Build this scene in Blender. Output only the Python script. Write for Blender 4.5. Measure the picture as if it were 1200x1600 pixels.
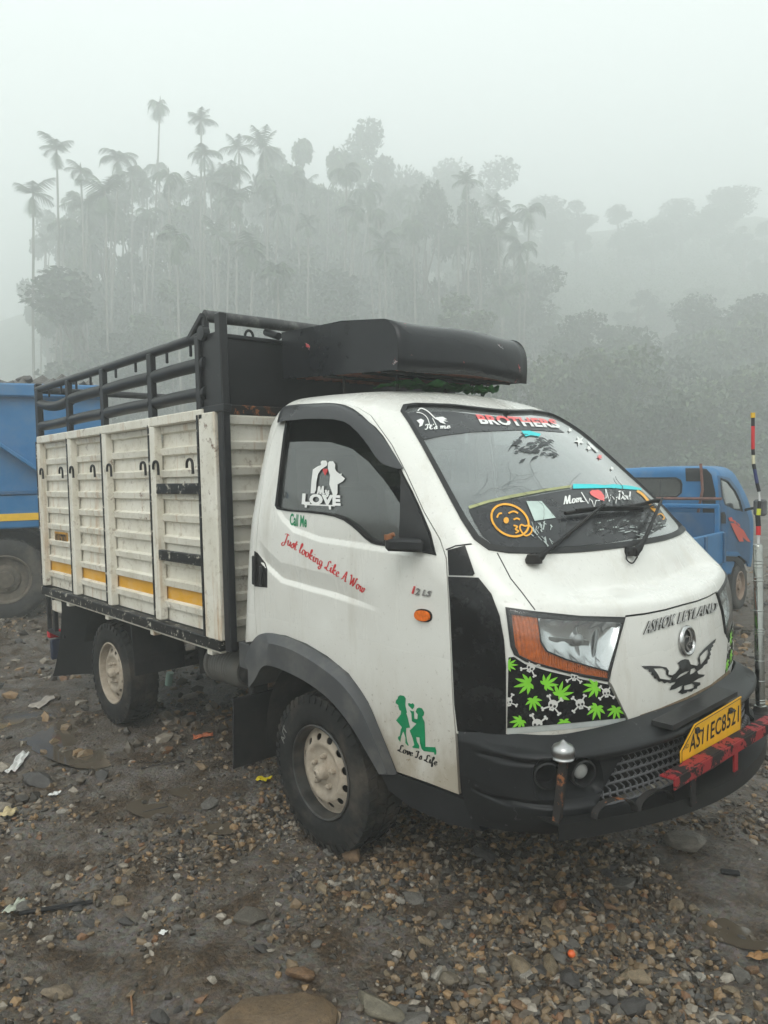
import bpy, bmesh, math, random
import numpy as np
from mathutils import Vector, Matrix
from mathutils.geometry import delaunay_2d_cdt

for o in list(bpy.data.objects):
    bpy.data.objects.remove(o)
SC = bpy.context.scene
COL = SC.collection
RNG = random.Random(7)
NR = np.random.default_rng(11)

# ------------------------------------------------------------------ camera
CAM_C = np.array([2.59482, -2.67477, 1.63843])
CAM_YAW, CAM_PITCH, CAM_ROLL, CAM_F = 2.417948, -0.049935, 0.022167, 1162.28   # focal length in pixels of a 1200x1600 picture

def cam_axes(yaw, pitch, roll):
    f = np.array([math.cos(pitch)*math.cos(yaw), math.cos(pitch)*math.sin(yaw), math.sin(pitch)])
    r = np.cross(f, [0, 0, 1.]); r /= np.linalg.norm(r)
    d = np.cross(f, r)
    c, s = math.cos(roll), math.sin(roll)
    return np.array([c*r+s*d, -s*r+c*d, f])
CAM_R = cam_axes(CAM_YAW, CAM_PITCH, CAM_ROLL)

cam_data = bpy.data.cameras.new('camera')
cam = bpy.data.objects.new('camera', cam_data)
COL.objects.link(cam)
SC.camera = cam
cam_data.sensor_fit = 'VERTICAL'
cam_data.sensor_height = 24.0
cam_data.lens = CAM_F/1600*24.0
cam_data.clip_start = 0.05
cam_data.clip_end = 2000
m = Matrix.Identity(4)
for i in range(3):
    m[i][0] = CAM_R[0][i]; m[i][1] = -CAM_R[1][i]; m[i][2] = -CAM_R[2][i]; m[i][3] = CAM_C[i]
cam.matrix_world = m

# ------------------------------------------------------------------ light
SUN_EL, SUN_AZ = math.radians(46), math.radians(-52)
world = bpy.data.worlds.new('World'); SC.world = world; world.use_nodes = True
wn = world.node_tree.nodes; wl = world.node_tree.links
wn.clear()
w_out = wn.new('ShaderNodeOutputWorld'); w_bg = wn.new('ShaderNodeBackground')
w_sky = wn.new('ShaderNodeTexSky'); w_sky.sky_type = 'NISHITA'; w_sky.sun_disc = False
w_sky.sun_elevation = SUN_EL; w_sky.sun_rotation = math.radians(90) - SUN_AZ
w_sky.air_density = 1.0; w_sky.dust_density = 6.0; w_sky.ozone_density = 1.0
w_mix = wn.new('ShaderNodeMixRGB'); w_mix.inputs['Fac'].default_value = 0.9
w_mix.inputs['Color2'].default_value = (8.3, 8.95, 8.75, 1)      # closed cloud deck: the same pale grey all over
wl.new(w_sky.outputs['Color'], w_mix.inputs['Color1'])
wl.new(w_mix.outputs['Color'], w_bg.inputs['Color'])
w_bg.inputs['Strength'].default_value = 0.1
wl.new(w_bg.outputs['Background'], w_out.inputs['Surface'])

sun_d = bpy.data.lights.new('sun', 'SUN'); sun_d.energy = 1.5; sun_d.angle = math.radians(30); sun_d.color = (1, 0.98, 0.95)
sun = bpy.data.objects.new('sun', sun_d); COL.objects.link(sun)
sv = Vector((math.cos(SUN_EL)*math.cos(SUN_AZ), math.cos(SUN_EL)*math.sin(SUN_AZ), math.sin(SUN_EL)))
sun.rotation_euler = sv.to_track_quat('Z', 'Y').to_euler()
sun.location = (0, 0, 30)

SC.view_settings.view_transform = 'Standard'
SC.view_settings.look = 'None'
SC.view_settings.exposure = 0.74
SC.view_settings.gamma = 1.0
SC.view_settings.use_curve_mapping = False
SC.render.engine = 'CYCLES'
cy = SC.cycles
cy.use_denoising = True
cy.max_bounces = 12; cy.diffuse_bounces = 3; cy.glossy_bounces = 3; cy.transmission_bounces = 6
cy.transparent_max_bounces = 24; cy.volume_bounces = 7
cy.caustics_reflective = False; cy.caustics_refractive = False
cy.sample_clamp_indirect = 4.0
# ------------------------------------------------------------------ pixels of the photograph -> directions and points
def pix_dirs(px):
    px = np.atleast_2d(np.asarray(px, float))
    v = np.stack([(px[:, 0]-600)/CAM_F, (px[:, 1]-800)/CAM_F, np.ones(len(px))], 1) @ CAM_R
    return v
def on_z(px, z=0.0):
    d = pix_dirs([px])[0]; t = (z-CAM_C[2])/d[2]; return CAM_C+t*d
def on_y(px, y):
    d = pix_dirs([px])[0]; t = (y-CAM_C[1])/d[1]; return CAM_C+t*d
def on_x(px, x):
    d = pix_dirs([px])[0]; t = (x-CAM_C[0])/d[0]; return CAM_C+t*d
def at_depth(px, depth):
    return CAM_C + depth*pix_dirs([px])[0]

# ------------------------------------------------------------------ materials
MATS = {}
def nmat(name):
    m = bpy.data.materials.new(name); m.use_nodes = True
    nt = m.node_tree; b = nt.nodes['Principled BSDF']
    return m, nt, b
def setp(b, **kw):
    for k, v in kw.items():
        k = k.replace('_', ' ')
        if k in b.inputs: b.inputs[k].default_value = v
def tex_noise(nt, scale, detail=4, rough=.55, coord=None, vec_scale=None, distort=0.0):
    tc = nt.nodes.new('ShaderNodeTexCoord'); n = nt.nodes.new('ShaderNodeTexNoise')
    n.inputs['Scale'].default_value = scale; n.inputs['Detail'].default_value = detail
    n.inputs['Roughness'].default_value = rough; n.inputs['Distortion'].default_value = distort
    src = tc.outputs[coord or 'Object']
    if vec_scale:
        mp = nt.nodes.new('ShaderNodeMapping'); mp.inputs['Scale'].default_value = vec_scale
        nt.links.new(src, mp.inputs['Vector']); src = mp.outputs['Vector']
    nt.links.new(src, n.inputs['Vector'])
    return n
def ramp(nt, src, stops):
    r = nt.nodes.new('ShaderNodeValToRGB'); e = r.color_ramp.elements
    while len(e) > 1: e.remove(e[-1])
    for i, (p, c) in enumerate(stops):
        el = e[0] if i == 0 else e.new(p)
        el.position = p; el.color = c if len(c) == 4 else (*c, 1)
    nt.links.new(src, r.inputs['Fac']); return r
def mixc(nt, fac, a, b, mode='MIX'):
    m = nt.nodes.new('ShaderNodeMixRGB'); m.blend_type = mode
    for sock, v in (('Fac', fac), ('Color1', a), ('Color2', b)):
        if isinstance(v, (int, float)): m.inputs[sock].default_value = v
        elif isinstance(v, tuple): m.inputs[sock].default_value = (*v, 1) if len(v) == 3 else v
        else: nt.links.new(v, m.inputs[sock])
    return m.outputs['Color']
def math_n(nt, op, a, b=None, clamp=False):
    m = nt.nodes.new('ShaderNodeMath'); m.operation = op; m.use_clamp = clamp
    for i, v in enumerate((a, b)):
        if v is None: continue
        if isinstance(v, (int, float)): m.inputs[i].default_value = v
        else: nt.links.new(v, m.inputs[i])
    return m.outputs['Value']
def bump(nt, b, height, strength=.3, dist=.01):
    n = nt.nodes.new('ShaderNodeBump'); n.inputs['Strength'].default_value = strength; n.inputs['Distance'].default_value = dist
    nt.links.new(height, n.inputs['Height']); nt.links.new(n.outputs['Normal'], b.inputs['Normal']); return n
BW0, BW1 = (0, 0, 0, 1), (1, 1, 1, 1)

def plain(name, col, rough=.5, metal=0., var=.12, scale=14, bumpk=0., dirt=None, dirt_amt=.35, dirt_scale=5, coat=0., spec=.5, streak=False):
    """a principled surface: base colour with slight mottling, optional patches of dirt with a shape of their own"""
    if name in MATS: return MATS[name]
    m, nt, b = nmat(name)
    n1 = tex_noise(nt, scale, 6)
    lo = tuple(max(0, c*(1-var)) for c in col); hi = tuple(min(1, c*(1+var)) for c in col)
    c = ramp(nt, n1.outputs['Fac'], [(.3, lo), (.7, hi)]).outputs['Color']
    if dirt:
        n2 = tex_noise(nt, dirt_scale, 8, .68, vec_scale=(1, 1, .18) if streak else None)
        f = ramp(nt, n2.outputs['Fac'], [(.47, (0, 0, 0)), (.72, (dirt_amt,)*3)]).outputs['Color']
        c = mixc(nt, f, c, dirt)
        r = mixc(nt, f, (rough,)*3, (.85,)*3)
        nt.links.new(r, b.inputs['Roughness'])
    else:
        r = ramp(nt, n1.outputs['Fac'], [(.3, (max(0.02, rough-.06),)*3), (.7, (min(1, rough+.06),)*3)]).outputs['Color']
        nt.links.new(r, b.inputs['Roughness'])
    nt.links.new(c, b.inputs['Base Color'])
    setp(b, Metallic=metal, Coat_Weight=coat, Specular_IOR_Level=spec)
    if bumpk:
        n3 = tex_noise(nt, scale*6, 3); bump(nt, b, n3.outputs['Fac'], bumpk, .004)
    MATS[name] = m; return m

def chipped(name, col, under, rough=.45, amt=.55, scale=9, metal=0., rust=None, under2=None, spec=.28):
    """paint that has flaked off in patches to show another colour"""
    if name in MATS: return MATS[name]
    m, nt, b = nmat(name)
    n0 = tex_noise(nt, 16, 5)
    base = ramp(nt, n0.outputs['Fac'], [(.3, tuple(c*.85 for c in col)), (.7, tuple(min(1, c*1.12) for c in col))]).outputs['Color']
    n1 = tex_noise(nt, scale, 9, .72, distort=.4)
    f = ramp(nt, n1.outputs['Fac'], [(amt, BW0), (amt+.025, BW1)]).outputs['Color']
    u = under
    if under2:
        n3 = tex_noise(nt, scale*1.7, 5)
        u = ramp(nt, n3.outputs['Fac'], [(.45, under), (.56, under2)]).outputs['Color']
    c = mixc(nt, f, base, u)
    if rust:
        n2 = tex_noise(nt, 4.5, 9, .75, vec_scale=(1, 1, .25))
        fr = ramp(nt, n2.outputs['Fac'], [(.55, BW0), (.78, (.8, .8, .8, 1))]).outputs['Color']
        c = mixc(nt, fr, c, rust)
    nt.links.new(c, b.inputs['Base Color'])
    setp(b, Metallic=metal, Specular_IOR_Level=spec)
    r = mixc(nt, f, (rough,)*3, (.75,)*3); nt.links.new(r, b.inputs['Roughness'])
    bump(nt, b, f, .25, .003)
    MATS[name] = m; return m

# ------------------------------------------------------------------ objects
def link(o, parent=None):
    COL.objects.link(o)
    if parent is not None: o.parent = parent
    return o
def tag(o, label=None, cat=None, group=None, kind=None):
    if label: o['label'] = label
    if cat: o['category'] = cat
    if group: o['group'] = group
    if kind: o['kind'] = kind
    return o
def empty(name, loc=(0, 0, 0), rz=0., parent=None):
    o = bpy.data.objects.new(name, None); o.empty_display_size = .2
    o.location = loc; o.rotation_euler = (0, 0, rz)
    return link(o, parent)
def raw_mesh(name, V, Fc, mat=None, parent=None, smooth=40, mats=None, midx=None):
    me = bpy.data.meshes.new(name)
    me.from_pydata([tuple(map(float, v)) for v in V], [], [tuple(map(int, f)) for f in Fc])
    if mats:
        for mm in mats: me.materials.append(mm)
        if midx is not None: me.polygons.foreach_set('material_index', np.asarray(midx, np.int32))
    elif mat: me.materials.append(mat)
    if smooth:
        me.polygons.foreach_set('use_smooth', [True]*len(me.polygons))
        if smooth < 180: me.set_sharp_from_angle(angle=math.radians(smooth))
    me.update()
    o = bpy.data.objects.new(name, me)
    return link(o, parent)
def instance(src, parent=None, loc=(0, 0, 0), rot=(0, 0, 0), scale=(1, 1, 1), name=None):
    o = bpy.data.objects.new(name or src.name.split('.')[0], src.data)
    o.location = loc; o.rotation_euler = rot; o.scale = scale
    return link(o, parent)
def copy_tree(o, parent=None):
    c = o.copy(); COL.objects.link(c)
    if parent is not None: c.parent = parent
    for ch in [x for x in o.children]: copy_tree(ch, c)
    return c

class MB:
    """collects simple solids; build() links them as one mesh"""
    def __init__(s): s.V = []; s.F = []; s.n = 0; s.M = []
    def add(s, V, F, mi=0, M=None):
        V = np.asarray(V, float)
        if M is not None: V = V @ np.array(M)[:3, :3].T + np.array(M)[:3, 3]
        s.V.append(V); s.F += [tuple(i+s.n for i in f) for f in F]; s.M += [mi]*len(F); s.n += len(V); return s
    def box(s, c, size, bev=.004, rot=None, mi=0):
        hx, hy, hz = [x/2 for x in size]; b = min(bev, hx*.45, hy*.45, hz*.45)
        V = []; idx = {}
        for sx in (-1, 1):
            for sy in (-1, 1):
                for sz in (-1, 1):
                    for a in range(3):
                        p = [sx*(hx-b), sy*(hy-b), sz*(hz-b)]; p[a] = (sx*hx, sy*hy, sz*hz)[a]
                        idx[(sx, sy, sz, a)] = len(V); V.append(p)
        F = []
        for a in range(3):
            u, w = [(1, 2), (2, 0), (0, 1)][a]
            for sg in (-1, 1):
                q = []
                for su, sw in ((-1, -1), (1, -1), (1, 1), (-1, 1)):
                    k = [0, 0, 0]; k[a] = sg; k[u] = su; k[w] = sw; q.append(idx[(*k, a)])
                F.append(q if sg > 0 else q[::-1])
        for a in range(3):
            u, w = [(1, 2), (2, 0), (0, 1)][a]
            for su in (-1, 1):
                for sw in (-1, 1):
                    def key(sa, f):
                        k = [0, 0, 0]; k[a] = sa; k[u] = su; k[w] = sw; return idx[(*k, f)]
                    q = [key(-1, u), key(1, u), key(1, w), key(-1, w)]
                    F.append(q if su*sw > 0 else q[::-1])
        for sx in (-1, 1):
            for sy in (-1, 1):
                for sz in (-1, 1):
                    q = [idx[(sx, sy, sz, a)] for a in range(3)]
                    F.append(q if sx*sy*sz > 0 else q[::-1])
        V = np.array(V)
        if rot is not None: V = V @ np.array(rot.to_3x3() if hasattr(rot, 'to_3x3') else rot).T
        return s.add(V+np.array(c), F, mi)
    def bar(s, p, q, w, h, bev=.003, up=(0, 0, 1), mi=0):
        p = Vector(p); q = Vector(q); d = q-p; L = d.length; x = d.normalized()
        y = Vector(up).cross(x)
        if y.length < 1e-4: y = Vector((0, 1, 0))
        y.normalize(); z = x.cross(y)
        R = Matrix((x, y, z)).transposed()
        return s.box((p+q)/2, (L, w, h), bev, R, mi)
    def tube(s, pts, r, n=12, cap=True, mi=0, closed=False):
        P = [Vector(p) for p in pts]; m = len(P)
        rr = r if hasattr(r, '__len__') else [r]*m
        V = []; prev = None
        for i in range(m):
            if closed: t = (P[(i+1) % m]-P[i-1]).normalized()
            else: t = (P[min(i+1, m-1)]-P[max(i-1, 0)]).normalized()
            if prev is None:
                a = Vector((0, 0, 1)) if abs(t.z) < .9 else Vector((1, 0, 0))
                u = (a-t*a.dot(t)).normalized()
            else:
                u = prev-t*prev.dot(t)
                u = u.normalized() if u.length > 1e-6 else t.orthogonal().normalized()
            prev = u; w = t.cross(u)
            for k in range(n):
                an = 2*math.pi*k/n; V.append(P[i]+(u*math.cos(an)+w*math.sin(an))*rr[i])
        F = []
        for i in range(m if closed else m-1):
            j = (i+1) % m
            for k in range(n):
                F.append((i*n+k, i*n+(k+1) % n, j*n+(k+1) % n, j*n+k))
        if cap and not closed:
            F.append(tuple(range(n))[::-1]); F.append(tuple((m-1)*n+k for k in range(n)))
        return s.add([tuple(v) for v in V], F, mi)
    def cyl(s, p, q, r, n=20, mi=0): return s.tube([p, q], r, n, True, mi)
    def lathe(s, prof, axis='y', n=40, c=(0, 0, 0), mi=0, closed=False):
        """prof: list of (radius, along)"""
        V = []
        for (r, a) in prof:
            for k in range(n):
                t = 2*math.pi*k/n; x, z = r*math.cos(t), r*math.sin(t)
                V.append((x, a, z) if axis == 'y' else ((a, x, z) if axis == 'x' else (x, z, a)))
        F = []; m = len(prof)
        for i in range(m if closed else m-1):
            j = (i+1) % m
            for k in range(n):
                q = (i*n+k, i*n+(k+1) % n, j*n+(k+1) % n, j*n+k)
                F.append(q if axis != 'y' else q[::-1])
        return s.add(np.array(V)+np.array(c), F, mi)
    def prism(s, poly, a0, a1, plane='xz', mi=0):
        """extrude a closed 2-D outline; plane names the two axes of the outline"""
        n = len(poly); ax = {'x': 0, 'y': 1, 'z': 2}; i0, i1 = ax[plane[0]], ax[plane[1]]; k = 3-i0-i1
        V = []
        for a in (a0, a1):
            for p in poly:
                v = [0, 0, 0]; v[i0] = p[0]; v[i1] = p[1]; v[k] = a; V.append(v)
        F = [tuple(range(n)), tuple(range(2*n-1, n-1, -1))]
        F += [(i, n+i, n+(i+1) % n, (i+1) % n) for i in range(n)]
        return s.add(V, F, mi)
    def build(s, name, mat=None, parent=None, smooth=40, mats=None, fix=False):
        V = np.concatenate(s.V) if s.V else np.zeros((0, 3))
        o = raw_mesh(name, V, s.F, mat, parent, smooth, mats, s.M if mats else None)
        if fix:
            bm = bmesh.new(); bm.from_mesh(o.data); bmesh.ops.recalc_face_normals(bm, faces=bm.faces[:]); bm.to_mesh(o.data); bm.free()
        return o

# ------------------------------------------------------------------ smooth curved body surfaces
def smax(a, b, k):
    h = np.maximum(k-np.abs(a-b), 0)/k
    return np.maximum(a, b)+h*h*k*.25
def pchip(xs, ys):
    xs = np.array(xs, float); ys = np.array(ys, float); h = np.diff(xs); d = np.diff(ys)/h
    mm = np.zeros(len(xs)); mm[0] = d[0]; mm[-1] = d[-1]
    for i in range(1, len(xs)-1):
        mm[i] = 0 if d[i-1]*d[i] <= 0 else 2*d[i-1]*d[i]/(d[i-1]+d[i])
    def f(x):
        x = np.asarray(x, float); xc = np.clip(x, xs[0], xs[-1]); i = np.clip(np.searchsorted(xs, xc)-1, 0, len(h)-1)
        t = (xc-xs[i])/h[i]
        y = (2*t**3-3*t*t+1)*ys[i]+(t**3-2*t*t+t)*h[i]*mm[i]+(-2*t**3+3*t*t)*ys[i+1]+(t**3-t*t)*h[i]*mm[i+1]
        return y+np.where(x < xs[0], (x-xs[0])*mm[0], 0)+np.where(x > xs[-1], (x-xs[-1])*mm[-1], 0)
    return f

class Surf:
    """closed smooth body given by fn(P) < 0 inside; mapped flat by directions seen from an inner centre"""
    def __init__(s, fn, centre): s.fn = fn; s.c = np.array(centre, float)
    def march(s, o, d, t0=.6, t1=16.):
        n = len(d); d = d/np.linalg.norm(d, axis=1)[:, None]; t = np.full(n, t0); 
        for _ in range(110):
            v = s.fn(o+t[:, None]*d); t = t+np.clip(v, -.2, .5)*.75
            t = np.minimum(t, t1)
        return o+t[:, None]*d
    def hit(s, px):
        px = np.atleast_2d(np.asarray(px, float)).copy(); P = s.march(CAM_C, pix_dirs(px))
        for k in range(16):                                    # points traced just past the edge slide back onto the body
            bad = np.abs(s.fn(P)) > .003
            if not bad.any(): break
            v = np.array([880., 770.])-px[bad]; px[bad] += v/np.linalg.norm(v, axis=1)[:, None]*4.; P[bad] = s.march(CAM_C, pix_dirs(px[bad]))
        return P
    def uv(s, P):
        d = np.atleast_2d(P)-s.c; d = d/np.linalg.norm(d, axis=1)[:, None]
        a = np.arccos(np.clip(d[:, 0], -1, 1)); r = np.hypot(d[:, 1], d[:, 2])+1e-12
        return np.stack([a*d[:, 1]/r, a*d[:, 2]/r], 1)
    def dirs(s, uv):
        uv = np.atleast_2d(uv); a = np.hypot(uv[:, 0], uv[:, 1])+1e-12
        return np.stack([np.cos(a), np.sin(a)*uv[:, 0]/a, np.sin(a)*uv[:, 1]/a], 1)
    def at(s, uv):
        d = s.dirs(uv); lo = np.full(len(d), .02); hi = np.full(len(d), 3.)
        for _ in range(40):
            mid = (lo+hi)/2; v = s.fn(s.c+mid[:, None]*d); ins = v < 0
            lo = np.where(ins, mid, lo); hi = np.where(ins, hi, mid)
        return s.c+lo[:, None]*d
    def nrm(s, P):
        e = 2e-3; g = np.stack([s.fn(P+np.eye(3)[i]*e)-s.fn(P-np.eye(3)[i]*e) for i in range(3)], 1)
        return g/np.linalg.norm(g, axis=1)[:, None]

def densify(P, step, closed=True):
    P = np.asarray(P, float); out = []
    n = len(P)
    for i in range(n if closed else n-1):
        a, b = P[i], P[(i+1) % n]; k = max(1, int(math.ceil(np.linalg.norm(b-a)/step)))
        out += [a+(b-a)*j/k for j in range(k)]
    if not closed: out.append(P[-1])
    return np.array(out)
def round_poly(P, it=2, closed=True, keep=()):
    """Chaikin corner cutting; indices in keep stay sharp"""
    P = [np.array(p, float) for p in P]; K = [i in keep for i in range(len(P))]
    for _ in range(it):
        Q = []; KK = []; n = len(P)
        for i in range(n):
            if K[i] or (not closed and i in (0, n-1)): Q.append(P[i]); KK.append(True); continue
            Q.append(P[i]*.75+P[i-1]*.25); KK.append(False)
            Q.append(P[i]*.75+P[(i+1) % n]*.25); KK.append(False)
        P, K = Q, KK
    return np.array(P)
def in_poly(pts, poly):
    x, y = pts[:, 0], pts[:, 1]; c = np.zeros(len(pts), bool); n = len(poly); j = n-1
    for i in range(n):
        xi, yi = poly[i]; xj, yj = poly[j]
        if yi != yj:
            cond = ((yi > y) != (yj > y)) & (x < (xj-xi)*(y-yi)/(yj-yi)+xi); c ^= cond
        j = i
    return c
def poly_dist(pts, poly, closed=True):
    best = np.full(len(pts), 1e9); n = len(poly)
    for i in range(n if closed else n-1):
        a = poly[i]; b = poly[(i+1) % n]; ab = b-a; L = ab@ab+1e-15
        t = np.clip(((pts-a)@ab)/L, 0, 1); best = np.minimum(best, np.linalg.norm(pts-(a+t[:, None]*ab), axis=1))
    return best
def inset(poly, d):
    """shrink a closed outline by d"""
    P = np.asarray(poly, float); n = len(P)
    area = .5*np.sum(P[:, 0]*np.roll(P[:, 1], -1)-np.roll(P[:, 0], -1)*P[:, 1])
    sg = 1 if area > 0 else -1
    e1 = P-np.roll(P, 1, 0); e2 = np.roll(P, -1, 0)-P
    def nn(e):
        l = np.linalg.norm(e, axis=1)[:, None]+1e-12; e = e/l
        return np.stack([-e[:, 1], e[:, 0]], 1)*sg
    a, b = nn(e1), nn(e2); m = a+b; L = np.sum(m*m, 1)[:, None]
    return P+2*m/np.maximum(L, .6)*d
def cdt_fill(outline, holes=(), step=.02):
    """triangulate a 2-D region with inner points every step"""
    loops = [np.asarray(outline)]+[np.asarray(h) for h in holes]
    V = []; E = []
    for L in loops:
        k = len(V); n = len(L); V += [tuple(p) for p in L]; E += [(k+i, k+(i+1) % n) for i in range(n)]
    lo = loops[0].min(0); hi = loops[0].max(0)
    if step:
        gx = np.arange(lo[0], hi[0]+step, step); gy = np.arange(lo[1], hi[1]+step*.866, step*.866)
        G = np.array([(x+(step*.5 if j % 2 else 0), y) for j, y in enumerate(gy) for x in gx])
        ok = in_poly(G, loops[0])
        for h in loops[1:]: ok &= ~in_poly(G, h)
        G = G[ok]
        if len(G):
            ok = np.ones(len(G), bool)
            for L in loops: ok &= poly_dist(G, L) > step*.45
            G = G[ok]; V += [tuple(p) for p in G]
    r = delaunay_2d_cdt([Vector(v) for v in V], E, [], 0, 1e-7)
    P = np.array([(v.x, v.y) for v in r[0]]); T = np.array([f for f in r[2]])
    cen = P[T].mean(1); ok = in_poly(cen, loops[0])
    for h in loops[1:]: ok &= ~in_poly(cen, h)
    T = T[ok]
    a = P[T]; ar = (a[:, 1, 0]-a[:, 0, 0])*(a[:, 2, 1]-a[:, 0, 1])-(a[:, 2, 0]-a[:, 0, 0])*(a[:, 1, 1]-a[:, 0, 1])
    T[ar < 0] = T[ar < 0][:, ::-1]
    return P, T
def shell_mesh(name, P3, N3, T, mat, parent, thick, inner_mat=None):
    """sheet with thickness and its own smooth normals"""
    n = len(P3); V = np.concatenate([P3, P3-N3*thick]) if thick else P3
    F = [tuple(t) for t in T]; nt = len(F); mi = [0]*nt
    loopn = [N3[i] for t in T for i in t]
    if thick:
        F += [tuple(n+i for i in t[::-1]) for t in T]; mi += [1 if inner_mat else 0]*nt
        loopn += [-N3[i] for t in T for i in t[::-1]]
        cnt = {}
        for t in T:
            for a, b in ((t[0], t[1]), (t[1], t[2]), (t[2], t[0])): cnt[(a, b)] = 1
        for (a, b) in cnt:
            if (b, a) not in cnt:
                F.append((b, a, n+a, n+b)); mi.append(0)
                fn = np.cross(V[a]-V[b], V[n+a]-V[b]); fn = fn/(np.linalg.norm(fn)+1e-12); loopn += [fn]*4
    o = raw_mesh(name, V, F, None, parent, 180, [mat]+([inner_mat] if inner_mat else []), mi)
    o.data.normals_split_custom_set([tuple(map(float, v)) for v in loopn])
    return o
def panel_uv(name, S, outline, holes, mat, parent, off=0., thick=.012, step=.025, inner_mat=None, push=None):
    P, T = cdt_fill(outline, holes, step)
    P3 = S.at(P); N3 = S.nrm(P3)
    # u to the left, v up, seen from outside is mirrored: outward faces need the other winding when cross points inwards
    t = T[len(T)//2]; fn = np.cross(P3[t[1]]-P3[t[0]], P3[t[2]]-P3[t[0]])
    if fn @ N3[t[0]] < 0: T = T[:, ::-1]
    if push is not None: P3 = P3+N3*push(P3)[:, None]
    return shell_mesh(name, P3+N3*off, N3, T, mat, parent, thick, inner_mat)
def px_uv(S, px, rnd=0, keep=(), step=6):
    p = np.asarray(px, float)
    if rnd: p = round_poly(p, rnd, True, keep)
    p = densify(p, step); return S.uv(S.hit(p))
def panel_px(name, S, px, mat, parent, off=0., thick=.012, step=.025, rnd=0, keep=(), holes=(), pstep=6, inner_mat=None, mirror=False):
    u = px_uv(S, px, rnd, keep, pstep)
    hs = [px_uv(S, h, 0, (), pstep) for h in holes]
    if mirror: u = u*[-1, 1]; hs = [h*[-1, 1] for h in hs]
    return panel_uv(name, S, u, hs, mat, parent, off, thick, step, inner_mat)

def strokes_px(name, S, strokes, mat, parent, off=.002, thick=.0006):
    """ribbons laid on a surface: list of (points in pixels, width or widths in pixels)"""
    V = []; F = []
    for pts, w in strokes:
        p = np.asarray(pts, float); n = len(p)
        ww = np.asarray(w, float) if hasattr(w, '__len__') else np.full(n, float(w))
        t = np.gradient(p, axis=0); t = t/(np.linalg.norm(t, axis=1)[:, None]+1e-9); nn = np.stack([-t[:, 1], t[:, 0]], 1)
        k = len(V); V += list(p+nn*ww[:, None]/2)+list(p-nn*ww[:, None]/2)
        F += [(k+i, k+i+1, k+n+i+1, k+n+i) for i in range(n-1)]
    P3 = S.hit(np.array(V)); N3 = S.nrm(P3)
    return raw_mesh(name, P3+N3*off, F, mat, parent, 0)
def smooth_path(pts, n=6):
    p = [np.array(q, float) for q in pts]
    if len(p) < 3: return densify(np.array(p), 3, False)
    out = []
    for i in range(len(p)-1):
        p0 = p[max(i-1, 0)]; p1 = p[i]; p2 = p[i+1]; p3 = p[min(i+2, len(p)-1)]
        for j in range(n):
            t = j/n
            out.append(.5*((2*p1)+(-p0+p2)*t+(2*p0-5*p1+4*p2-p3)*t*t+(-p0+3*p1-3*p2+p3)*t**3))
    out.append(p[-1]); return np.array(out)
def text_flat(txt, shear=0., bold=0., space=1.0):
    """outline letters as a flat mesh in a unit box: returns V (0..w, 0..1) and faces"""
    cu = bpy.data.curves.new('txt', 'FONT'); cu.body = txt; cu.shear = shear; cu.offset = bold; cu.resolution_u = 3; cu.space_character = space
    o = bpy.data.objects.new('txt', cu); COL.objects.link(o)
    dg = bpy.context.evaluated_depsgraph_get(); me = o.evaluated_get(dg).to_mesh()
    V = np.array([v.co[:2] for v in me.vertices]); F = [tuple(p.vertices) for p in me.polygons]
    o.evaluated_get(dg).to_mesh_clear()
    bpy.data.objects.remove(o); bpy.data.curves.remove(cu)
    lo = V.min(0); hi = V.max(0)
    return (V-lo)/(hi-lo), F
def quad_map(V, q):
    """unit square -> quad given as lower-left, lower-right, upper-right, upper-left"""
    q = np.asarray(q, float); u = V[:, :1]; v = V[:, 1:]
    return q[0]*(1-u)*(1-v)+q[1]*u*(1-v)+q[2]*u*v+q[3]*(1-u)*v
def text_px(name, S, txt, q, mat, parent, off=.002, shear=0., bold=0., space=1., thick=0.):
    V, F = text_flat(txt, shear, bold, space)
    P3 = S.hit(quad_map(V, q)); N3 = S.nrm(P3)
    o = raw_mesh(name, P3+N3*off, F, mat, parent, 0)
    if thick:
        md = o.modifiers.new('s', 'SOLIDIFY'); md.thickness = thick; md.offset = 0
    return o
# ================================================================== ground and hillside
_perm = np.random.default_rng(3).permutation(512)
_grad = np.random.default_rng(4).uniform(0, 2*math.pi, 512)
def noise2(x, y):
    xi = np.floor(x).astype(int); yi = np.floor(y).astype(int); xf = x-xi; yf = y-yi
    def g(ix, iy):
        h = _perm[(_perm[ix & 511]+iy) & 511]; a = _grad[h]
        return np.cos(a)*(x-ix)+np.sin(a)*(y-iy)
    u = xf*xf*xf*(xf*(xf*6-15)+10); v = yf*yf*yf*(yf*(yf*6-15)+10)
    a = g(xi, yi)+(g(xi+1, yi)-g(xi, yi))*u; b = g(xi, yi+1)+(g(xi+1, yi+1)-g(xi, yi+1))*u
    return a+(b-a)*v
def fbm(x, y, o=4, l=2.1, g=.5):
    s = 0; a = 1.
    for _ in range(o): s = s+a*noise2(x, y); x = x*l+17.3; y = y*l+5.1; a *= g
    return s
FWD = np.array([math.cos(CAM_YAW), math.sin(CAM_YAW)]); LFT = np.array([-FWD[1], FWD[0]])
def df(x, y):
    dx = x-CAM_C[0]; dy = y-CAM_C[1]; return dx*FWD[0]+dy*FWD[1], dx*LFT[0]+dy*LFT[1]
KEEP_FLAT = [(0, -.7), (0, .7), (-2.35, -.7), (-2.35, .7)]
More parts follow.
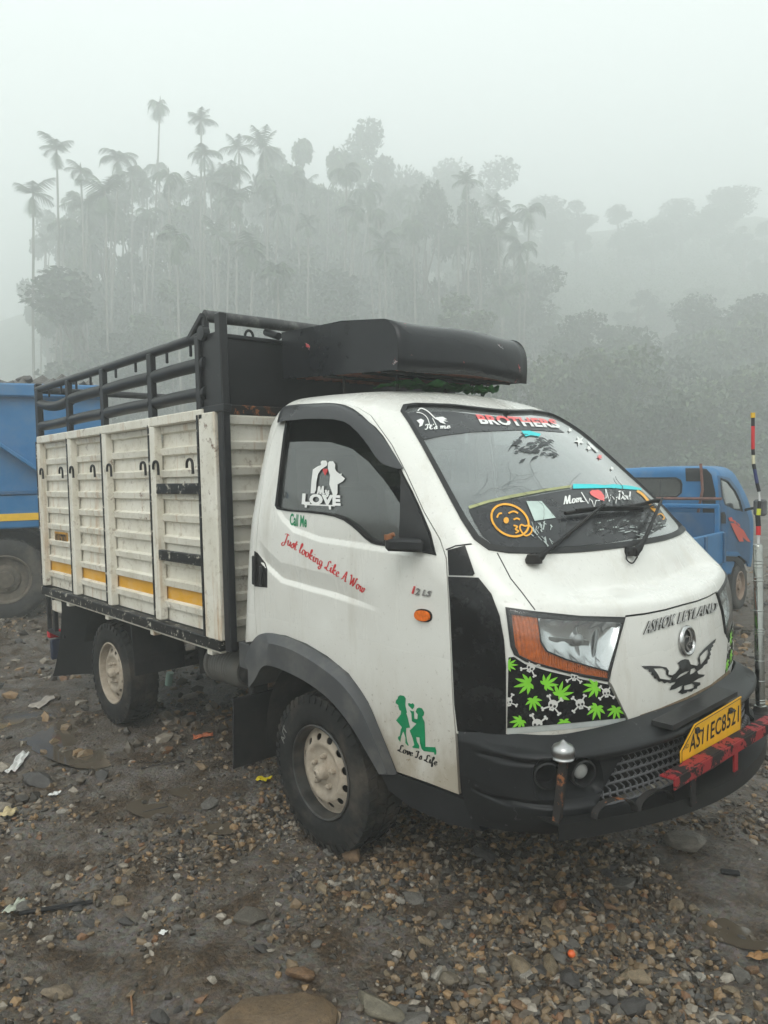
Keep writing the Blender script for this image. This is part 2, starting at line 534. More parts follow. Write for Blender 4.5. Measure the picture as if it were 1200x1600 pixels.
def hill_h(x, y):
    """rise of the wooded slope behind the lot"""
    D, L = df(x, y)
    r = np.maximum(D-33-1.5*noise2(x*.06, y*.06), 0)
    q = np.interp(L/np.maximum(D, 1), [-.6, -.2, .2, .55], [1.0, .95, .9, .62])
    rise = np.where(r < 80, .0037*r*r, .0037*6400+.592*(r-80)); rise = np.minimum(rise, 60)
    return q*rise+.8*np.clip(r/12, 0, 1)*fbm(x*.12, y*.12, 3)

def ground_h(x, y):
    x = np.asarray(x, float); y = np.asarray(y, float)
    D, L = df(x, y)
    near = np.clip((16-np.hypot(x-CAM_C[0], y-CAM_C[1]))/6, 0, 1)
    flat = np.ones_like(x)
    for (a, b) in KEEP_FLAT: flat = flat*np.clip((np.hypot(x-a, y-b)-.10)/.35, 0, 1)
    h = .055*fbm(x*.55, y*.55, 3)+.030*fbm(x*1.9+9, y*1.9, 3)
    clod = np.clip(.5+1.2*fbm(x*.7-4, y*.7+8, 2), .25, 1.2)
    h = h+near*clod*(.020*np.abs(fbm(x*5, y*5, 3))+.011*fbm(x*14, y*14, 2)+.007*np.abs(noise2(x*31, y*31)))
    # long wheel ruts
    rut = np.exp(-((y+1.75+.18*np.sin(x*.9))/.16)**2)*.028+np.exp(-((x-2.0+.35*(y+.2))/.20)**2)*.035
    h = h-rut*near
    h = h*flat-.004
    far = np.clip((np.hypot(x, y)-18)/30, 0, 1)
    return h*(1-.4*far)+hill_h(x, y)
ang = np.concatenate([np.linspace(-math.pi, -.62, 60)[:-1], np.linspace(-.62, .62, 600), np.linspace(.62, math.pi, 60)[1:-1]])+CAM_YAW
rad = np.concatenate([[.0], np.geomspace(.8, 14, 520), np.geomspace(14.3, 600, 90)])
A, Rr = np.meshgrid(ang, rad)
GX = CAM_C[0]+Rr*np.cos(A); GY = CAM_C[1]+Rr*np.sin(A); GZ = ground_h(GX, GY)
na = len(ang); V = np.stack([GX.ravel(), GY.ravel(), GZ.ravel()], 1)
I, J = np.meshgrid(np.arange(len(rad)-1), np.arange(na), indexing='ij'); J2 = (J+1) % na
Fq = np.stack([I*na+J, (I+1)*na+J, (I+1)*na+J2, I*na+J2], -1).reshape(-1, 4)
def fast_mesh(name, V, F, mat, smooth=True):
    me = bpy.data.meshes.new(name); F = np.asarray(F, np.int32); k = F.shape[1]
    me.vertices.add(len(V)); me.vertices.foreach_set('co', np.asarray(V, np.float32).ravel())
    me.loops.add(F.size); me.loops.foreach_set('vertex_index', F.ravel())
    me.polygons.add(len(F)); me.polygons.foreach_set('loop_start', np.arange(0, F.size, k, dtype=np.int32))
    me.polygons.foreach_set('use_smooth', np.full(len(F), smooth))
    me.materials.append(mat); me.update(calc_edges=True); me.validate()
    return me
def make_ground_mat():
    m, nt, b = nmat('wet_muddy_gravel')
    n1 = tex_noise(nt, .55, 8, .62); n2 = tex_noise(nt, 4.0, 8, .7); n3 = tex_noise(nt, 38, 6, .75); n4 = tex_noise(nt, 130, 3, .6)
    a = ramp(nt, n2.outputs['Fac'], [(.30, (.024, .017, .011)), (.50, (.078, .054, .032)), (.70, (.165, .113, .064))]).outputs['Color']
    w = ramp(nt, n1.outputs['Fac'], [(.42, BW0), (.60, BW1)]).outputs['Color']
    c = mixc(nt, w, a, (.085, .061, .039), 'MIX')
    c = mixc(nt, .45, c, a)
    g = ramp(nt, n3.outputs['Fac'], [(.34, (.20, .18, .16)), (.5, (.9, .85, .78)), (.66, (2.4, 2.1, 1.7))]).outputs['Color']
    c = mixc(nt, .8, c, g, 'MULTIPLY')
    vo = nt.nodes.new('ShaderNodeTexVoronoi'); vo.inputs['Scale'].default_value = 55; tc = nt.nodes.new('ShaderNodeTexCoord'); nt.links.new(tc.outputs['Object'], vo.inputs['Vector'])
    hs = nt.nodes.new('ShaderNodeHueSaturation'); hs.inputs['Saturation'].default_value = .18; hs.inputs['Value'].default_value = .28; nt.links.new(vo.outputs['Color'], hs.inputs['Color'])
    peb = ramp(nt, n2.outputs['Fac'], [(.42, BW0), (.58, (.75, .75, .75, 1))]).outputs['Color']
    c = mixc(nt, peb, c, mixc(nt, .5, hs.outputs['Color'], (.10, .085, .066)))
    # slope behind: leaf litter and undergrowth
    sp = nt.nodes.new('ShaderNodeSeparateXYZ'); nt.links.new(tc.outputs['Object'], sp.inputs[0])
    hill = nt.nodes.new('ShaderNodeMapRange'); hill.inputs[1].default_value = .35; hill.inputs[2].default_value = 1.4; nt.links.new(sp.outputs['Z'], hill.inputs[0])
    c = mixc(nt, hill.outputs[0], c, ramp(nt, n2.outputs['Fac'], [(.3, (.02, .03, .012)), (.7, (.05, .07, .025))]).outputs['Color'])
    nt.links.new(c, b.inputs['Base Color'])
    setp(b, Specular_IOR_Level=.35)
    wet = ramp(nt, n1.outputs['Fac'], [(.36, (.12,)*3), (.50, (.40,)*3), (.66, (.75,)*3)]).outputs['Color']
    r = mixc(nt, .45, wet, ramp(nt, n2.outputs['Fac'], [(.35, (.22,)*3), (.6, (.85,)*3)]).outputs['Color'])
    nt.links.new(r, b.inputs['Roughness'])
    hh = math_n(nt, 'ADD', math_n(nt, 'MULTIPLY', n3.outputs['Fac'], .9), math_n(nt, 'MULTIPLY', n4.outputs['Fac'], .35))
    hh = math_n(nt, 'ADD', hh, math_n(nt, 'MULTIPLY', vo.outputs['Distance'], -.5))
    bump(nt, b, hh, 1.0, .016)
    return m
gme = fast_mesh('ground', V, Fq, make_ground_mat())
ground = link(bpy.data.objects.new('ground', gme)); tag(ground, kind='structure')

# ---- puddles in the ruts
M_WATER = plain('muddy_water', (.10, .080, .058), .06, var=.15, scale=3, spec=.8)
def puddle(px, w, l, rz, seed, lift=.003):
    c = on_z(px, 0); rg = np.random.default_rng(seed); n = 40; ph = rg.uniform(0, 6, 4)
    pts = []
    for k in range(n):
        t = 2*math.pi*k/n; r = 1+.22*math.sin(2*t+ph[0])+.16*math.sin(3*t+ph[1])+.08*math.sin(7*t+ph[2])
        x, y = w*r*math.cos(t), l*r*math.sin(t); pts.append((c[0]+x*math.cos(rz)-y*math.sin(rz), c[1]+x*math.sin(rz)+y*math.cos(rz)))
    pts = np.array(pts); z = float(np.percentile(ground_h(pts[:, 0], pts[:, 1]), 30))+lift
    V = [(p[0], p[1], z) for p in pts]+[(c[0], c[1], z)]
    o = raw_mesh('puddle', V, [(i, (i+1) % n, n) for i in range(n)], M_WATER, None, 0); return tag(o, kind='structure')
puddle((1175, 1440), .30, .12, .75, 1, .004); puddle((50, 1140), .75, .30, .2, 2, .005); puddle((280, 1265), .30, .14, .1, 3); puddle((330, 1240), .22, .10, .3, 4); puddle((600, 1010), .8, .3, .0, 5); puddle((1195, 1460), .25, .09, .75, 6, .004)

# ---- loose stones
def rock_mesh(name, mat, seed, sub=2, flatten=.6, rough=.22):
    rg = np.random.default_rng(seed); bm = bmesh.new(); bmesh.ops.create_icosphere(bm, subdivisions=sub, radius=1)
    V = np.array([v.co[:] for v in bm.verts])
    for _ in range(9):                                         # chop facets
        d = rg.normal(size=3); d /= np.linalg.norm(d); k = rg.uniform(.55, .92); s = V@d
        V = V-np.maximum(s-k, 0)[:, None]*d
    V = V*(1+rough*.35*rg.normal(size=len(V)))[:, None]*np.array([1, rg.uniform(.6, .95), flatten])
    for v, q in zip(bm.verts, V): v.co = q
    me = bpy.data.meshes.new(name); bm.to_mesh(me); bm.free(); me.materials.append(mat)
    me.polygons.foreach_set('use_smooth', [sub > 1]*len(me.polygons))
    if sub > 1: me.set_sharp_from_angle(angle=math.radians(28))
    return me
def rock_mat(name, col, rough=.55):
    if name in MATS: return MATS[name]
    m, nt, b = nmat(name); n1 = tex_noise(nt, 2.2, 8, .7); n2 = tex_noise(nt, 9, 6, .7)
    c = ramp(nt, n1.outputs['Fac'], [(.3, tuple(x*.55 for x in col)), (.55, col), (.75, tuple(min(1, x*1.35) for x in col))]).outputs['Color']
    c = mixc(nt, ramp(nt, n2.outputs['Fac'], [(.5, BW0), (.62, (.5, .5, .5, 1))]).outputs['Color'], c, (.05, .042, .033))
    nt.links.new(c, b.inputs['Base Color'])
    r = ramp(nt, n2.outputs['Fac'], [(.3, (.35,)*3), (.7, (rough+.25,)*3)]).outputs['Color']; nt.links.new(r, b.inputs['Roughness'])
    bump(nt, b, n2.outputs['Fac'], .35, .08); MATS[name] = m; return m
STONE_COL = {'grey': (.125, .115, .10), 'tan': (.21, .16, .10), 'dark': (.055, .05, .046), 'rust': (.20, .115, .06), 'pale': (.30, .275, .235)}
STONE_ME = {k: [rock_mesh('stone', rock_mat('stone_'+k, c), 10*i+j) for j in range(3)] for i, (k, c) in enumerate(STONE_COL.items())}
STONE_LAB = {'grey': 'angular wet grey stone lying loose on the muddy gravel', 'tan': 'tan sandstone chip lying loose on the muddy gravel', 'dark': 'dark slate stone lying loose on the muddy gravel', 'rust': 'rust orange stone lying loose on the muddy gravel', 'pale': 'pale grey stone lying loose on the muddy gravel'}
def on_ground(px):
    p = on_z(px, 0.)
    for _ in range(3): p = on_z(px, float(ground_h(p[0], p[1])))
    return p
MUD = [(*on_z(p, 0)[:2], r) for p, r in (((300, 1240), .55), ((120, 1180), .8), ((1130, 1360), .30), ((1190, 1450), .30), ((430, 1340), .30), ((60, 1330), .45), ((330, 1500), .16), ((150, 1480), .22), ((700, 1420), .10))]
def density(x, y):
    """gravel lies in drifts, mud between"""
    d = np.clip(.42+1.5*fbm(x*.8+3, y*.8-2, 3), .03, 1)
    for (a, b_, r) in MUD: d = d*(1-.93*np.exp(-(((x-a)**2+(y-b_)**2)/(r*r))**2))
    return d
spots = []
rgs = np.random.default_rng(77)
while len(spots) < 290:
    px = (rgs.uniform(-20, 1220), 1600-(1600-1180)*rgs.random()**1.1)
    p = on_ground(px)
    if rgs.random() > density(p[0], p[1]): continue
    if abs(p[1]) < .86 and -2.7 < p[0] < 1.2 and px[1] < 1330: continue
    if any(math.hypot(p[0]-q[0], p[1]-q[1]) < .035 for q in spots): continue
    spots.append(p)
for p in spots:
    kind = rgs.choice(list(STONE_COL), p=[.36, .27, .14, .10, .13]); s = float(np.clip(rgs.lognormal(-3.95, .42), .010, .052))
    o = bpy.data.objects.new('stone', STONE_ME[kind][rgs.integers(3)]); o.location = (p[0], p[1], p[2]+s*.18)
    o.rotation_euler = (rgs.normal(0, .25), rgs.normal(0, .25), rgs.uniform(0, 6.3)); o.scale = (s*rgs.uniform(.9, 1.4), s, s*rgs.uniform(.7, 1.1))
    link(o); tag(o, STONE_LAB[kind], 'stone', STONE_LAB[kind].split(' lying')[0]+'s on the gravel')
# the rest of the gravel, too many and too small to pick apart
def scatter_gravel(n, rmin, rmax, smin, smax, seed):
    rg = np.random.default_rng(seed)
    ico = bmesh.new(); bmesh.ops.create_icosphere(ico, subdivisions=1, radius=1)
    BV = np.array([v.co[:] for v in ico.verts]); BF = np.array([[v.index for v in f.verts] for f in ico.faces]); ico.free()
    out = []
    while sum(len(q) for q in out) < n:
        m = n*2; r = np.sqrt(rg.uniform(rmin**2, rmax**2, m)) if rmax < 6 else rmin*(rmax/rmin)**rg.random(m); a = CAM_YAW+rg.uniform(-.60, .60, m)
        x = CAM_C[0]+r*np.cos(a); y = CAM_C[1]+r*np.sin(a); k = rg.random(m) < density(x, y); out.append(np.stack([x[k], y[k]], 1))
    P = np.concatenate(out)[:n]; z = ground_h(P[:, 0], P[:, 1])
    s = smin*(smax/smin)**(rg.random(n)**2.2)
    B = BV[None]*(1+.28*rg.normal(size=(n, len(BV), 1)))*np.stack([rg.uniform(.8, 1.5, n), rg.uniform(.6, 1.1, n), rg.uniform(.55, 1.0, n)], 1)[:, None, :]
    a = rg.uniform(0, 6.3, n); c, s_ = np.cos(a), np.sin(a)
    X = B[..., 0]*c[:, None]-B[..., 1]*s_[:, None]; Y = B[..., 0]*s_[:, None]+B[..., 1]*c[:, None]
    V = np.stack([P[:, :1]+X*s[:, None], P[:, 1:2]+Y*s[:, None], z[:, None]+s[:, None]*(B[..., 2]+.30)], -1).reshape(-1, 3)
    F = (BF[None]+(np.arange(n)*len(BV))[:, None, None]).reshape(-1, 3)
    return V, F
def make_gravel_mat():
    m, nt, b = nmat('mixed_gravel'); gi = nt.nodes.new('ShaderNodeNewGeometry')
    rr = gi.outputs['Random Per Island']
    c = ramp(nt, rr, [(0, (.048, .041, .033)), (.22, (.11, .090, .068)), (.42, (.195, .14, .085)), (.60, (.10, .083, .063)), (.70, (.26, .17, .088)), (.80, (.055, .052, .050)), (.87, (.26, .23, .19)), (.935, (.19, .10, .05)), (.965, (.32, .29, .25))])
    c.color_ramp.interpolation = 'CONSTANT'; n = tex_noise(nt, 60, 5, .7)
    nt.links.new(mixc(nt, .75, c.outputs['Color'], ramp(nt, n.outputs['Fac'], [(.3, (.45, .43, .41)), (.7, (1.25, 1.2, 1.12))]).outputs['Color'], 'MULTIPLY'), b.inputs['Base Color'])
    nt.links.new(ramp(nt, n.outputs['Fac'], [(.3, (.28,)*3), (.7, (.8,)*3)]).outputs['Color'], b.inputs['Roughness']); return m
M_GRAVEL = make_gravel_mat()
V1, F1 = scatter_gravel(44000, 1.6, 4.6, .003, .019, 5); V2, F2 = scatter_gravel(14000, 4.2, 16, .008, .045, 6)
gm = fast_mesh('gravel', np.concatenate([V1, V2]), np.concatenate([F1, F2+len(V1)]), M_GRAVEL, False)
tag(link(bpy.data.objects.new('gravel', gm)), 'fine mixed gravel strewn over the wet mud', 'gravel', kind='stuff')
# single larger stones of the photograph
def big_rock(px, size, col, label, seed, rz=0., z=0., rough=.10, sub=3, sink=.25):
    p = on_ground(px); me = rock_mesh('rock', rock_mat('rock_'+col[0], col[1]), seed, sub, 1., rough)
    o = bpy.data.objects.new('rock', me); o.scale = size; o.rotation_euler = (0, 0, rz); o.location = (p[0], p[1], p[2]+size[2]*(1-2*sink)*.5+z); link(o)
    return tag(o, label, 'rock')
big_rock((425, 1600), (.20, .14, .06), ('mossy', (.15, .098, .052)), 'flat brown sandstone slab half sunk in the ground, largest rock there', 101, .85, 0, .012)
big_rock((552, 1345), (.055, .040, .042), ('brown', (.20, .125, .07)), 'brown blocky stone lodged against the front tyre', 102, .3, .012, .05)
big_rock((590, 1578), (.10, .06, .03), ('olive', (.16, .14, .10)), 'wide grey-olive flat stone beside the big sandstone slab', 103, .2, 0, .03)
big_rock((1075, 1320), (.10, .07, .05), ('taupe', (.16, .14, .115)), 'rounded grey boulder on gravel just in front of the guard', 104, .4, 0, .03)
big_rock((700, 1530), (.045, .03, .018), ('olive2', (.17, .14, .10)), 'flat square tan stone in the gravel', 105, .1, 0, .03)
big_rock((65, 1225), (.12, .08, .05), ('slate', (.07, .065, .062)), 'broad dark mud-caked rock near the white wrapper', 106, .5, 0, .04)
big_rock((390, 1435), (.085, .06, .02), ('mud', (.11, .095, .075)), 'thin muddy slab pressed into the gravel', 107, .2, 0, .03)
big_rock((90, 1555), (.055, .035, .03), ('tan2', (.22, .17, .115)), 'long tan stone near the cream stones and dry leaf', 108, .9, 0, .06)
big_rock((1000, 1530), (.05, .04, .026), ('tan3', (.25, .19, .12)), 'yellowish angular stone near the orange ball', 109, .5, 0, .06)
# ================================================================== the white pickup truck
M_WHITE = None
def make_paint():
    """cream white paint, rain film, brown dust low down and thin run-off streaks"""
    m, nt, b = nmat('cream_white_paint')
    n1 = tex_noise(nt, 3.0, 7, .6)
    c = ramp(nt, n1.outputs['Fac'], [(.3, (.70, .69, .645)), (.7, (.78, .775, .735))]).outputs['Color']
    n2 = tex_noise(nt, 9, 8, .7, vec_scale=(1, 1, .12))
    f = ramp(nt, n2.outputs['Fac'], [(.52, BW0), (.75, (.34, .34, .34, 1))]).outputs['Color']
    c = mixc(nt, f, c, (.36, .31, .22))
    n3 = tex_noise(nt, 55, 4, .7)                                   # specks of mud
    f3 = ramp(nt, n3.outputs['Fac'], [(.62, BW0), (.67, (.8, .8, .8, 1))]).outputs['Color']
    tc = nt.nodes.new('ShaderNodeTexCoord'); sp = nt.nodes.new('ShaderNodeSeparateXYZ')
    nt.links.new(tc.outputs['Object'], sp.inputs[0])
    low = nt.nodes.new('ShaderNodeMapRange'); low.inputs[1].default_value = 1.0; low.inputs[2].default_value = .45
    nt.links.new(sp.outputs['Z'], low.inputs[0])
    n4 = tex_noise(nt, 6, 8, .7, vec_scale=(1, 1, .5))
    splash = math_n(nt, 'MULTIPLY', math_n(nt, 'POWER', low.outputs[0], 1.4), math_n(nt, 'MULTIPLY', math_n(nt, 'POWER', n4.outputs['Fac'], 1.5), 3.2), True)
    c = mixc(nt, math_n(nt, 'MULTIPLY', math_n(nt, 'ADD', splash, .22), f3), c, (.16, .12, .08))
    c = mixc(nt, math_n(nt, 'MULTIPLY', splash, .75), c, (.30, .24, .16))
    nt.links.new(c, b.inputs['Base Color'])
    r = mixc(nt, f, (.27,)*3, (.6,)*3); r = mixc(nt, splash, r, (.75,)*3); nt.links.new(r, b.inputs['Roughness'])
    setp(b, Coat_Weight=.35, Coat_Roughness=.12)
    nb = tex_noise(nt, 3, 3); bump(nt, b, nb.outputs['Fac'], .05, .01)
    return m
M_WHITE = make_paint()
M_INNER = plain('grey_cab_lining', (.10, .10, .10), .8)
M_BLACKPL = plain('weathered_black_plastic', (.016, .0165, .018), .40, var=.3, scale=6, bumpk=.08, dirt=(.06, .058, .055), dirt_amt=.4, dirt_scale=4, spec=.3)
M_RUBBER = plain('black_rubber', (.014, .014, .015), .6, var=.2, dirt=(.07, .06, .05), dirt_amt=.3, spec=.25)
M_FILM = plain('gloss_black_film', (.007, .007, .008), .22, var=.2, scale=30, dirt=(.05, .05, .05), dirt_amt=.22, dirt_scale=14, spec=.3)
M_BLKPAINT = chipped('chipped_black_paint', (.016, .016, .018), (.15, .13, .11), .38, .70, 14)
M_DARK = plain('underbody_black', (.012, .012, .012), .85, dirt=(.07, .055, .045), dirt_amt=.6)
M_CHROME = plain('chrome', (.85, .86, .87), .16, .92, var=.05)
M_STEEL = plain('dull_steel', (.42, .42, .42), .32, 1.0, var=.2, dirt=(.16, .11, .07), dirt_amt=.5, dirt_scale=18)
M_RUSTBLK = chipped('rusty_black_bar', (.018, .016, .015), (.26, .10, .04), .6, .56, 22, under2=(.10, .04, .02))
M_REDBLK = chipped('flaking_red_black', (.27, .016, .02), (.014, .012, .012), .45, .48, 11)

# ---- the cab as one smooth closed body
Xf = pchip([.30, .55, .78, 1.00, 1.08, 1.125, 1.150, 1.163, 1.172, 1.196, 1.206, 1.220, 1.27, 1.36, 1.46, 1.65, 1.93, 2.15],
           [1.20, 1.255, 1.272, 1.266, 1.258, 1.252, 1.244, 1.233, 1.217, 1.143, 1.128, 1.119, 1.096, 1.043, .955, .742, .415, .15])
Wz = pchip([.30, .60, .90, 1.20, 1.38, 1.60, 1.85, 2.10], [.775, .79, .80, .803, .800, .772, .728, .675])
Zr = pchip([-.9, -.4, 0, .3, .6, 1.2], [2.03, 2.045, 2.035, 2.00, 1.93, 1.70])
CREASE_A = np.array([on_y(p, -.8)[[0, 2]] for p in ((430, 797), (441, 812), (458, 828), (500, 843), (600, 858), (690, 869))])
CREASE_B = np.array([on_y(p, -.8)[[0, 2]] for p in ((405, 868), (418, 884), (440, 905), (485, 918), (530, 930), (597, 953))])
def line_z(L, x): return np.interp(x, L[:, 0], L[:, 1])
def door_relief(x, z):
    za = line_z(CREASE_A, x); da = z-za
    fa = np.where(da > -.012, np.clip((da+.012)/.022, 0, 1)*np.clip(1-(da-.01)/.12, 0, 1), 0)
    fa = fa*np.clip((x-CREASE_A[0, 0]+.02)/.05, 0, 1)*np.clip((CREASE_A[-1, 0]-x)/.10, 0, 1)
    zb = line_z(CREASE_B, x); db = z-zb
    fb = np.where(db > -.016, np.clip((db+.016)/.02, 0, 1)*np.clip(1-(db-.004)/.075, 0, 1), 0)
    fb = fb*np.clip((x-CREASE_B[0, 0]+.01)/.05, 0, 1)*np.clip((CREASE_B[-1, 0]-x)/.30, 0, 1)
    return -.010*fa-.014*fb
Xf0 = pchip([.30, .55, .78, 1.00, 1.08, 1.125, 1.16, 1.20, 1.27, 1.36, 1.46, 1.65, 1.93, 2.15], [1.20, 1.255, 1.272, 1.266, 1.256, 1.243, 1.222, 1.185, 1.122, 1.043, .955, .742, .415, .15])
def cab_fn(P):
    x, y, z = P[:, 0], P[:, 1], P[:, 2]; ay = np.abs(y)
    s1 = ay-Wz(z)-door_relief(x, z)+.05*np.maximum(x-.45, 0)**2
    z2 = z-.085*y*y*np.clip((1.40-z)/.2, 0, 1)*np.clip((z-.95)/.1, 0, 1)
    wl_ = np.clip((.66-ay)/.30, 0, 1); wl_ = wl_*wl_*(3-2*wl_)
    XF = lambda q: Xf(q)*wl_+Xf0(q)*(1-wl_)
    sl = (XF(z2+.01)-XF(z2-.01))/.02
    s2 = (x-XF(z2)+.26*y*y)/np.sqrt(1+sl*sl)
    s3 = z-Zr(x)+.09*y*y
    s4 = (-.645+.155*(z-.8))-x
    return smax(smax(smax(s1, s2, .20), s3, .15), s4, .10)
CAB = Surf(cab_fn, (.10, 0, 1.25))

truck = empty('pickup_truck', (0, 0, 0))
tag(truck, 'cream white pickup truck with caged cargo bed and stickers on its cab', 'pickup truck')

DOOR_TOP = [(402, 1000), (397, 940), (398, 880), (404, 805), (413, 735), (424, 690), (441, 645), (460, 636), (497, 631), (535, 631), (560, 637), (580, 649), (613, 695),
            (637, 742), (663, 799), (688, 842), (698, 872), (702, 940), (705, 1010), (709, 1100), (713, 1146)]
DOOR_LOW = [(716, 1195), (719, 1244), (668, 1224), (620, 1207), (598, 1152), (575, 1097), (545, 1053), (512, 1026), (479, 1006), (446, 993), (415, 989), (406, 996)]
WIN = [(447, 664), (440, 720), (432, 790), (436, 797), (497, 801), (533, 808), (556, 824), (577, 845), (593, 851), (640, 857), (679, 865), (671, 833), (648, 778), (627, 738), (604, 690), (580, 662), (550, 650), (500, 648), (453, 650)]
WSHIELD = [(625, 638), (640, 633), (704, 634), (767, 640), (829, 649), (884, 661)]   # upper edge, right part of the car
def to_uv(px): return CAB.uv(CAB.hit(densify(np.array(px, float), 6, False)))
door_uv = np.concatenate([to_uv(DOOR_TOP+DOOR_LOW[:1]), to_uv(DOOR_LOW+[DOOR_TOP[0]])])
# drop doubled points
def dedupe(p, e=1e-4):
    k = [0]
    for i in range(1, len(p)):
        if np.linalg.norm(p[i]-p[k[-1]]) > e: k.append(i)
    if np.linalg.norm(p[k[-1]]-p[0]) < e: k = k[:-1]
    return p[k]
door_uv = dedupe(door_uv)
win_uv = px_uv(CAB, WIN, 1, (1, 2, 9, 10, 11))
MIR = np.array([-1, 1])

# windscreen outline in the flat map: right half traced, mirrored across the middle
ws_half = CAB.hit(densify(np.array([(989, 851), (954, 857), (900, 862), (850, 864), (795, 863), (764, 858), (742, 842), (722, 812), (704, 779), (683, 739), (662, 700), (640, 662), (627, 643), (631, 634), (650, 631.5), (704, 633), (767, 640), (789, 643)], float), 7, False))
ws_half[0, 1] = 0; ws_half[-1, 1] = 0
w_uv = CAB.uv(ws_half); w_uv = w_uv[w_uv[:, 0] <= 1e-9]; w_uv[0, 0] = 0; w_uv[-1, 0] = 0
def even_fit(lo, hi, sel):
    k = sel & (np.abs(w_uv[:, 0]) > lo) & (np.abs(w_uv[:, 0]) < hi); c = np.polyfit(w_uv[k, 0]**2, w_uv[k, 1], 2)
    j = sel & (np.abs(w_uv[:, 0]) < hi*.8); w_uv[j, 1] = np.polyval(c, w_uv[j, 0]**2)
vm_ = w_uv[:, 1].mean()
even_fit(.12, .42, w_uv[:, 1] > vm_); even_fit(.12, .50, w_uv[:, 1] <= vm_)
ws_uv = np.concatenate([w_uv, (w_uv*MIR)[::-1][1:-1]])

LAMP = [(788, 947), (835, 953.5), (908, 961), (978, 963), (967, 1003), (950.5, 1067), (908, 1059), (853, 1045), (820, 1035), (802, 1024), (796, 1010)]
lamp_uv = px_uv(CAB, LAMP)
# nose panel between the lamps: from the bonnet line down to the bumper
g_top = CAB.uv(CAB.hit(densify(np.array([(978, 963), (1010, 959), (1040, 953), (1068, 945)], float), 6, False)))
g_left = CAB.uv(CAB.hit(densify(np.array([(978, 963), (967, 1003), (951, 1067), (965, 1097), (979, 1126), (986, 1146)], float), 6, False)))
bot_y = CAB.hit([(986, 1146)])[0]
zb = bot_y[2]
def cab_xyz(y, z, guess=1.2):
    """point on the nose at given y, z"""
    y = np.atleast_1d(np.asarray(y, float)); z = np.broadcast_to(np.asarray(z, float), y.shape)
    lo = np.full(len(y), .2); hi = np.full(len(y), 2.)
    for _ in range(40):
        mid = (lo+hi)/2; v = CAB.fn(np.stack([mid, y, z], 1)); lo = np.where(v < 0, mid, lo); hi = np.where(v < 0, hi, mid)
    return np.stack([lo, y, z], 1)
g_bot = CAB.uv(cab_xyz(np.linspace(bot_y[1], 0, 14), zb))
g_top[-1, 0] = 0
g_half = np.concatenate([g_top[::-1], g_left[1:], g_bot[1:]])     # centre top -> corner -> down -> centre bottom
g_half = dedupe(g_half[g_half[:, 0] <= 1e-6]); g_half[0, 0] = 0; g_half[-1, 0] = 0
grille_uv = np.concatenate([g_half, (g_half*MIR)[::-1][1:-1]])

# cab shell: everything outside the doors
def rear_pts():
    z = np.linspace(.815, 1.93, 26); out = []
    for zz in z:
        x = -.645+.155*(zz-.8)+.02; out.append((x, -float(Wz(zz))+.004, zz))
    return np.array(out)
rp = CAB.uv(rear_pts())
top_rear = CAB.uv(np.array([(-.445, y, 2.03) for y in np.linspace(-.62, 0, 16)]))
front_bot = CAB.hit(densify(np.array([(713, 1146), (740, 1149), (790, 1150), (850, 1149), (920, 1147), (986, 1146)], float), 6, False))
fb_uv = CAB.uv(np.concatenate([front_bot, cab_xyz(np.linspace(bot_y[1], 0, 14)[1:], zb)])); fb_uv[-1, 0] = 0
half = np.concatenate([top_rear[::-1], rp[::-1], to_uv(DOOR_TOP), fb_uv[1:]])
half[0, 0] = 0; half = dedupe(half)
half = half[half[:, 0] <= 1e-6]
shell_uv = np.concatenate([half, (half*MIR)[::-1][1:-1]])
cab_body = panel_uv('cab_body', CAB, shell_uv, [inset(ws_uv, .004), inset(lamp_uv, .002), inset(lamp_uv, .002)*MIR, inset(grille_uv, -.003)], M_WHITE, truck, 0, .022, .0115, M_INNER)

M_GLASS = None
def make_glass(name, tint, film, refl=1.0):
    """pane with a thin rain and dust film over it"""
    m, nt, b = nmat(name); nt.nodes.remove(b); out = nt.nodes['Material Output']
    tr = nt.nodes.new('ShaderNodeBsdfTransparent'); tr.inputs['Color'].default_value = (*tint, 1)
    gl = nt.nodes.new('ShaderNodeBsdfGlossy'); gl.inputs['Roughness'].default_value = .03
    fr = nt.nodes.new('ShaderNodeLayerWeight'); fr.inputs['Blend'].default_value = .5
    a = nt.nodes.new('ShaderNodeMixShader')
    f2 = math_n(nt, 'MULTIPLY', math_n(nt, 'ADD', math_n(nt, 'MULTIPLY', math_n(nt, 'POWER', fr.outputs['Facing'], 5.0), .96), .045), refl, True)
    nt.links.new(f2, a.inputs['Fac']); nt.links.new(tr.outputs[0], a.inputs[1]); nt.links.new(gl.outputs[0], a.inputs[2])
    di = nt.nodes.new('ShaderNodeBsdfDiffuse'); di.inputs['Color'].default_value = (.55, .57, .56, 1)
    n = tex_noise(nt, 7, 8, .7, vec_scale=(1, 1, .5)); n2 = tex_noise(nt, 160, 2, .5)
    drops = ramp(nt, n2.outputs['Fac'], [(.60, BW0), (.66, (.5, .5, .5, 1))]).outputs['Color']
    fm = ramp(nt, n.outputs['Fac'], [(.3, (film*.5,)*3), (.75, (min(1, film*1.6),)*3)]).outputs['Color']
    fm = math_n(nt, 'ADD', fm, math_n(nt, 'MULTIPLY', drops, film*.9), True)
    c = nt.nodes.new('ShaderNodeMixShader'); nt.links.new(fm, c.inputs['Fac'])
    nt.links.new(a.outputs[0], c.inputs[1]); nt.links.new(di.outputs[0], c.inputs[2])
    bp = nt.nodes.new('ShaderNodeBump'); bp.inputs['Strength'].default_value = .03; bp.inputs['Distance'].default_value = .01
    nt.links.new(drops, bp.inputs['Height']); nt.links.new(bp.outputs['Normal'], gl.inputs['Normal'])
    nt.links.new(c.outputs[0], out.inputs['Surface'])
    MATS[name] = m; return m
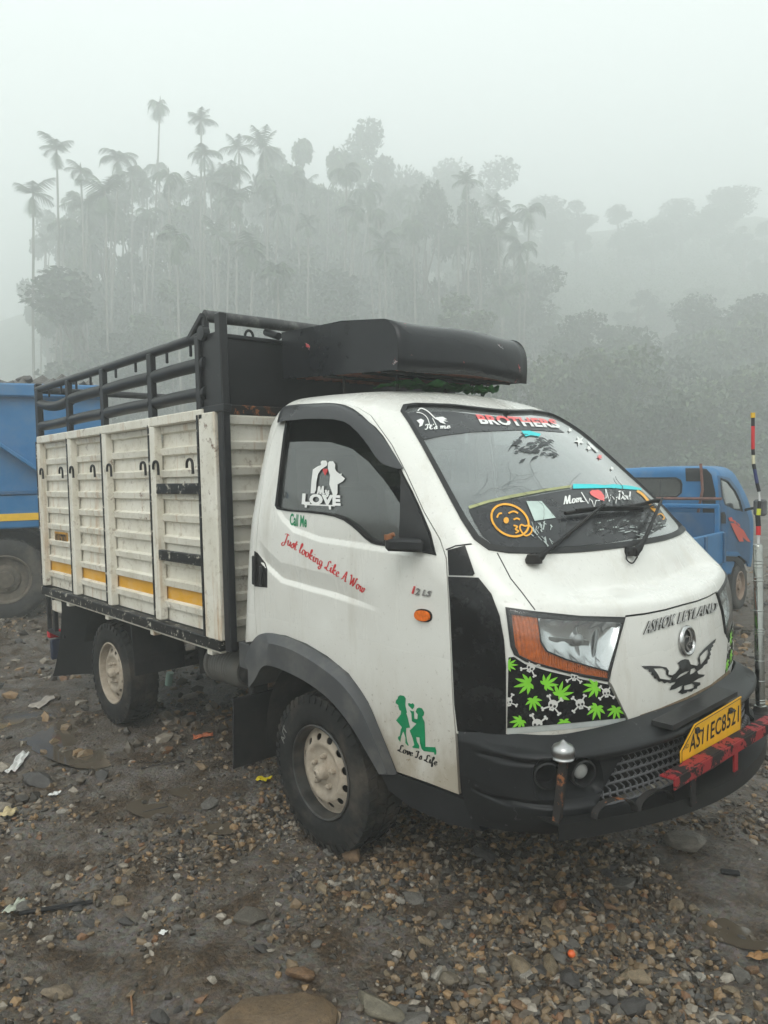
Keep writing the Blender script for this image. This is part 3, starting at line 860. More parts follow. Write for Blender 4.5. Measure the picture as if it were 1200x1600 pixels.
M_GLASS = make_glass('wet_windscreen_glass', (.74, .80, .80), .15, 3.4)
M_SGLASS = make_glass('wet_side_glass', (.50, .53, .53), .07, 2.8)
M_LENS = make_glass('clear_lamp_lens', (.93, .94, .94), .02, 1.0)

def band(name, S, outer, inner, mat, parent, off, thick, step=.03):
    return panel_uv(name, S, outer, [inner], mat, parent, off, thick, step)
# windscreen: rubber frame, glass
windscreen = panel_uv('windscreen', CAB, inset(ws_uv, .010), [], M_GLASS, truck, -.008, .005, .05)
band('windscreen_seal', CAB, inset(ws_uv, -.004), inset(ws_uv, .017), M_BLACKPL, windscreen, .006, .022)

# doors
def make_door(side):
    f = MIR if side > 0 else np.array([1, 1])
    du = inset(door_uv, .0035)*f; wu = win_uv*f
    d = panel_uv('door', CAB, du, [wu], M_WHITE, truck, .001, .02, .011, M_INNER)
    band('window_seal', CAB, inset(win_uv, -.006)*f, inset(win_uv, .010)*f, M_RUBBER, d, .005, .018)
    return d
door_r = make_door(-1); door_l = make_door(1)
for s in (-1, 1):
    f = MIR if s > 0 else np.array([1, 1])
    seam = CAB.at(door_uv*f); seam = seam-CAB.nrm(seam)*.022
    b = MB(); b.tube(seam[::2], .012, 6, closed=True); b.build('door_seal', M_RUBBER, door_r if s < 0 else door_l)
seam = CAB.at(grille_uv); seam = seam-CAB.nrm(seam)*.026
MB().tube(seam[::2], .014, 6, closed=True).build('nose_seal', M_RUBBER, cab_body)

GLASS_R = [(436, 797), (441, 735), (450, 690), (478, 689), (513, 690), (547, 700), (573, 720), (597, 748), (613, 771), (629, 797), (640, 820), (650, 858), (593, 851), (577, 845), (556, 824), (533, 808), (497, 801)]
def door_kit(d, mirror):
    panel_px('window_glass', CAB, GLASS_R, M_SGLASS, d, -.010, .005, .05, mirror=mirror)
    # weather visor standing off over the window
    VIS = [(436, 663), (440, 648), (446, 641), (497, 634), (535, 635), (560, 645), (590, 673), (612, 702), (631, 733), (626, 737), (612, 734), (600, 727), (580, 697), (561, 674), (541, 662), (500, 658), (438, 664)]
    u = px_uv(CAB, VIS, 1, (0, 8)); P, T = cdt_fill(u, [], .02)
    if mirror: u = u*MIR; P = P*MIR; T = T[:, ::-1]
    P3 = CAB.at(P); N3 = CAB.nrm(P3)
    edge = px_uv(CAB, [(436, 663), (440, 648), (446, 641), (497, 634), (535, 635), (560, 645), (590, 673), (612, 702), (631, 733), (627, 735), (606, 702), (585, 675), (557, 650), (535, 641), (497, 640), (447, 646)])
    if mirror: edge = edge*MIR
    topl = px_uv(CAB, [(436, 663), (440, 648), (446, 641), (497, 634), (535, 635), (560, 645), (590, 673), (612, 702), (631, 733)], 0)[:-40]
    topl = CAB.uv(CAB.hit(smooth_path([(434, 664), (446, 640), (497, 633), (535, 634), (560, 644), (590, 672), (612, 701), (632, 734)], 6)))*(MIR if mirror else np.array([1, 1]))
    dist = poly_dist(P, topl, False)
    lift = .008+.032*(1-np.exp(-(dist/.03)**1.3))
    t = T[0]; fn = np.cross(P3[t[1]]-P3[t[0]], P3[t[2]]-P3[t[0]])
    if fn @ N3[t[0]] < 0: T = T[:, ::-1]
    Q = P3+N3*lift[:, None]
    o = raw_mesh('rain_visor', np.concatenate([Q, Q-N3*.004]), [tuple(q) for q in T]+[tuple(len(Q)+i for i in q[::-1]) for q in T], plain('visor_black', (.03, .031, .034), .33, bumpk=.03), d, 60)
    # mirror sail and the stub of the arm
    panel_px('mirror_sail', CAB, [(628, 742), (648, 780), (671, 833), (680, 866), (660, 863), (626, 857), (628, 800)], M_BLACKPL, d, .012, .014, .03, mirror=mirror)
    sg = 1 if mirror else -1
    p0 = CAB.hit([(664, 852)])[0]; p1 = CAB.hit([(628, 852)])[0]
    for p in (p0, p1): p[1] = abs(p[1])*sg
    outv = np.array([0, sg, 0])
    b = MB(); a = p0+outv*.01; e = np.array(on_y((602, 850), -.90)); e[1] = abs(e[1])*sg
    b.bar(a, e, .075, .045, .014); o = b.build('mirror_arm', M_BLACKPL, d)
    if not mirror:
        b = MB(); q = np.array(on_y((607, 838), -.90)); b.cyl(q-np.array([0, 0, .012]), q+np.array([0, 0, .006]), .016, 14); b.cyl(q, q+np.array([.02, .01, .008]), .008, 8)
        b.build('mirror_stub', plain('rust', (.22, .09, .04), .8, var=.4), d)
    # pull handle in a dark recess
    panel_px('handle_recess', CAB, [(398, 861), (403, 864), (415, 880), (418, 890), (418, 918), (398, 916)], M_RUBBER, d, .003, .006, .02, mirror=mirror)
    h0, h1 = CAB.hit([(401, 868)])[0], CAB.hit([(401, 913)])[0]
    h2, h3 = CAB.hit([(411, 884)])[0], CAB.hit([(411, 914)])[0]
    b = MB()
    for p in (h0, h1, h2, h3): p[1] = sg*(abs(p[1])+.014)
    b.bar(h0, h1, .022, .016, .005, up=(0, 1, 0)); b.bar(h2, h3, .016, .012, .004, up=(0, 1, 0))
    b.build('handle', M_BLACKPL, d)
    # side repeater and badge
    panel_px('side_indicator', CAB, [(651, 952), (673, 955), (674, 971), (651, 968)], plain('amber_lens', (.75, .16, .015), .15, var=.2, scale=90), d, .014, .016, .01, rnd=2, mirror=mirror)
    panel_px('indicator_base', CAB, [(649, 950), (675.5, 953), (676, 973), (649, 970)], M_RUBBER, d, .004, .006, .02, rnd=2, mirror=mirror)
door_kit(door_r, False); door_kit(door_l, True)

# ---- fender flares, sills
M_FLARE = plain('grey_fender_plastic', (.060, .062, .066), .5, var=.15, scale=5, bumpk=.1, dirt=(.20, .19, .17), dirt_amt=.5, dirt_scale=6)
FL_OUT = [(620, 1209), (598, 1152), (575, 1097), (545, 1053), (512, 1026), (479, 1006), (446, 993), (415, 989), (398, 1003), (386, 1032)]
FL_MID = [(606, 1210), (585, 1158), (562, 1108), (533, 1069), (500, 1042), (468, 1022), (440, 1010), (412, 1006), (396, 1024), (387, 1046)]
FL_IN = [(592, 1210), (575, 1180), (547, 1133), (514, 1093), (480, 1067), (446, 1049), (420, 1040), (408, 1044), (398, 1062), (388, 1075)]
def make_flare(side):
    rows = []
    for L, yy in ((FL_OUT, .797), (FL_OUT, .815), (FL_MID, .845), (FL_IN, .846), (FL_IN, .80), (FL_IN, .66)):
        p = smooth_path(L, 5); q = np.array([on_y(t, -yy) for t in p]); rows.append(q)
    # the traced inner edge lies on the outer face: keep its x,z, move only y for the last rows
    rows[4][:, 0] = rows[3][:, 0]; rows[4][:, 2] = rows[3][:, 2]; rows[5][:, 0] = rows[3][:, 0]; rows[5][:, 2] = rows[3][:, 2]
    rows[1][:, 0] = rows[0][:, 0]; rows[1][:, 2] = rows[0][:, 2]
    n = len(rows[0]); V = np.concatenate(rows); V[:, 1] *= -side
    F = [(i*n+j, i*n+j+1, (i+1)*n+j+1, (i+1)*n+j) for i in range(len(rows)-1) for j in range(n-1)]
    if side < 0: F = [f[::-1] for f in F]
    return raw_mesh('wheel_arch', V, F, M_FLARE, truck, 35)
make_flare(-1); make_flare(1)
for s in (-1, 1):
    b = MB()
    pts = [on_y(p, -.79)[[0, 2]] for p in ((594, 1211), (622, 1211), (668, 1228), (722, 1249), (752, 1300), (700, 1288), (640, 1262), (606, 1236))]
    b.prism([tuple(p) for p in pts][::1], -.785, -.70, 'xz') if s < 0 else b.prism([tuple(p) for p in pts], .70, .785, 'xz')
    b.build('sill', M_BLACKPL, truck, fix=True)
    # inner wheel housing
    b = MB(); arc = [(.02+.46*math.cos(t), .40+.46*math.sin(t)) for t in np.linspace(-.1, math.pi+.12, 20)]
    V = [(x, s*.78, z) for x, z in arc]+[(x, s*.40, z) for x, z in arc]; n = len(arc)
    b.add(V, [(i, i+1, n+i+1, n+i) for i in range(n-1)]+[tuple(range(n, 2*n))]); b.build('wheel_housing', M_DARK, truck, fix=True)
    # bracket at the rear foot of the cab
    b = MB(); b.prism([(-.64, .70), (-.50, .70), (-.50, .825), (-.64, .825)], s*.70, s*.80, 'xz'); b.build('cab_step', M_FLARE, truck, fix=True)
# mud flap behind the front wheel
for s in (-1, 1):
    b = MB(); b.box((-.64, s*.695, .37), (.012, .31, .36), .003, Matrix.Rotation(.06, 3, 'Y')); b.build('mud_flap', M_RUBBER, truck)

# ---- black film on the front corners
def corner_film(mirror):
    a = panel_px('corner_film', CAB, [(701, 901), (748, 903), (768, 928), (781, 962), (788, 1000), (791, 1040), (791, 1147), (740, 1146), (716, 1142), (711, 1100), (707, 1010), (704, 940)], M_FILM, cab_body, .0045, .003, .016, mirror=mirror)
    b = panel_px('corner_film', CAB, [(700, 860), (727, 853), (742, 896), (739, 900), (702, 899)], M_FILM, cab_body, .0045, .003, .016, mirror=mirror)
corner_film(False); corner_film(True)
# joint between windscreen pillar and bonnet
for s in (-1, 1):
    q = CAB.hit(densify(np.array([(697, 859), (712, 853), (728, 851), (737, 850)], float), 4, False)); q[:, 1] *= -s
    MB().tube(q, .0028, 6).build('panel_joint', M_RUBBER, cab_body)
    q = CAB.hit(densify(np.array([(777, 864), (787, 883), (798, 904), (815, 925), (836, 953)], float), 5, False)); q[:, 1] *= -s
    MB().tube(q, .002, 6).build('panel_joint', M_RUBBER, cab_body)

# ---- nose panel, badge and letters
def nose_push(P):
    z = P[:, 2]; ay = np.abs(P[:, 1])
    zc = .945+.05*0
    return .012*np.clip((zc-z)/.035, 0, 1)-.004
NOSE = panel_uv('nose_panel', CAB, inset(grille_uv, .003), [], M_WHITE, truck, 0, .018, .018, M_INNER, push=nose_push)
class Pushed(Surf):
    pass
def nose_fn(P): return cab_fn(P)-nose_push(P)
NS = Surf(nose_fn, CAB.c)
b_dirt = plain('brown_grime', (.17, .12, .07), .85, var=.4, scale=40)
panel_px('grime_slot', NS, [(1000, 1117), (1030, 1107), (1075, 1088), (1110, 1070), (1139, 1047), (1140, 1055), (1112, 1078), (1077, 1097), (1032, 1117), (1000, 1128)], b_dirt, NOSE, .002, .002, .03)
M_BADGE = plain('dull_chrome_badge', (.55, .55, .55), .22, 1.0, var=.1)
M_BFACE = plain('bright_badge_face', (.50, .50, .49), .25, .35, var=.1)
text_px('badge_lettering', NS, 'ASHOK LEYLAND', [(1004, 991), (1117.5, 954.5), (1118.5, 939.5), (1008, 971)], M_BFACE, NOSE, .0075, .12, .0, 1.08, thick=.003)
text_px('badge_lettering', NS, 'ASHOK LEYLAND', [(1003.6, 992.2), (1117.3, 955.8), (1119.3, 939.8), (1007.5, 971.5)], M_RUBBER, NOSE, .0025, .12, .022, 1.08)
cx, cyy = 1071, 1001.5
el = [(cx+10*math.cos(t), cyy+21.5*math.sin(t)) for t in np.linspace(0, 2*math.pi, 33)[:-1]]
q = NS.hit(el); N_ = NS.nrm(q)
emb = MB().tube(q+N_*.008, .0085, 8, closed=True).build('emblem', M_BADGE, NOSE)
panel_px('emblem_disc', NS, el, plain('dark_badge', (.05, .05, .05), .4), NOSE, .004, .004, .02)
strokes = []
for k in range(3):
    a0 = k*2*math.pi/3+.4
    strokes.append((np.array([(cx+10*r*math.cos(a0+w), cyy+21*r*math.sin(a0+w)) for r, w in zip(np.linspace(.95, .35, 9), np.linspace(0, 2.0, 9))]), np.linspace(4.6, 2.2, 9)))
strokes.append((np.array([(1068, 995), (1073, 994), (1073, 1001), (1069, 1007), (1074, 1006)]), 2.0))
strokes_px('emblem_swirl', NS, strokes, M_BADGE, NOSE, .011)

# ---- headlights
M_AMBER = plain('amber_reflector', (.80, .15, .005), .2, var=.3, scale=60, coat=.5)
M_LFRAME = plain('lamp_housing_black', (.02, .02, .021), .35)
_nt = M_AMBER.node_tree; _w = _nt.nodes.new('ShaderNodeTexWave'); _w.inputs['Scale'].default_value = 38; _w.bands_direction = 'Y'; _w.inputs['Distortion'].default_value = .6
_tc = _nt.nodes.new('ShaderNodeTexCoord'); _nt.links.new(_tc.outputs['Object'], _w.inputs['Vector']); bump(_nt, _nt.nodes['Principled BSDF'], _w.outputs['Fac'], .6, .01)
AMB = [(799, 960), (839.6, 965), (842, 985), (844, 1003), (853, 1018), (883, 1031), (917, 1041), (950, 1050), (950, 1060), (915, 1054), (880, 1047), (835, 1034.5), (812, 1024), (805, 1010)]
REF = [(840.5, 965.5), (880, 969), (925, 971), (972, 973), (963, 1008), (951, 1048), (917, 1039), (884, 1029), (855, 1016.5), (846, 1002), (843, 985)]
def make_lamp(mirror):
    f = MIR if mirror else np.array([1, 1])
    fr = panel_uv('headlight', CAB, inset(lamp_uv, .003)*f, [px_uv(CAB, AMB)*f, px_uv(CAB, REF)*f], M_LFRAME, truck, .004, .012, .03)
    # bowl
    u = px_uv(CAB, REF, 0, (), 4); u0 = u.copy()
    P, T = cdt_fill(u, [], .012); dist = poly_dist(P, u)
    if mirror: P = P*f; T = T[:, ::-1]
    P3 = CAB.at(P); N3 = CAB.nrm(P3)
    dep = -.004-.036*(1-np.exp(-dist/.02))
    cen = CAB.at((u0.mean(0)*f)[None])[0]
    Q = P3+N3*dep[:, None]; Q[:, 2] += np.where(dist > .004, .004*np.sin(P[:, 0]*120), 0)
    t = T[0]
    if np.cross(P3[t[1]]-P3[t[0]], P3[t[2]]-P3[t[0]]) @ N3[t[0]] < 0: T = T[:, ::-1]
    raw_mesh('reflector', Q, [tuple(t) for t in T], M_CHROME, fr, 30)
    n = CAB.nrm(cen[None])[0]
    MB().tube([cen-n*.036, cen-n*.022, cen-n*.012], [.022, .020, .004], 14).build('bulb_shield', M_STEEL, fr)
    # divider bars in the reflector
    b = MB()
    for (p, q_) in (((862, 1000), (930, 1006)), ((905, 972), (912, 1030)), ((944, 975), (936, 1040))):
        w = CAB.hit([p, q_]); nn = CAB.nrm(w); w = w-nn*.030
        if mirror: w[:, 1] *= -1
        b.bar(w[0], w[1], .004, .018, .001)
    b.build('reflector_rib', M_STEEL, fr)
    panel_px('indicator_lens', CAB, AMB, M_AMBER, fr, -.003, .012, .03, mirror=mirror)
    panel_uv('lens', CAB, inset(lamp_uv, .009)*f, [], M_LENS, fr, .0055, .003, .05)
make_lamp(False); make_lamp(True)

# ---- bumper
Xb = pchip([.30, .43, .49, .535, .555, .568, .60, .69, .702, .712, .722, .732, .740, .775, .80], [1.24, 1.30, 1.345, 1.366, 1.368, 1.352, 1.347, 1.352, 1.366, 1.376, 1.378, 1.372, 1.358, 1.285, 1.23])
def bump_fn(P):
    x, y, z = P[:, 0], P[:, 1], P[:, 2]; ay = np.abs(y)
    s1 = ay-(.825-.10*np.maximum(.6-z, 0)-.9*np.maximum(z-.72, 0)**1.2)
    sl = (Xb(z+.006)-Xb(z-.006))/.012
    s2 = (x-Xb(z)+.30*np.maximum(ay-.05, 0)**2+.25*np.maximum(ay-.45, 0)**2)/np.sqrt(1+np.minimum(sl*sl, 4))
    return smax(s1, s2, .16)
BUM = Surf(bump_fn, (.55, 0, .62))
b_side = BUM.hit(densify(np.array([(716, 1143), (718, 1190), (724, 1248), (738, 1288)], float), 6, False))
b_bot = BUM.hit(densify(np.array([(738, 1288), (790, 1299), (850, 1303), (900, 1300), (960, 1287)], float), 6, False))
def bum_xyz(y, z):
    y = np.atleast_1d(np.asarray(y, float)); z = np.broadcast_to(np.asarray(z, float), y.shape)
    lo = np.full(len(y), .56); hi = np.full(len(y), 2.)
    for _ in range(40):
        mid = (lo+hi)/2; v = BUM.fn(np.stack([mid, y, z], 1)); lo = np.where(v < 0, mid, lo); hi = np.where(v < 0, hi, mid)
    return np.stack([lo, y, z], 1)
bb_uv = BUM.uv(bum_xyz(np.linspace(b_bot[-1, 1], 0, 12), b_bot[-1, 2]))
bt_uv = BUM.uv(np.concatenate([bum_xyz(np.linspace(0, -.74, 26), np.linspace(.782, .772, 26))]))
bh = np.concatenate([bt_uv, BUM.uv(b_side)[0:], BUM.uv(b_bot)[1:], bb_uv[1:]])
bh[0, 0] = 0; bh[-1, 0] = 0; bh = dedupe(bh)
bum_uv = np.concatenate([bh, (bh*MIR)[::-1][1:-1]])
POCKET = [(832, 1186), (834, 1243), (842, 1250), (890, 1249), (930, 1243), (945, 1232), (940, 1194), (930, 1184), (880, 1184)]
pk_uv = px_uv(BUM, POCKET, 1)
gr_pts = np.concatenate([bum_xyz(np.linspace(-.50, .50, 20), .70), bum_xyz(np.linspace(.62, -.62, 24), .53)])
gr_uv = dedupe(BUM.uv(gr_pts))
M_BUMP = chipped('scuffed_bumper_plastic', (.014, .0145, .016), (.10, .10, .098), .40, .63, 26, under2=(.045, .044, .042))
bumper = panel_uv('bumper', BUM, bum_uv, [pk_uv, pk_uv*MIR, densify(gr_uv, .03)], M_BUMP, truck, 0, .02, .014, M_DARK)
for f in (np.array([1, 1]), MIR):
    P, T = cdt_fill(pk_uv*f, [], .015); d_ = poly_dist(P, pk_uv*f); P3 = BUM.at(P); N3 = BUM.nrm(P3)
    dep = -.045*(1-np.exp(-d_/.014))
    if np.cross(P3[T[0][1]]-P3[T[0][0]], P3[T[0][2]]-P3[T[0][0]]) @ N3[T[0][0]] < 0: T = T[:, ::-1]
    raw_mesh('fog_lamp_recess', P3+N3*dep[:, None], [tuple(t) for t in T], M_BLACKPL, bumper, 40)
    for (px, rad, lens) in (((857, 1215), .040, False), ((915, 1211), .040, True)):
        c = BUM.hit([px])[0]; nn = BUM.nrm(c[None])[0]; c = c-nn*.03
        c[1] *= f[0]; nn[1] *= f[0]
        Mx = Vector(nn).to_track_quat('Y', 'Z').to_matrix().to_4x4(); Mx.translation = Vector(c)
        b = MB(); prof = [(rad+.006, 0), (rad+.006, .022), (rad, .024), (rad-.003, .0), (rad-.01, -.03), (.001, -.032)]
        b.lathe(prof, 'y', 28); V = np.concatenate(b.V) @ np.array(Mx)[:3, :3].T+np.array(Mx)[:3, 3]
        raw_mesh('fog_lamp_ring', V, b.F, M_LFRAME, bumper, 40)
        if lens:
            b = MB(); b.lathe([(.0005, .008), (.016, .007), (.025, .003), (.026, 0)], 'y', 24)
            V = np.concatenate(b.V) @ np.array(Mx)[:3, :3].T+np.array(Mx)[:3, 3]
            raw_mesh('fog_lamp_lens', V, b.F, plain('frosted_lens', (.30, .30, .29), .2, var=.2), bumper, 60)
# lower grille: net of bars on a curved sheet, black void behind
b = MB()
for z0 in np.arange(.535, .70, .030):
    yl = .485+.12*(.70-z0)/.17; p = bum_xyz(np.linspace(-yl, yl, 31), z0); p[:, 0] -= .022; b.tube(p, .0045, 5)
for k in range(44):
    y0 = -.62+k*.029
    pp = [(float(np.clip(y0+(.013 if j % 2 else 0), -(.485+.12*(.17-j*.015)/.17), .485+.12*(.17-j*.015)/.17)), .53+j*.015) for j in range(12)]
    p = np.array([bum_xyz(y_, z_)[0] for y_, z_ in pp]); p[:, 0] -= .022; b.tube(p, .004, 5)
tag(b.build('grille_net', plain('grey_grille_net', (.10, .10, .105), .45), bumper), kind='stuff')
b = MB(); p = np.concatenate([bum_xyz(np.linspace(-.64, .64, 21), .72), bum_xyz(np.linspace(-.64, .64, 21), .51)]); p[:, 0] -= .09
b.add(p, [(i, i+1, 22+i, 21+i) for i in range(20)]); b.build('grille_backing', M_DARK, bumper, fix=True)

# number plate
PLX = 1.385
pl = [on_x(p, PLX) for p in ((1064, 1175), (1064, 1193.5), (1158, 1142), (1158.5, 1088), (1086, 1132))]
b = MB(); b.prism([(p[1], p[2]) for p in pl], PLX-.004, PLX, 'yz'); 
plate = b.build('number_plate', plain('plate_yellow', (.80, .42, .01), .38, var=.06, dirt=(.35, .2, .05), dirt_amt=.3, dirt_scale=12), truck, 0, fix=True)
M_INK = plain('black_print', (.008, .008, .008), .45)
def flat_text(name, txt, quad, x, mat, parent, shear=0, bold=0., space=1.):
    V, F = text_flat(txt, shear, bold, space); q = quad_map(V, quad)
    P = np.array([on_x(p, x) for p in q]); return raw_mesh(name, P, F, mat, parent, 0)
flat_text('plate_lettering', 'AS11EC8521', [(1077, 1176), (1154.5, 1127.5), (1155, 1101.5), (1079, 1149)], PLX+.0015, M_INK, plate, 0, .012, 1.08)
flat_text('plate_lettering', 'IND', [(1068, 1172), (1076, 1168), (1076, 1161.5), (1069, 1165.5)], PLX+.0015, M_INK, plate)
bd = MB(); cen = np.mean(np.array(pl), 0)
pp = [cen+(np.array(p)-cen)*np.array([1, .975, .93])+np.array([.0012, 0, 0]) for p in pl]
bd.tube(pp, .0012, 4, closed=True); bd.build('plate_border', M_INK, plate)
for px in ((1088, 1141), (1140, 1110)):
    c = on_x(px, PLX); b = MB(); b.box(c+np.array([.004, 0, 0]), (.01, .022, .02), .004); b.bar(c+np.array([.006, 0, 0]), c+np.array([.008, .03, -.006]), .008, .006)
    b.build('plate_clip', M_RUBBER, plate)
# step the plate sits on
b = MB(); P = [on_x(p, 1.372) for p in ((1049, 1133), (1049, 1141), (1150, 1087), (1150, 1080))]
b.prism([(p[1], p[2]) for p in P], 1.30, 1.378, 'yz'); b.build('plate_step', M_BLACKPL, bumper, fix=True)

# ---- front guard
guard_x = lambda y: 1.455-.37*y*y
gz = .525
ys = np.linspace(-.77, .77, 33)
guard = MB()
def sweep(prof, ys, xf, zf=lambda y: 0.):
    V = []; n = len(prof)
    for y in ys:
        for (dx, dz) in prof: V.append((xf(y)+dx, y, zf(y)+dz))
    F = [(i*n+k, i*n+(k+1) % n, (i+1)*n+(k+1) % n, (i+1)*n+k) for i in range(len(ys)-1) for k in range(n)]
    F += [tuple(range(n)), tuple((len(ys)-1)*n+k for k in range(n))[::-1]]
    return V, F
V, F = sweep([(-.085, .005), (0, .005), (0, -.048), (-.006, -.048), (-.006, -.002), (-.085, -.002)], ys, guard_x, lambda y: gz)
guard.add(V, F)
guard_o = guard.build('front_guard', chipped('guard_black', (.013, .013, .013), (.11, .035, .02), .5, .68, 16), truck, 30, fix=True)
# two hoops of flat bar
def hoop(px0, px1, h):
    a = np.array(on_z(px0, gz+.01)); c = np.array(on_z(px1, gz+.01)); n = 13; V = []
    for i in range(n):
        t = .5-.5*math.cos(math.pi*i/(n-1)); p = a+(c-a)*t+np.array([0, 0, h*math.sin(math.pi*i/(n-1))])
        for dx in (-.011, .011): V.append(p+np.array([dx, dx*.2, 0]))
    V2 = [v+np.array([0, 0, -.004]) for v in V]
    F = [(2*i, 2*i+1, 2*i+3, 2*i+2) for i in range(n-1)]
    k = len(V); F += [(k+2*i, k+2*i+2, k+2*i+3, k+2*i+1) for i in range(n-1)]
    F += [(2*i, 2*i+2, k+2*i+2, k+2*i) for i in range(n-1)]+[(2*i+1, k+2*i+1, k+2*i+3, 2*i+3) for i in range(n-1)]
    raw_mesh('hoop', np.array(V+V2), F, M_RUSTBLK, guard_o, 40, )
hoop((928, 1277), (992, 1266), .052); hoop((996, 1265), (1048, 1248), .048)
# red angle bar on two uprights
RBX = 1.445
a = on_x((1055, 1226), RBX); c = np.array([RBX, .52, a[2]-.004])
b = MB(); b.box(((RBX-.004), (a[1]+c[1])/2, a[2]-.002), (.006, c[1]-a[1], .038), .001); b.box((RBX-.032, (a[1]+c[1])/2, a[2]+.014), (.044, c[1]-a[1], .006), .001)
b.build('angle_bar', M_REDBLK, guard_o)
for px in ((1083, 1225), (1149, 1186)):
    p = on_x(px, RBX-.012); b = MB(); b.box((RBX-.012, p[1], (a[2]+gz)/2-.012), (.008, .032, a[2]-gz+.02), .002); b.build('upright', M_REDBLK, guard_o)
# rusty post with steel finial
pb = np.array([guard_x(-.755)-.03, -.755, gz]); ptop = np.array(on_x((880, 1186), pb[0]))
b = MB(); b.bar(pb, ptop, .028, .012, .002); b.bar(pb+np.array([.0, .014, 0]), ptop+np.array([0, .014, 0]), .005, .03, .001); b.build('post', M_RUSTBLK, guard_o)
b = MB(); b.lathe([(.0, .0), (.034, .0), (.036, .004), (.034, .008), (.033, .012), (.037, .022), (.037, .034), (.031, .044), (.016, .052), (.004, .062), (.0, .064)], 'z', 28, c=ptop)
b.build('finial', M_STEEL, guard_o)
# steel marker pole with a flexible taped rod, on the other end
pb = np.array([guard_x(.755)-.03, .755, gz+.005])
depth = (pb-CAM_C)@CAM_R[2]
def pp_(px): return at_depth(px, depth)
base = pp_((1188, 1110)); top = pp_((1184, 850))
b = MB(); ax = (top-base); L = np.linalg.norm(ax)
prof_r = []; pts = []
for t, r in ((0, .026), (.03, .026), (.035, .0205), (.985, .0205), (.995, .018), (1, .012)): pts.append(base+ax*t); prof_r.append(r)
b.tube(pts, prof_r, 24)
for t in (.05, .065, .18, .30, .46, .475, .49, .60, .78, .80, .86, .88, .90):
    c = base+ax*t; b.tube([c-ax/L*.0025, c, c+ax/L*.0025], [.0205, .0225, .0205], 24, cap=False)
b.build('marker_pole', plain('brushed_steel', (.36, .37, .35), .16, 1.0, var=.12, scale=4, dirt=(.13, .12, .09), dirt_amt=.6, dirt_scale=7), guard_o)
b = MB(); b.lathe([(.0, -.012), (.05, -.012), (.05, .0), (.03, .01), (.027, .03), (.0, .03)], 'z', 24, c=base-np.array([0, 0, .01]))
b.bar(base-np.array([0, 0, .02]), base+np.array([.03, .10, -.05]), .05, .012); b.build('pole_foot', M_DARK, guard_o)
segs = [((1185, 852), (1185, 836), .006, (.55, .55, .55)), ((1185, 836), (1185, 822), .0105, (.55, .02, .025)), ((1185, 822), (1184, 805), .0110, (.012, .012, .014)), ((1185, 805), (1186, 795), .0090, (.55, .58, .05)),
        ((1186, 795), (1187, 783), .0085, (.012, .012, .014)), ((1187, 783), (1186, 768), .0045, (.55, .55, .55)), ((1186, 768), (1183, 755), .0080, (.012, .012, .014)), ((1183, 755), (1179, 733), .0080, (.03, .04, .13)), ((1179, 733), (1177.5, 725), .0080, (.012, .012, .014)),
        ((1177.5, 725), (1177, 711), .0075, (.55, .52, .36)), ((1177, 711), (1176.5, 702), .0078, (.012, .012, .014)), ((1176.5, 702), (1176.5, 666), .0080, (.55, .02, .03)), ((1176.5, 666), (1176.5, 653), .0080, (.012, .012, .014)), ((1176.5, 653), (1176.5, 645), .0100, (.70, .42, .02))]
for i, (p, q, r, c) in enumerate(segs):
    a_, c_ = pp_(p), pp_(q)
    MB().tube([a_, (a_+c_)/2, c_], r, 10).build('rod_tape', plain('tape_%d_%d_%d' % tuple(int(x*99) for x in c), c, .45), guard_o)
# ================================================================== wheels
M_TYRE = plain('worn_tyre_rubber', (.016, .016, .016), .75, var=.3, scale=30, dirt=(.12, .10, .08), dirt_amt=.7, dirt_scale=5, spec=.25)
M_RIM = plain('dusty_cream_rim', (.40, .34, .27), .7, var=.25, scale=10, dirt=(.17, .12, .08), dirt_amt=.6, dirt_scale=12)
M_BARREL = plain('scuffed_rim_steel', (.055, .055, .053), .38, .4, var=.5, scale=12, dirt=(.12, .09, .07), dirt_amt=.7, dirt_scale=10)
M_LETTER = plain('worn_white_letter', (.20, .195, .18), .7, var=.4)

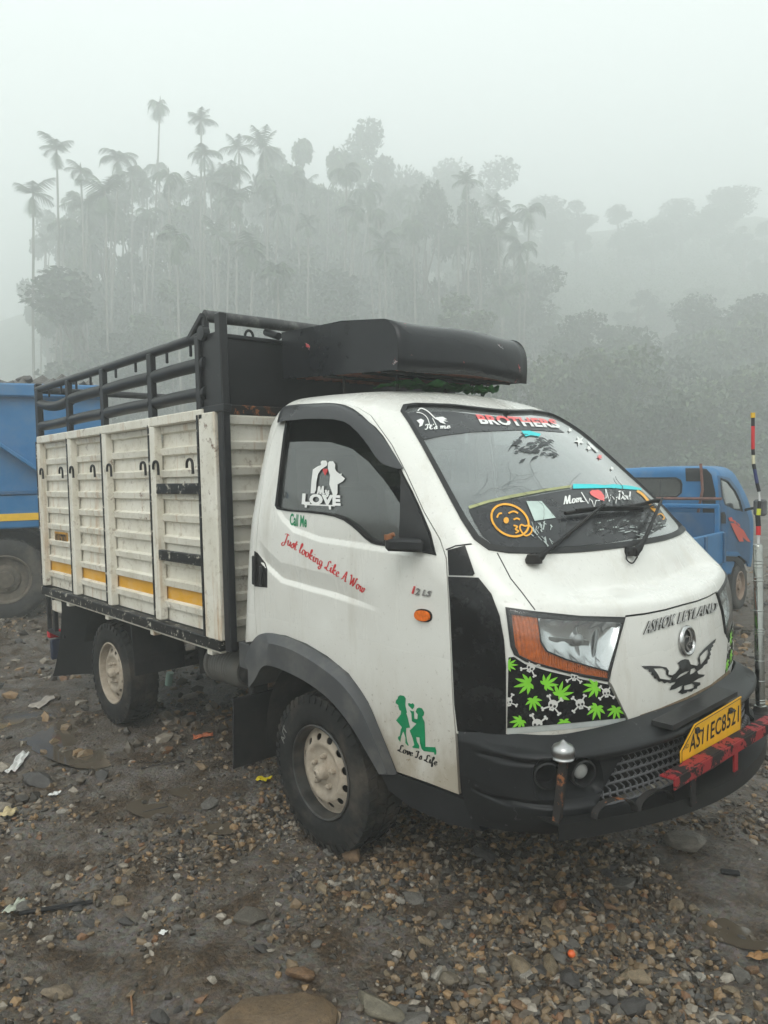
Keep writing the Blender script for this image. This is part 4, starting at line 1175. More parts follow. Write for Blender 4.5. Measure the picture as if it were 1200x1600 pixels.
def tyre_mesh(R=.345, W=.20, lugs=46, rim_r=.203):
    """tread, shoulders and side walls; axis y, outer side at -y"""
    prof = [(rim_r, -W*.40), (rim_r+.012, -W*.47), (rim_r+.03, -W*.50), (R-.085, -W*.515), (R-.05, -W*.50), (R-.028, -W*.475), (R-.012, -W*.44), (R-.009, -W*.25), (R-.008, 0)]
    prof = prof+[(r, -a) for r, a in prof[::-1][1:]]
    b = MB(); b.lathe(prof, 'y', 72)
    for k in range(lugs):
        t0 = 2*math.pi*k/lugs
        for row, (y0, y1) in enumerate(((-.46, -.27), (-.23, -.03), (.03, .23), (.27, .46))):
            t = t0+(.5*2*math.pi/lugs if row % 2 else 0)+.012*math.sin(k*3.1+row)
            w = math.pi/lugs*.74
            sk = .35*w*(1 if row in (0, 2) else -1)
            V = []
            for rr in (R-.013, R):
                for (yy, tt) in ((y0, t-w-sk), (y0, t+w-sk), (y1, t+w+sk), (y1, t-w+sk)):
                    rd = rr-(.010 if abs(yy) > .44 else 0)
                    V.append((rd*math.cos(tt), yy*W, rd*math.sin(tt)))
            b.add(V, [(4, 5, 6, 7), (0, 1, 5, 4), (1, 2, 6, 5), (2, 3, 7, 6), (3, 0, 4, 7)])
        # shoulder lug on the wall
        for sg in (-1, 1):
            t = t0; w = math.pi/lugs*.55
            V = []
            for (rr, yy) in ((R-.012, .462), (R-.042, .495)):
                for tt in (t-w, t+w): V.append((rr*math.cos(tt), sg*W*yy, rr*math.sin(tt)))
            for (rr, yy) in ((R-.006, .475), (R-.042, .515)):
                for tt in (t-w, t+w): V.append((rr*math.cos(tt), sg*W*yy, rr*math.sin(tt)))
            b.add(V, [(4, 5, 7, 6), (0, 1, 5, 4), (1, 3, 7, 5), (3, 2, 6, 7), (2, 0, 4, 6)])
    return b
def disc_mesh(holes=12, r_out=.185, deep=.0):
    """pressed steel wheel disc with a ring of slots"""
    t = np.linspace(0, 2*math.pi, 73)[:-1]; out = np.stack([r_out*np.cos(t), r_out*np.sin(t)], 1)
    hs = []
    for k in range(holes):
        a = 2*math.pi*(k+.5)/holes; c = np.array([math.cos(a), math.sin(a)]); n = np.array([-c[1], c[0]])
        tt = np.linspace(0, 2*math.pi, 13)[:-1]
        hs.append(np.array([c*(.147+.0145*math.cos(q))+n*.0185*math.sin(q) for q in tt]))
    P, T = cdt_fill(out, hs, .012)
    r = np.hypot(P[:, 0], P[:, 1])
    y = np.interp(r, [0, .055, .06, .095, .118, .128, .16, .172, .185], [-.040, -.040, -.036, -.036, -.050, -.048, -.030, -.020, -.016])+deep
    V = np.stack([P[:, 0], y, P[:, 1]], 1); n = len(V)
    V2 = V+np.array([0, .006, 0])
    F = [tuple(q) for q in T]+[tuple(n+i for i in q[::-1]) for q in T]
    cnt = {(q[i], q[(i+1) % 3]) for q in T for i in range(3)}
    F += [(b_, a_, n+a_, n+b_) for (a_, b_) in cnt if (b_, a_) not in cnt]
    return np.concatenate([V, V2]), F
def make_wheel(parent, loc, flip=False, rear=False, letters=True):
    w = tyre_mesh(lugs=46 if not rear else 38).build('wheel', M_TYRE, parent, 35, fix=False)
    b = MB(); b.lathe([(.206, -.086), (.208, -.092), (.203, -.096), (.196, -.093), (.193, -.080), (.190, -.050), (.184, -.016), (.184, .07), (.20, .09)], 'y', 60)
    b.build('rim', M_BARREL if not rear else M_RIM, w, 50)
    V, F = disc_mesh(12, .187, -.026 if not rear else -.030)
    raw_mesh('disc', V, F, M_RIM, w, 40)
    b = MB(); HO = (0, -.026, 0); b.lathe([(.0, -.082), (.022, -.082), (.030, -.077), (.034, -.066), (.036, -.036), (.05, -.034)], 'y', 28, c=HO)
    b.lathe([(.010, -.086), (.012, -.090), (.016, -.086), (.018, -.080)], 'y', 16, c=HO)
    b.build('hub', M_RIM, w, 40)
    for k in range(6 if rear else 5):
        a = 2*math.pi*(k+.2)/(6 if rear else 5); c = (.068*math.cos(a), -.026, .068*math.sin(a))
        b = MB(); b.lathe([(.0, -.066), (.007, -.066), (.008, -.058), (.0125, -.056), (.0125, -.034), (.016, -.033)], 'y', 8, c=c); b.build('wheel_nut', M_RIM, w, 30)
    # inner drum
    b = MB(); b.lathe([(.0, -.015), (.13, -.015), (.14, .0), (.14, .06), (.0, .06)], 'y', 30); b.build('brake_drum', M_DARK, w)
    if letters:
        for (txt, a0, sp) in (('A/T', 2.75, .30),):
            Vt, Ft = text_flat(txt, 0, .03, 1.1)
            an = a0-(Vt[:, 0]-.5)*sp; rad = .262+Vt[:, 1]*.036
            yy = np.interp(rad, [.233, .260, .295, .317], [-.1005, -.1040, -.1015, -.096])
            raw_mesh('tyre_lettering', np.stack([rad*np.cos(an), yy, rad*np.sin(an)], 1), Ft, M_LETTER, w, 0)
    w.location = loc
    if flip: w.rotation_euler = (0, 0, math.pi)
    return w
WHEEL_Y = .70
make_wheel(truck, (0, -WHEEL_Y, .345)); make_wheel(truck, (-2.35, -WHEEL_Y, .345), rear=True, letters=False)
make_wheel(truck, (0, WHEEL_Y, .345), flip=True, letters=False); make_wheel(truck, (-2.35, WHEEL_Y, .345), flip=True, rear=True, letters=False)

# ================================================================== cargo bed
def make_bedpaint():
    m, nt, b = nmat('rust_streaked_cream_paint')
    n1 = tex_noise(nt, 5, 7, .65)
    c = ramp(nt, n1.outputs['Fac'], [(.28, (.64, .60, .50)), (.72, (.82, .79, .71))]).outputs['Color']
    n2 = tex_noise(nt, 7, 9, .75, vec_scale=(1.3, 1.3, .10))
    f = ramp(nt, n2.outputs['Fac'], [(.545, BW0), (.70, (.8, .8, .8, 1))]).outputs['Color']
    c = mixc(nt, f, c, (.42, .22, .07))
    n3 = tex_noise(nt, 13, 9, .8)
    f3 = ramp(nt, n3.outputs['Fac'], [(.56, BW0), (.61, (.95, .95, .95, 1))]).outputs['Color']
    n5 = tex_noise(nt, 3.1, 5); f5 = ramp(nt, n5.outputs['Fac'], [(.50, BW0), (.62, BW1)]).outputs['Color']
    c = mixc(nt, math_n(nt, 'MULTIPLY', f3, f5), c, (.15, .06, .025))
    n4 = tex_noise(nt, 22, 6, .7); f4 = ramp(nt, n4.outputs['Fac'], [(.54, BW0), (.74, (.7, .7, .7, 1))]).outputs['Color']
    c = mixc(nt, f4, c, (.34, .28, .19))
    nt.links.new(c, b.inputs['Base Color'])
    r = mixc(nt, f, (.42,)*3, (.8,)*3); nt.links.new(r, b.inputs['Roughness'])
    nb = tex_noise(nt, 2.2, 4); bump(nt, b, nb.outputs['Fac'], .35, .02)
    return m
M_BED = make_bedpaint()
M_BEDBLK = chipped('flaky_black_bed_paint', (.011, .011, .012), (.50, .47, .40), .42, .58, 20)
M_YEL = plain('yellow_band', (.72, .36, .015), .45, var=.12, scale=9, dirt=(.5, .42, .3), dirt_amt=.45, dirt_scale=9)
BX0, BX1, BY, BZ0, BZ1 = -3.56, -.83, .82, .83, 1.965
POSTS = [-3.52, -2.832, -2.19, -1.472, -.815]
bed = MB()
bed.box(((BX0+BX1)/2, 0, .795), (BX1-BX0+.06, 1.60, .03), .004)
for y in (-.30, .30): bed.box(((BX0-.1+.9)/2-.1, y, .66), (-BX0+.9, .07, .13), .01)
for x in np.arange(-3.4, -.8, .42): bed.box((x, 0, .755), (.06, 1.60, .05), .004)
bed_o = bed.build('cargo_bed', M_DARK, truck)
# side beam
for s in (-1, 1):
    b = MB(); b.box(((BX0+BX1)/2+.02, s*(BY-.005), .790), (BX1-BX0+.10, .055, .060), .005); b.build('side_beam', M_BEDBLK, bed_o)
    b = MB(); b.box(((BX0+BX1)/2+.02, s*(BY-.012), .752), (BX1-BX0+.06, .035, .016), .003); b.build('side_beam', M_BED, bed_o)
    for x in (-3.05, -2.3, -1.6, -.9):
        b = MB(); b.box((x, s*(BY-.02), .735), (.05, .05, .03), .004); b.build('beam_end', M_BED, bed_o)
def ribbed(a0, a1, z0, z1, n, axis, pos, out, name, parent, mat, yellow=None, seed=0):
    """pressed sheet with n raised ribs, with a little hammering; axis 'x' runs along the truck at y=pos, 'y' across it at x=pos"""
    rg = np.random.default_rng(seed); P = (z1-z0)/n; prof = []
    for i in range(n):
        b0 = z0+i*P
        prof += [(b0, 0), (b0+P*.58, 0), (b0+P*.64, .020), (b0+P*.92, .024), (b0+P*.985, .002)]
    prof.append((z1, 0))
    m = 14; V = []
    dent = [(rg.uniform(a0, a1), rg.uniform(z0, z1), rg.uniform(-.010, .008), rg.uniform(.08, .2)) for _ in range(7)]
    for j in range(m+1):
        a = a0+(a1-a0)*j/m
        for (z, d) in prof:
            dd = d+sum(k*math.exp(-((a-u)**2+(z-v)**2)/(r*r)) for u, v, k, r in dent)
            V.append((a, pos+out*dd, z) if axis == 'x' else (pos+out*dd, a, z))
    k = len(prof); F = []; mi = []
    for j in range(m):
        for i in range(k-1):
            q = (j*k+i, (j+1)*k+i, (j+1)*k+i+1, j*k+i+1)
            F.append(q); mi.append(1 if yellow is not None and i == yellow*5 else 0)
    n0 = len(V); V = np.array(V); V2 = V.copy(); V2[:, 1 if axis == 'x' else 0] -= out*.004
    F += [tuple(n0+i for i in f[::-1]) for f in F]; mi = mi+[0]*len(mi)
    if (out < 0) != (axis == 'x'): F = [f[::-1] for f in F]
    return raw_mesh(name, np.concatenate([V, V2]), F, None, parent, 25, [mat, M_YEL], mi)
for s in (-1, 1):
    for i in range(4):
        xa, xb = POSTS[i]+.045, POSTS[i+1]-(.045 if i < 3 else .065)
        ribbed(xa-.02, xb+.02, BZ0, BZ1-.02, 9, 'x', s*(BY-.030), s, 'side_panel', bed_o, M_BED, 1, i+(5 if s > 0 else 0))
        # cap rail over the bay
        b = MB(); b.box(((xa+xb)/2, s*(BY+.002), BZ1), (xb-xa+.08, .060, .055), .006); b.build('cap_rail', M_BED, bed_o)
    for i, x in enumerate(POSTS[:4]):
        b = MB(); b.box((x+.018, s*(BY+.004), (BZ0+BZ1)/2-.01), (.062, .050, BZ1-BZ0-.03), .005); b.build('post', M_BED, bed_o)
        b = MB(); b.box((x-.022, s*(BY+.006), (BZ0+BZ1)/2), (.018, .052, BZ1-BZ0-.02), .003); b.build('post_edge', M_BEDBLK, bed_o)
        b = MB(); b.box((x-.008, s*(BY+.002), 2.155), (.058, .034, .40), .004); b.build('stake', M_BLKPAINT, bed_o)
    b = MB(); b.box((-.805, s*(BY+.004), 1.395), (.16, .056, 1.15), .006); b.build('corner_post', M_BED, bed_o)
    b = MB(); b.box((-.895, s*(BY+.006), 1.395), (.020, .058, 1.14), .003); b.build('post_edge', M_BEDBLK, bed_o)
    b = MB(); b.box((-.690, s*(BY-.006), 1.61), (.056, .044, 1.68), .006); b.build('front_stake', M_BLKPAINT, bed_o)
    b = MB(); b.box((-.895, s*(BY+.004), 2.165), (.045, .04, .40), .004); b.build('stake', M_BLKPAINT, bed_o)
    b = MB(); b.box((-.80, s*(BY-.004), 2.165), (.165, .016, .40), .003); b.build('corner_plate', M_BLKPAINT, bed_o)
    b = MB(); b.bar((-.90, s*BY, 1.985), (-.64, s*BY, 1.985), .045, .035); b.build('corner_plate', M_BLKPAINT, bed_o)
    # rails
    b = MB(); b.tube([(-3.57, s*(BY-.01), 2.36), (-2.2, s*(BY-.012), 2.362), (-.86, s*(BY-.01), 2.365)], .027, 14); b.build('top_rail', M_BLKPAINT, bed_o)
    for i in range(4):
        for z, dz in ((2.225, .0), (2.075, .0)):
            x0, x1 = POSTS[i]+.02, POSTS[i+1]-.03
            n = 7; pts = []; sag = .028 if (i == 0 and z > 2.1) else .004
            for k in range(n):
                t = k/(n-1); pts.append((x0+(x1-x0)*t, s*(BY-.012), z+sag*math.sin(t*math.pi)*(1 if i else -1)+(-.03*t if (i == 0 and z > 2.1) else 0)+dz+(.02 if (i == 0 and z > 2.1) else 0)))
            b = MB(); b.tube(pts, .036, 14); b.build('mid_rail', M_BLKPAINT, bed_o)
    for x in (-3.30, -3.03, -2.72, -2.45, -2.02, -1.72, -1.30, -1.02):
        b = MB(); b.box((x, s*(BY-.01), 2.318), (.014, .014, .075), .003); b.build('peg', M_BLKPAINT, bed_o)
    # hooks
    for x in (-3.42, -2.98, -2.76, -2.36, -2.08, -1.57, -1.40, -.99):
        c = (x, s*(BY+.022), 1.715)
        pts = [(c[0]-.032, c[1]+s*.012, c[2]-.018)]+[(c[0]-.032*math.cos(t), c[1]+s*.012, c[2]+.028*math.sin(t)) for t in np.linspace(0, math.pi, 9)]+[(c[0]+.034, c[1]+s*.012, c[2]-.05)]
        b = MB(); b.tube(pts, .0075, 8); b.build('hook', M_RUBBER, bed_o)
    # black straps across the front bay
    for z in (1.588, 1.212):
        b = MB(); b.box((-1.185, s*(BY+.012), z), (.60, .026, .058), .004); b.build('cross_bar', M_BEDBLK, bed_o)
# small painted number on the rear bay
V, F = text_flat('AS11EC8521', 0, .03); x0, x1 = -3.33, -3.08
raw_mesh('side_number', np.stack([x0+(x1-x0)*V[:, 0], np.full(len(V), -BY+.020-.004), 1.165+V[:, 1]*.085], 1), F, M_INK, bed_o, 0)
b = MB(); b.box(((x0+x1)/2, -BY+.022, 1.207), (x1-x0+.03, .006, .11), .001); b.build('number_patch', plain('ochre_paint', (.50, .25, .03), .6, var=.3), bed_o)
# front wall of the bed
ribbed(-.77, .77, .80, 1.96, 9, 'y', -.745, 1, 'front_panel', bed_o, M_BED, None, 21)
b = MB(); b.box((-.80, 0, 2.165), (.012, 1.56, .38), .002); b.build('headboard_sheet', M_BLKPAINT, bed_o)
b = MB(); b.box((-.79, 0, 2.362), (.03, 1.56, .020), .004); b.build('headboard_edge', M_BLKPAINT, bed_o)
b = MB(); b.box((-.765, 0, 1.985), (.06, 1.60, .05), .006); b.build('front_beam', M_RUSTBLK, bed_o)
b = MB(); b.tube([(-.85, -.815, 2.462), (-.852, -.4, 2.468), (-.85, 0, 2.47), (-.852, .4, 2.468), (-.85, .815, 2.462)], .031, 14); b.build('front_rail', plain('worn_black_pipe', (.03, .03, .031), .5, var=.3, dirt=(.25, .25, .24), dirt_amt=.6, dirt_scale=16), bed_o)
for s in (-1, 1):
    b = MB(); b.bar((-1.01, s*.812, 2.362), (-.85, s*.812, 2.466), .05, .03, .004); b.build('rail_brace', M_BLKPAINT, bed_o)
    b = MB(); b.bar((-.85, s*.812, 2.34), (-.85, s*.812, 2.46), .03, .03, .004); b.build('rail_brace', M_BLKPAINT, bed_o)
    b = MB(); b.lathe([(.0, -.02), (.036, -.018), (.038, 0), (.036, .018), (.0, .02)], 'y', 18, c=(-.84, s*.83, 2.372)); b.build('rail_knob', M_BLKPAINT, bed_o)
b = MB(); b.tube([(-.78, -.60+.024*math.cos(t), 2.37+.032*math.sin(t)) for t in np.linspace(0, math.pi, 9)], .007, 8); b.build('hook', M_RUBBER, bed_o)
# tail gate and rear frame
ribbed(-.78, .78, .83, 1.96, 9, 'y', -3.56, -1, 'tail_gate', bed_o, M_BED, None, 33)
for s in (-1, 1):
    b = MB(); b.box((-3.585, s*.80, 1.60), (.05, .05, 1.62), .006); b.build('rear_stake', M_BLKPAINT, bed_o)
    b = MB(); b.box((-3.60, s*.79, .63), (.03, .03, .36), .004); b.box((-3.42, s*.79, .46), (.36, .03, .03), .004); b.box((-3.45, s*.79, .62), (.05, .03, .30), .004); b.build('rear_bracket', M_BLKPAINT, bed_o)
    b = MB(); b.box((-3.36, s*.76, .68), (.20, .10, .09), .01); b.build('lamp_box', M_BED, bed_o)
    b = MB(); b.box((-3.63, s*.68, .42), (.05, .24, .06), .01); b.build('tail_lamp', plain('red_lens', (.5, .02, .03), .2), bed_o)
    b = MB(); b.box((-3.60, s*.68, .30), (.04, .22, .16), .01); b.build('tail_lamp_bracket', plain('navy_plastic', (.012, .02, .05), .5), bed_o)
b = MB(); b.tube([(-3.58, -.79, 2.36), (-3.58, .79, 2.36)], .027, 14); b.build('top_rail', M_BLKPAINT, bed_o)
# mud flaps round the rear wheel
for s in (-1, 1):
    n = 6; V = []
    for i in range(n+1):
        t = i/n; z = .76-.60*t
        for j in range(7):
            u = j/6; V.append((-3.05-.22*(1-u)-.03*t+.02*math.sin(u*5+t*3), s*(.80+.075*t*t-.36*u), z))
    V = np.array(V); F = [(i*7+j, i*7+j+1, (i+1)*7+j+1, (i+1)*7+j) for i in range(n) for j in range(6)]
    k = len(V); V2 = V+np.array([.008, 0, 0]); F += [tuple(k+q for q in f[::-1]) for f in F]
    raw_mesh('mud_flap', np.concatenate([V, V2]), F, plain('mud_flap_rubber', (.014, .014, .015), .7, var=.2, spec=.2), bed_o, 50)
    b = MB(); b.box((-1.93, s*.64, .60), (.012, .34, .38), .003, Matrix.Rotation(-.12, 3, 'Y')); b.build('mud_flap', M_RUBBER, bed_o)
    b = MB(); arc = [(-2.35+.47*math.cos(t), .36+.44*math.sin(t)) for t in np.linspace(.3, math.pi-.3, 12)]
    n = len(arc); b.add([(x, s*.80, z) for x, z in arc]+[(x, s*.46, z) for x, z in arc], [(i, i+1, n+i+1, n+i) for i in range(n-1)]); b.build('mud_guard', M_RUBBER, bed_o)
# running gear
b = MB(); b.tube([(-2.35, -.62, .345), (-2.35, .62, .345)], .055, 16); b.lathe([(.0, -.17), (.10, -.15), (.15, 0), (.10, .15), (.0, .17)], 'x', 20, c=(-2.35, 0, .345)); b.build('rear_axle', M_DARK, truck)
b = MB(); b.tube([(0, -.62, .33), (0, .62, .33)], .045, 14); b.build('front_axle', M_DARK, truck)
b = MB(); b.tube([(-2.2, 0, .37), (-.3, 0, .52)], .04, 14); b.build('drive_shaft', M_DARK, truck)
for s in (-1, 1):
    for k in range(4):
        b = MB(); L = .62-.11*k
        b.tube([(-2.35+L*t, s*.46, .30+.14*t*t*(L/.62)**2-.018*k+.10) for t in np.linspace(-1, 1, 9)], .011, 6); b.build('leaf_spring', M_DARK, truck)
b = MB(); b.box((-1.55, .42, .55), (.70, .36, .30), .03); b.build('fuel_tank', M_DARK, truck)
b = MB(); b.box((-.1, 0, .60), (1.3, .62, .42), .05); b.build('engine', M_DARK, truck)
# air cleaner drum with clamp rings and its intake pipe
ac = np.array([-1.02, -.60, .60])
b = MB(); prof = [(0, -.17), (.105, -.17), (.115, -.165), (.115, -.14), (.102, -.135)]
for k in range(8): prof += [(.108, -.115+k*.026), (.101, -.106+k*.026)]
prof += [(.10, .12), (.085, .15), (.0, .15)]
b.lathe(prof, 'x', 32, c=ac); b.build('air_cleaner', plain('dusty_grey_drum', (.12, .115, .105), .6, dirt=(.22, .18, .14), dirt_amt=.6), truck)
b = MB(); b.tube([ac+np.array([.12, 0, 0]), ac+np.array([.20, .0, .0]), ac+np.array([.25, -.01, .06]), ac+np.array([.25, -.02, .17])], [.075, .075, .062, .062], 16)
b.tube([ac+np.array([.25, -.02, .14]), ac+np.array([.25, -.02, .20])], .075, 16); b.build('air_intake', M_DARK, truck)
b = MB(); b.box((-.80, -.60, .53), (.05, .10, .28), .008); b.box((-.92, -.62, .41), (.22, .04, .03), .006); b.build('drum_bracket', M_DARK, truck)
b = MB(); b.box((-1.42, -.30, .56), (.10, .10, .20), .01); b.build('brake_bottle', plain('faded_red', (.38, .05, .05), .5, dirt=(.2, .15, .1)), truck)
b = MB(); b.tube([(-1.75, -.42, .70), (-1.72, -.44, .55), (-1.70, -.44, .40)], .03, 10); b.lathe([(.0, -.05), (.05, -.04), (.055, 0), (.05, .04), (.0, .05)], 'y', 18, c=(-1.5, -.46, .62)); b.build('brake_linkage', M_DARK, truck)
b = MB(); b.tube([(-.4, -.2, .40), (-1.2, -.22, .40), (-1.4, -.24, .42), (-2.0, -.24, .48)], .03, 12); b.build('exhaust_pipe', plain('rusty_pipe', (.10, .06, .04), .8, var=.4), truck)

# ================================================================== carrier box over the cab roof
RB0, RB1, RBY = -.70, .215, .450
def box_prof():
    pts = [(RB1-.005, 2.095), (RB1+.0, 2.16)]
    for t in np.linspace(0, math.pi/2, 9): pts.append((RB1-.11+.11*math.cos(t)+.0, 2.205+.125*math.sin(t)))
    pts += [(RB1-.40, 2.365), (RB0, 2.395), (RB0, 2.152)]
    return pts
pr = box_prof()
# sheet: sides + top wrap, open below
b = MB(); n = len(pr) - 1
ysl = np.linspace(-RBY, RBY, 15); V = []
for y in ysl:
    for (x, z) in pr[:-1]:
        t = (x-RB0)/(RB1-RB0); V.append((x-.02*(y/RBY)**2*max(0, t), y, z-.025*(y/RBY)**2*0+.006*math.sin(y*9+x*7)))
m_ = len(pr)-1
F = [(i*m_+k, i*m_+k+1, (i+1)*m_+k+1, (i+1)*m_+k) for i in range(len(ysl)-1) for k in range(m_-1)]
b.add(V, F)
M_CARR = chipped('carrier_black_paint', (.014, .015, .018), (.50, .03, .03), .24, .645, 9, under2=(.40, .40, .40))
carrier = b.build('roof_carrier', M_CARR, truck, 40, fix=True)
md = carrier.modifiers.new('thickness', 'SOLIDIFY'); md.thickness = .004; md.offset = 0
for s in (-1, 1):
    b = MB(); q = [(x-.02*max(0, (x-RB0)/(RB1-RB0)), z) for (x, z) in pr]; b.prism(q, s*(RBY-.002), s*(RBY+.003), 'xz'); b.build('side_sheet', M_CARR, carrier, 20, fix=True)
zb = lambda x: 2.152+(2.095-2.152)*(x-RB0)/(RB1-RB0)
for k in range(15):
    y = -RBY+.03+k*(2*RBY-.06)/14
    b = MB(); b.tube([(RB0+.0, y, zb(RB0)+.012), (RB1-.02*(y/RBY)**2-.01, y, zb(RB1)+.012)], .006, 6); b.build('floor_rod', plain('rusty_rod', (.20, .07, .04), .7, var=.5, scale=20), carrier)
for x in (-.35, -.05, .08):
    b = MB(); b.tube([(x, -RBY, zb(x)), (x, RBY, zb(x))], .008, 6); b.build('floor_rod', M_DARK, carrier)
for x, y in ((-.30, -.36), (-.30, .36), (.02, -.30), (.02, .30)):
    P = CAB.at(CAB.uv(np.array([[x, y, 2.05]])))[0]
    b = MB(); b.cyl((x, y, 2.02), (x, y, zb(x)), .008, 8); b.build('stay', M_DARK, carrier)
b = MB(); b.tube([(RB0-.03, -RBY, 2.38), (RB0-.15, -RBY, 2.42)], .02, 10); b.build('stay', M_BLKPAINT, carrier)
# crumpled green netting under the carrier
def crumple(name, c, size, mat, parent, seed, n=16, amp=.04):
    rg = np.random.default_rng(seed); V = []
    ph = rg.uniform(0, 6, 8)
    for i in range(n+1):
        for j in range(n+1):
            u, v = i/n-.5, j/n-.5
            z = amp*(math.sin(u*13+ph[0])*math.cos(v*11+ph[1])+.6*math.sin(u*23+v*17+ph[2])+.5*math.sin(v*31-u*9+ph[3]))
            e = 1+.12*math.sin(math.atan2(v, u)*5+ph[4])
            V.append((c[0]+u*size[0]*e+.02*math.sin(v*19+ph[5]), c[1]+v*size[1]*e, c[2]+z))
    F = [(i*(n+1)+j, (i+1)*(n+1)+j, (i+1)*(n+1)+j+1, i*(n+1)+j+1) for i in range(n) for j in range(n)]
    return raw_mesh(name, V, F, mat, parent, 60)
M_NET = plain('green_netting', (.03, .16, .03), .6, var=.5, scale=50)
tag(crumple('green_netting', (.0, -.05, 2.068), (.20, .50, .05), M_NET, None, 3, amp=.012), 'crumpled green netting stuffed between cab roof and black carrier', 'netting')
tag(crumple('green_netting', (.06, .26, 2.062), (.11, .14, .05), M_NET, None, 5, amp=.014), 'loose green net corner poking out under the carrier front edge', 'netting')

# ================================================================== inside the cab
b = MB(); b.box((-.50, 0, 1.02), (.02, 1.46, .50), .004); b.box((-.43, 0, 1.86), (.02, 1.30, .17), .004)
for s in (-1, 1): b.box((-.45, s*.63, 1.54), (.02, .14, .56), .004)
rw = b.build('rear_wall', M_INNER, truck)
b = MB(); b.box((-.46, 0, 1.53), (.006, 1.14, .54), .002, Matrix.Rotation(.13, 3, 'Y')); b.build('rear_window', M_SGLASS, truck)
b = MB(); b.box((.15, 0, .78), (1.35, 1.40, .03), .004); b.build('cab_floor', M_INNER, truck)
M_SEAT = plain('grey_seat_cloth', (.07, .07, .075), .9, bumpk=.2)
for y, w in ((-.38, .46), (.30, .72)):
    b = MB(); b.box((-.05, y, 1.00), (.46, w, .14), .045); b.build('seat', M_SEAT, truck)
    b = MB(); b.box((-.30, y, 1.30), (.12, w*.96, .56), .05, Matrix.Rotation(-.16, 3, 'Y')); b.build('seat_back', M_SEAT, truck)
    b = MB(); b.box((-.37, y, 1.66), (.09, .26, .16), .035, Matrix.Rotation(-.16, 3, 'Y')); b.build('head_rest', M_SEAT, truck)
b = MB(); b.prism([(.46, 1.16), (.54, 1.24), (.74, 1.28), (.84, 1.26), (.84, .95), (.60, .90), (.48, 1.0)], -.62, .62, 'xz'); b.build('dashboard', plain('dark_dash', (.05, .05, .052), .7, bumpk=.1), truck, 40, fix=True)
sc_ = Vector((.36, -.38, 1.30)); axis = Vector((-.62, 0, .78)).normalized(); ux = Vector((0, 1, 0)); vx = axis.cross(ux)
b = MB(); b.tube([sc_+(ux*math.cos(t)+vx*math.sin(t))*.20 for t in np.linspace(0, 2*math.pi, 33)[:-1]], .014, 8, closed=True)
for t in (.1, math.pi-.1, -math.pi/2): b.tube([sc_, sc_+(ux*math.cos(t)+vx*math.sin(t))*.2], .012, 6)
b.tube([sc_+axis*.02, sc_-axis*.04, sc_-axis*.45], [.05, .05, .03], 12); b.build('steering_wheel', M_RUBBER, truck)
b = MB(); b.box((.36, 0, 1.86), (.015, .24, .06), .008); b.bar((.37, 0, 1.88), (.44, 0, 1.91), .015, .015); b.build('inside_mirror', M_RUBBER, truck)
# ================================================================== stickers, lettering, wipers
M_GREEN = plain('green_vinyl', (.0, .23, .09), .35, var=.1)
M_RED = plain('red_vinyl', (.60, .03, .035), .35, var=.1)
M_WVINYL = plain('white_vinyl', (.80, .80, .78), .4, var=.04)
M_YVINYL = plain('amber_vinyl', (.85, .40, .03), .4, var=.1)
M_LEAF = plain('leaf_green_vinyl', (.22, .60, .04), .4, var=.12)
M_SKULL = plain('bone_vinyl', (.62, .61, .58), .4, var=.05)
M_CYAN = plain('cyan_vinyl', (.02, .62, .66), .4, var=.05)
M_PINK = plain('coral_vinyl', (.80, .13, .13), .4, var=.05)

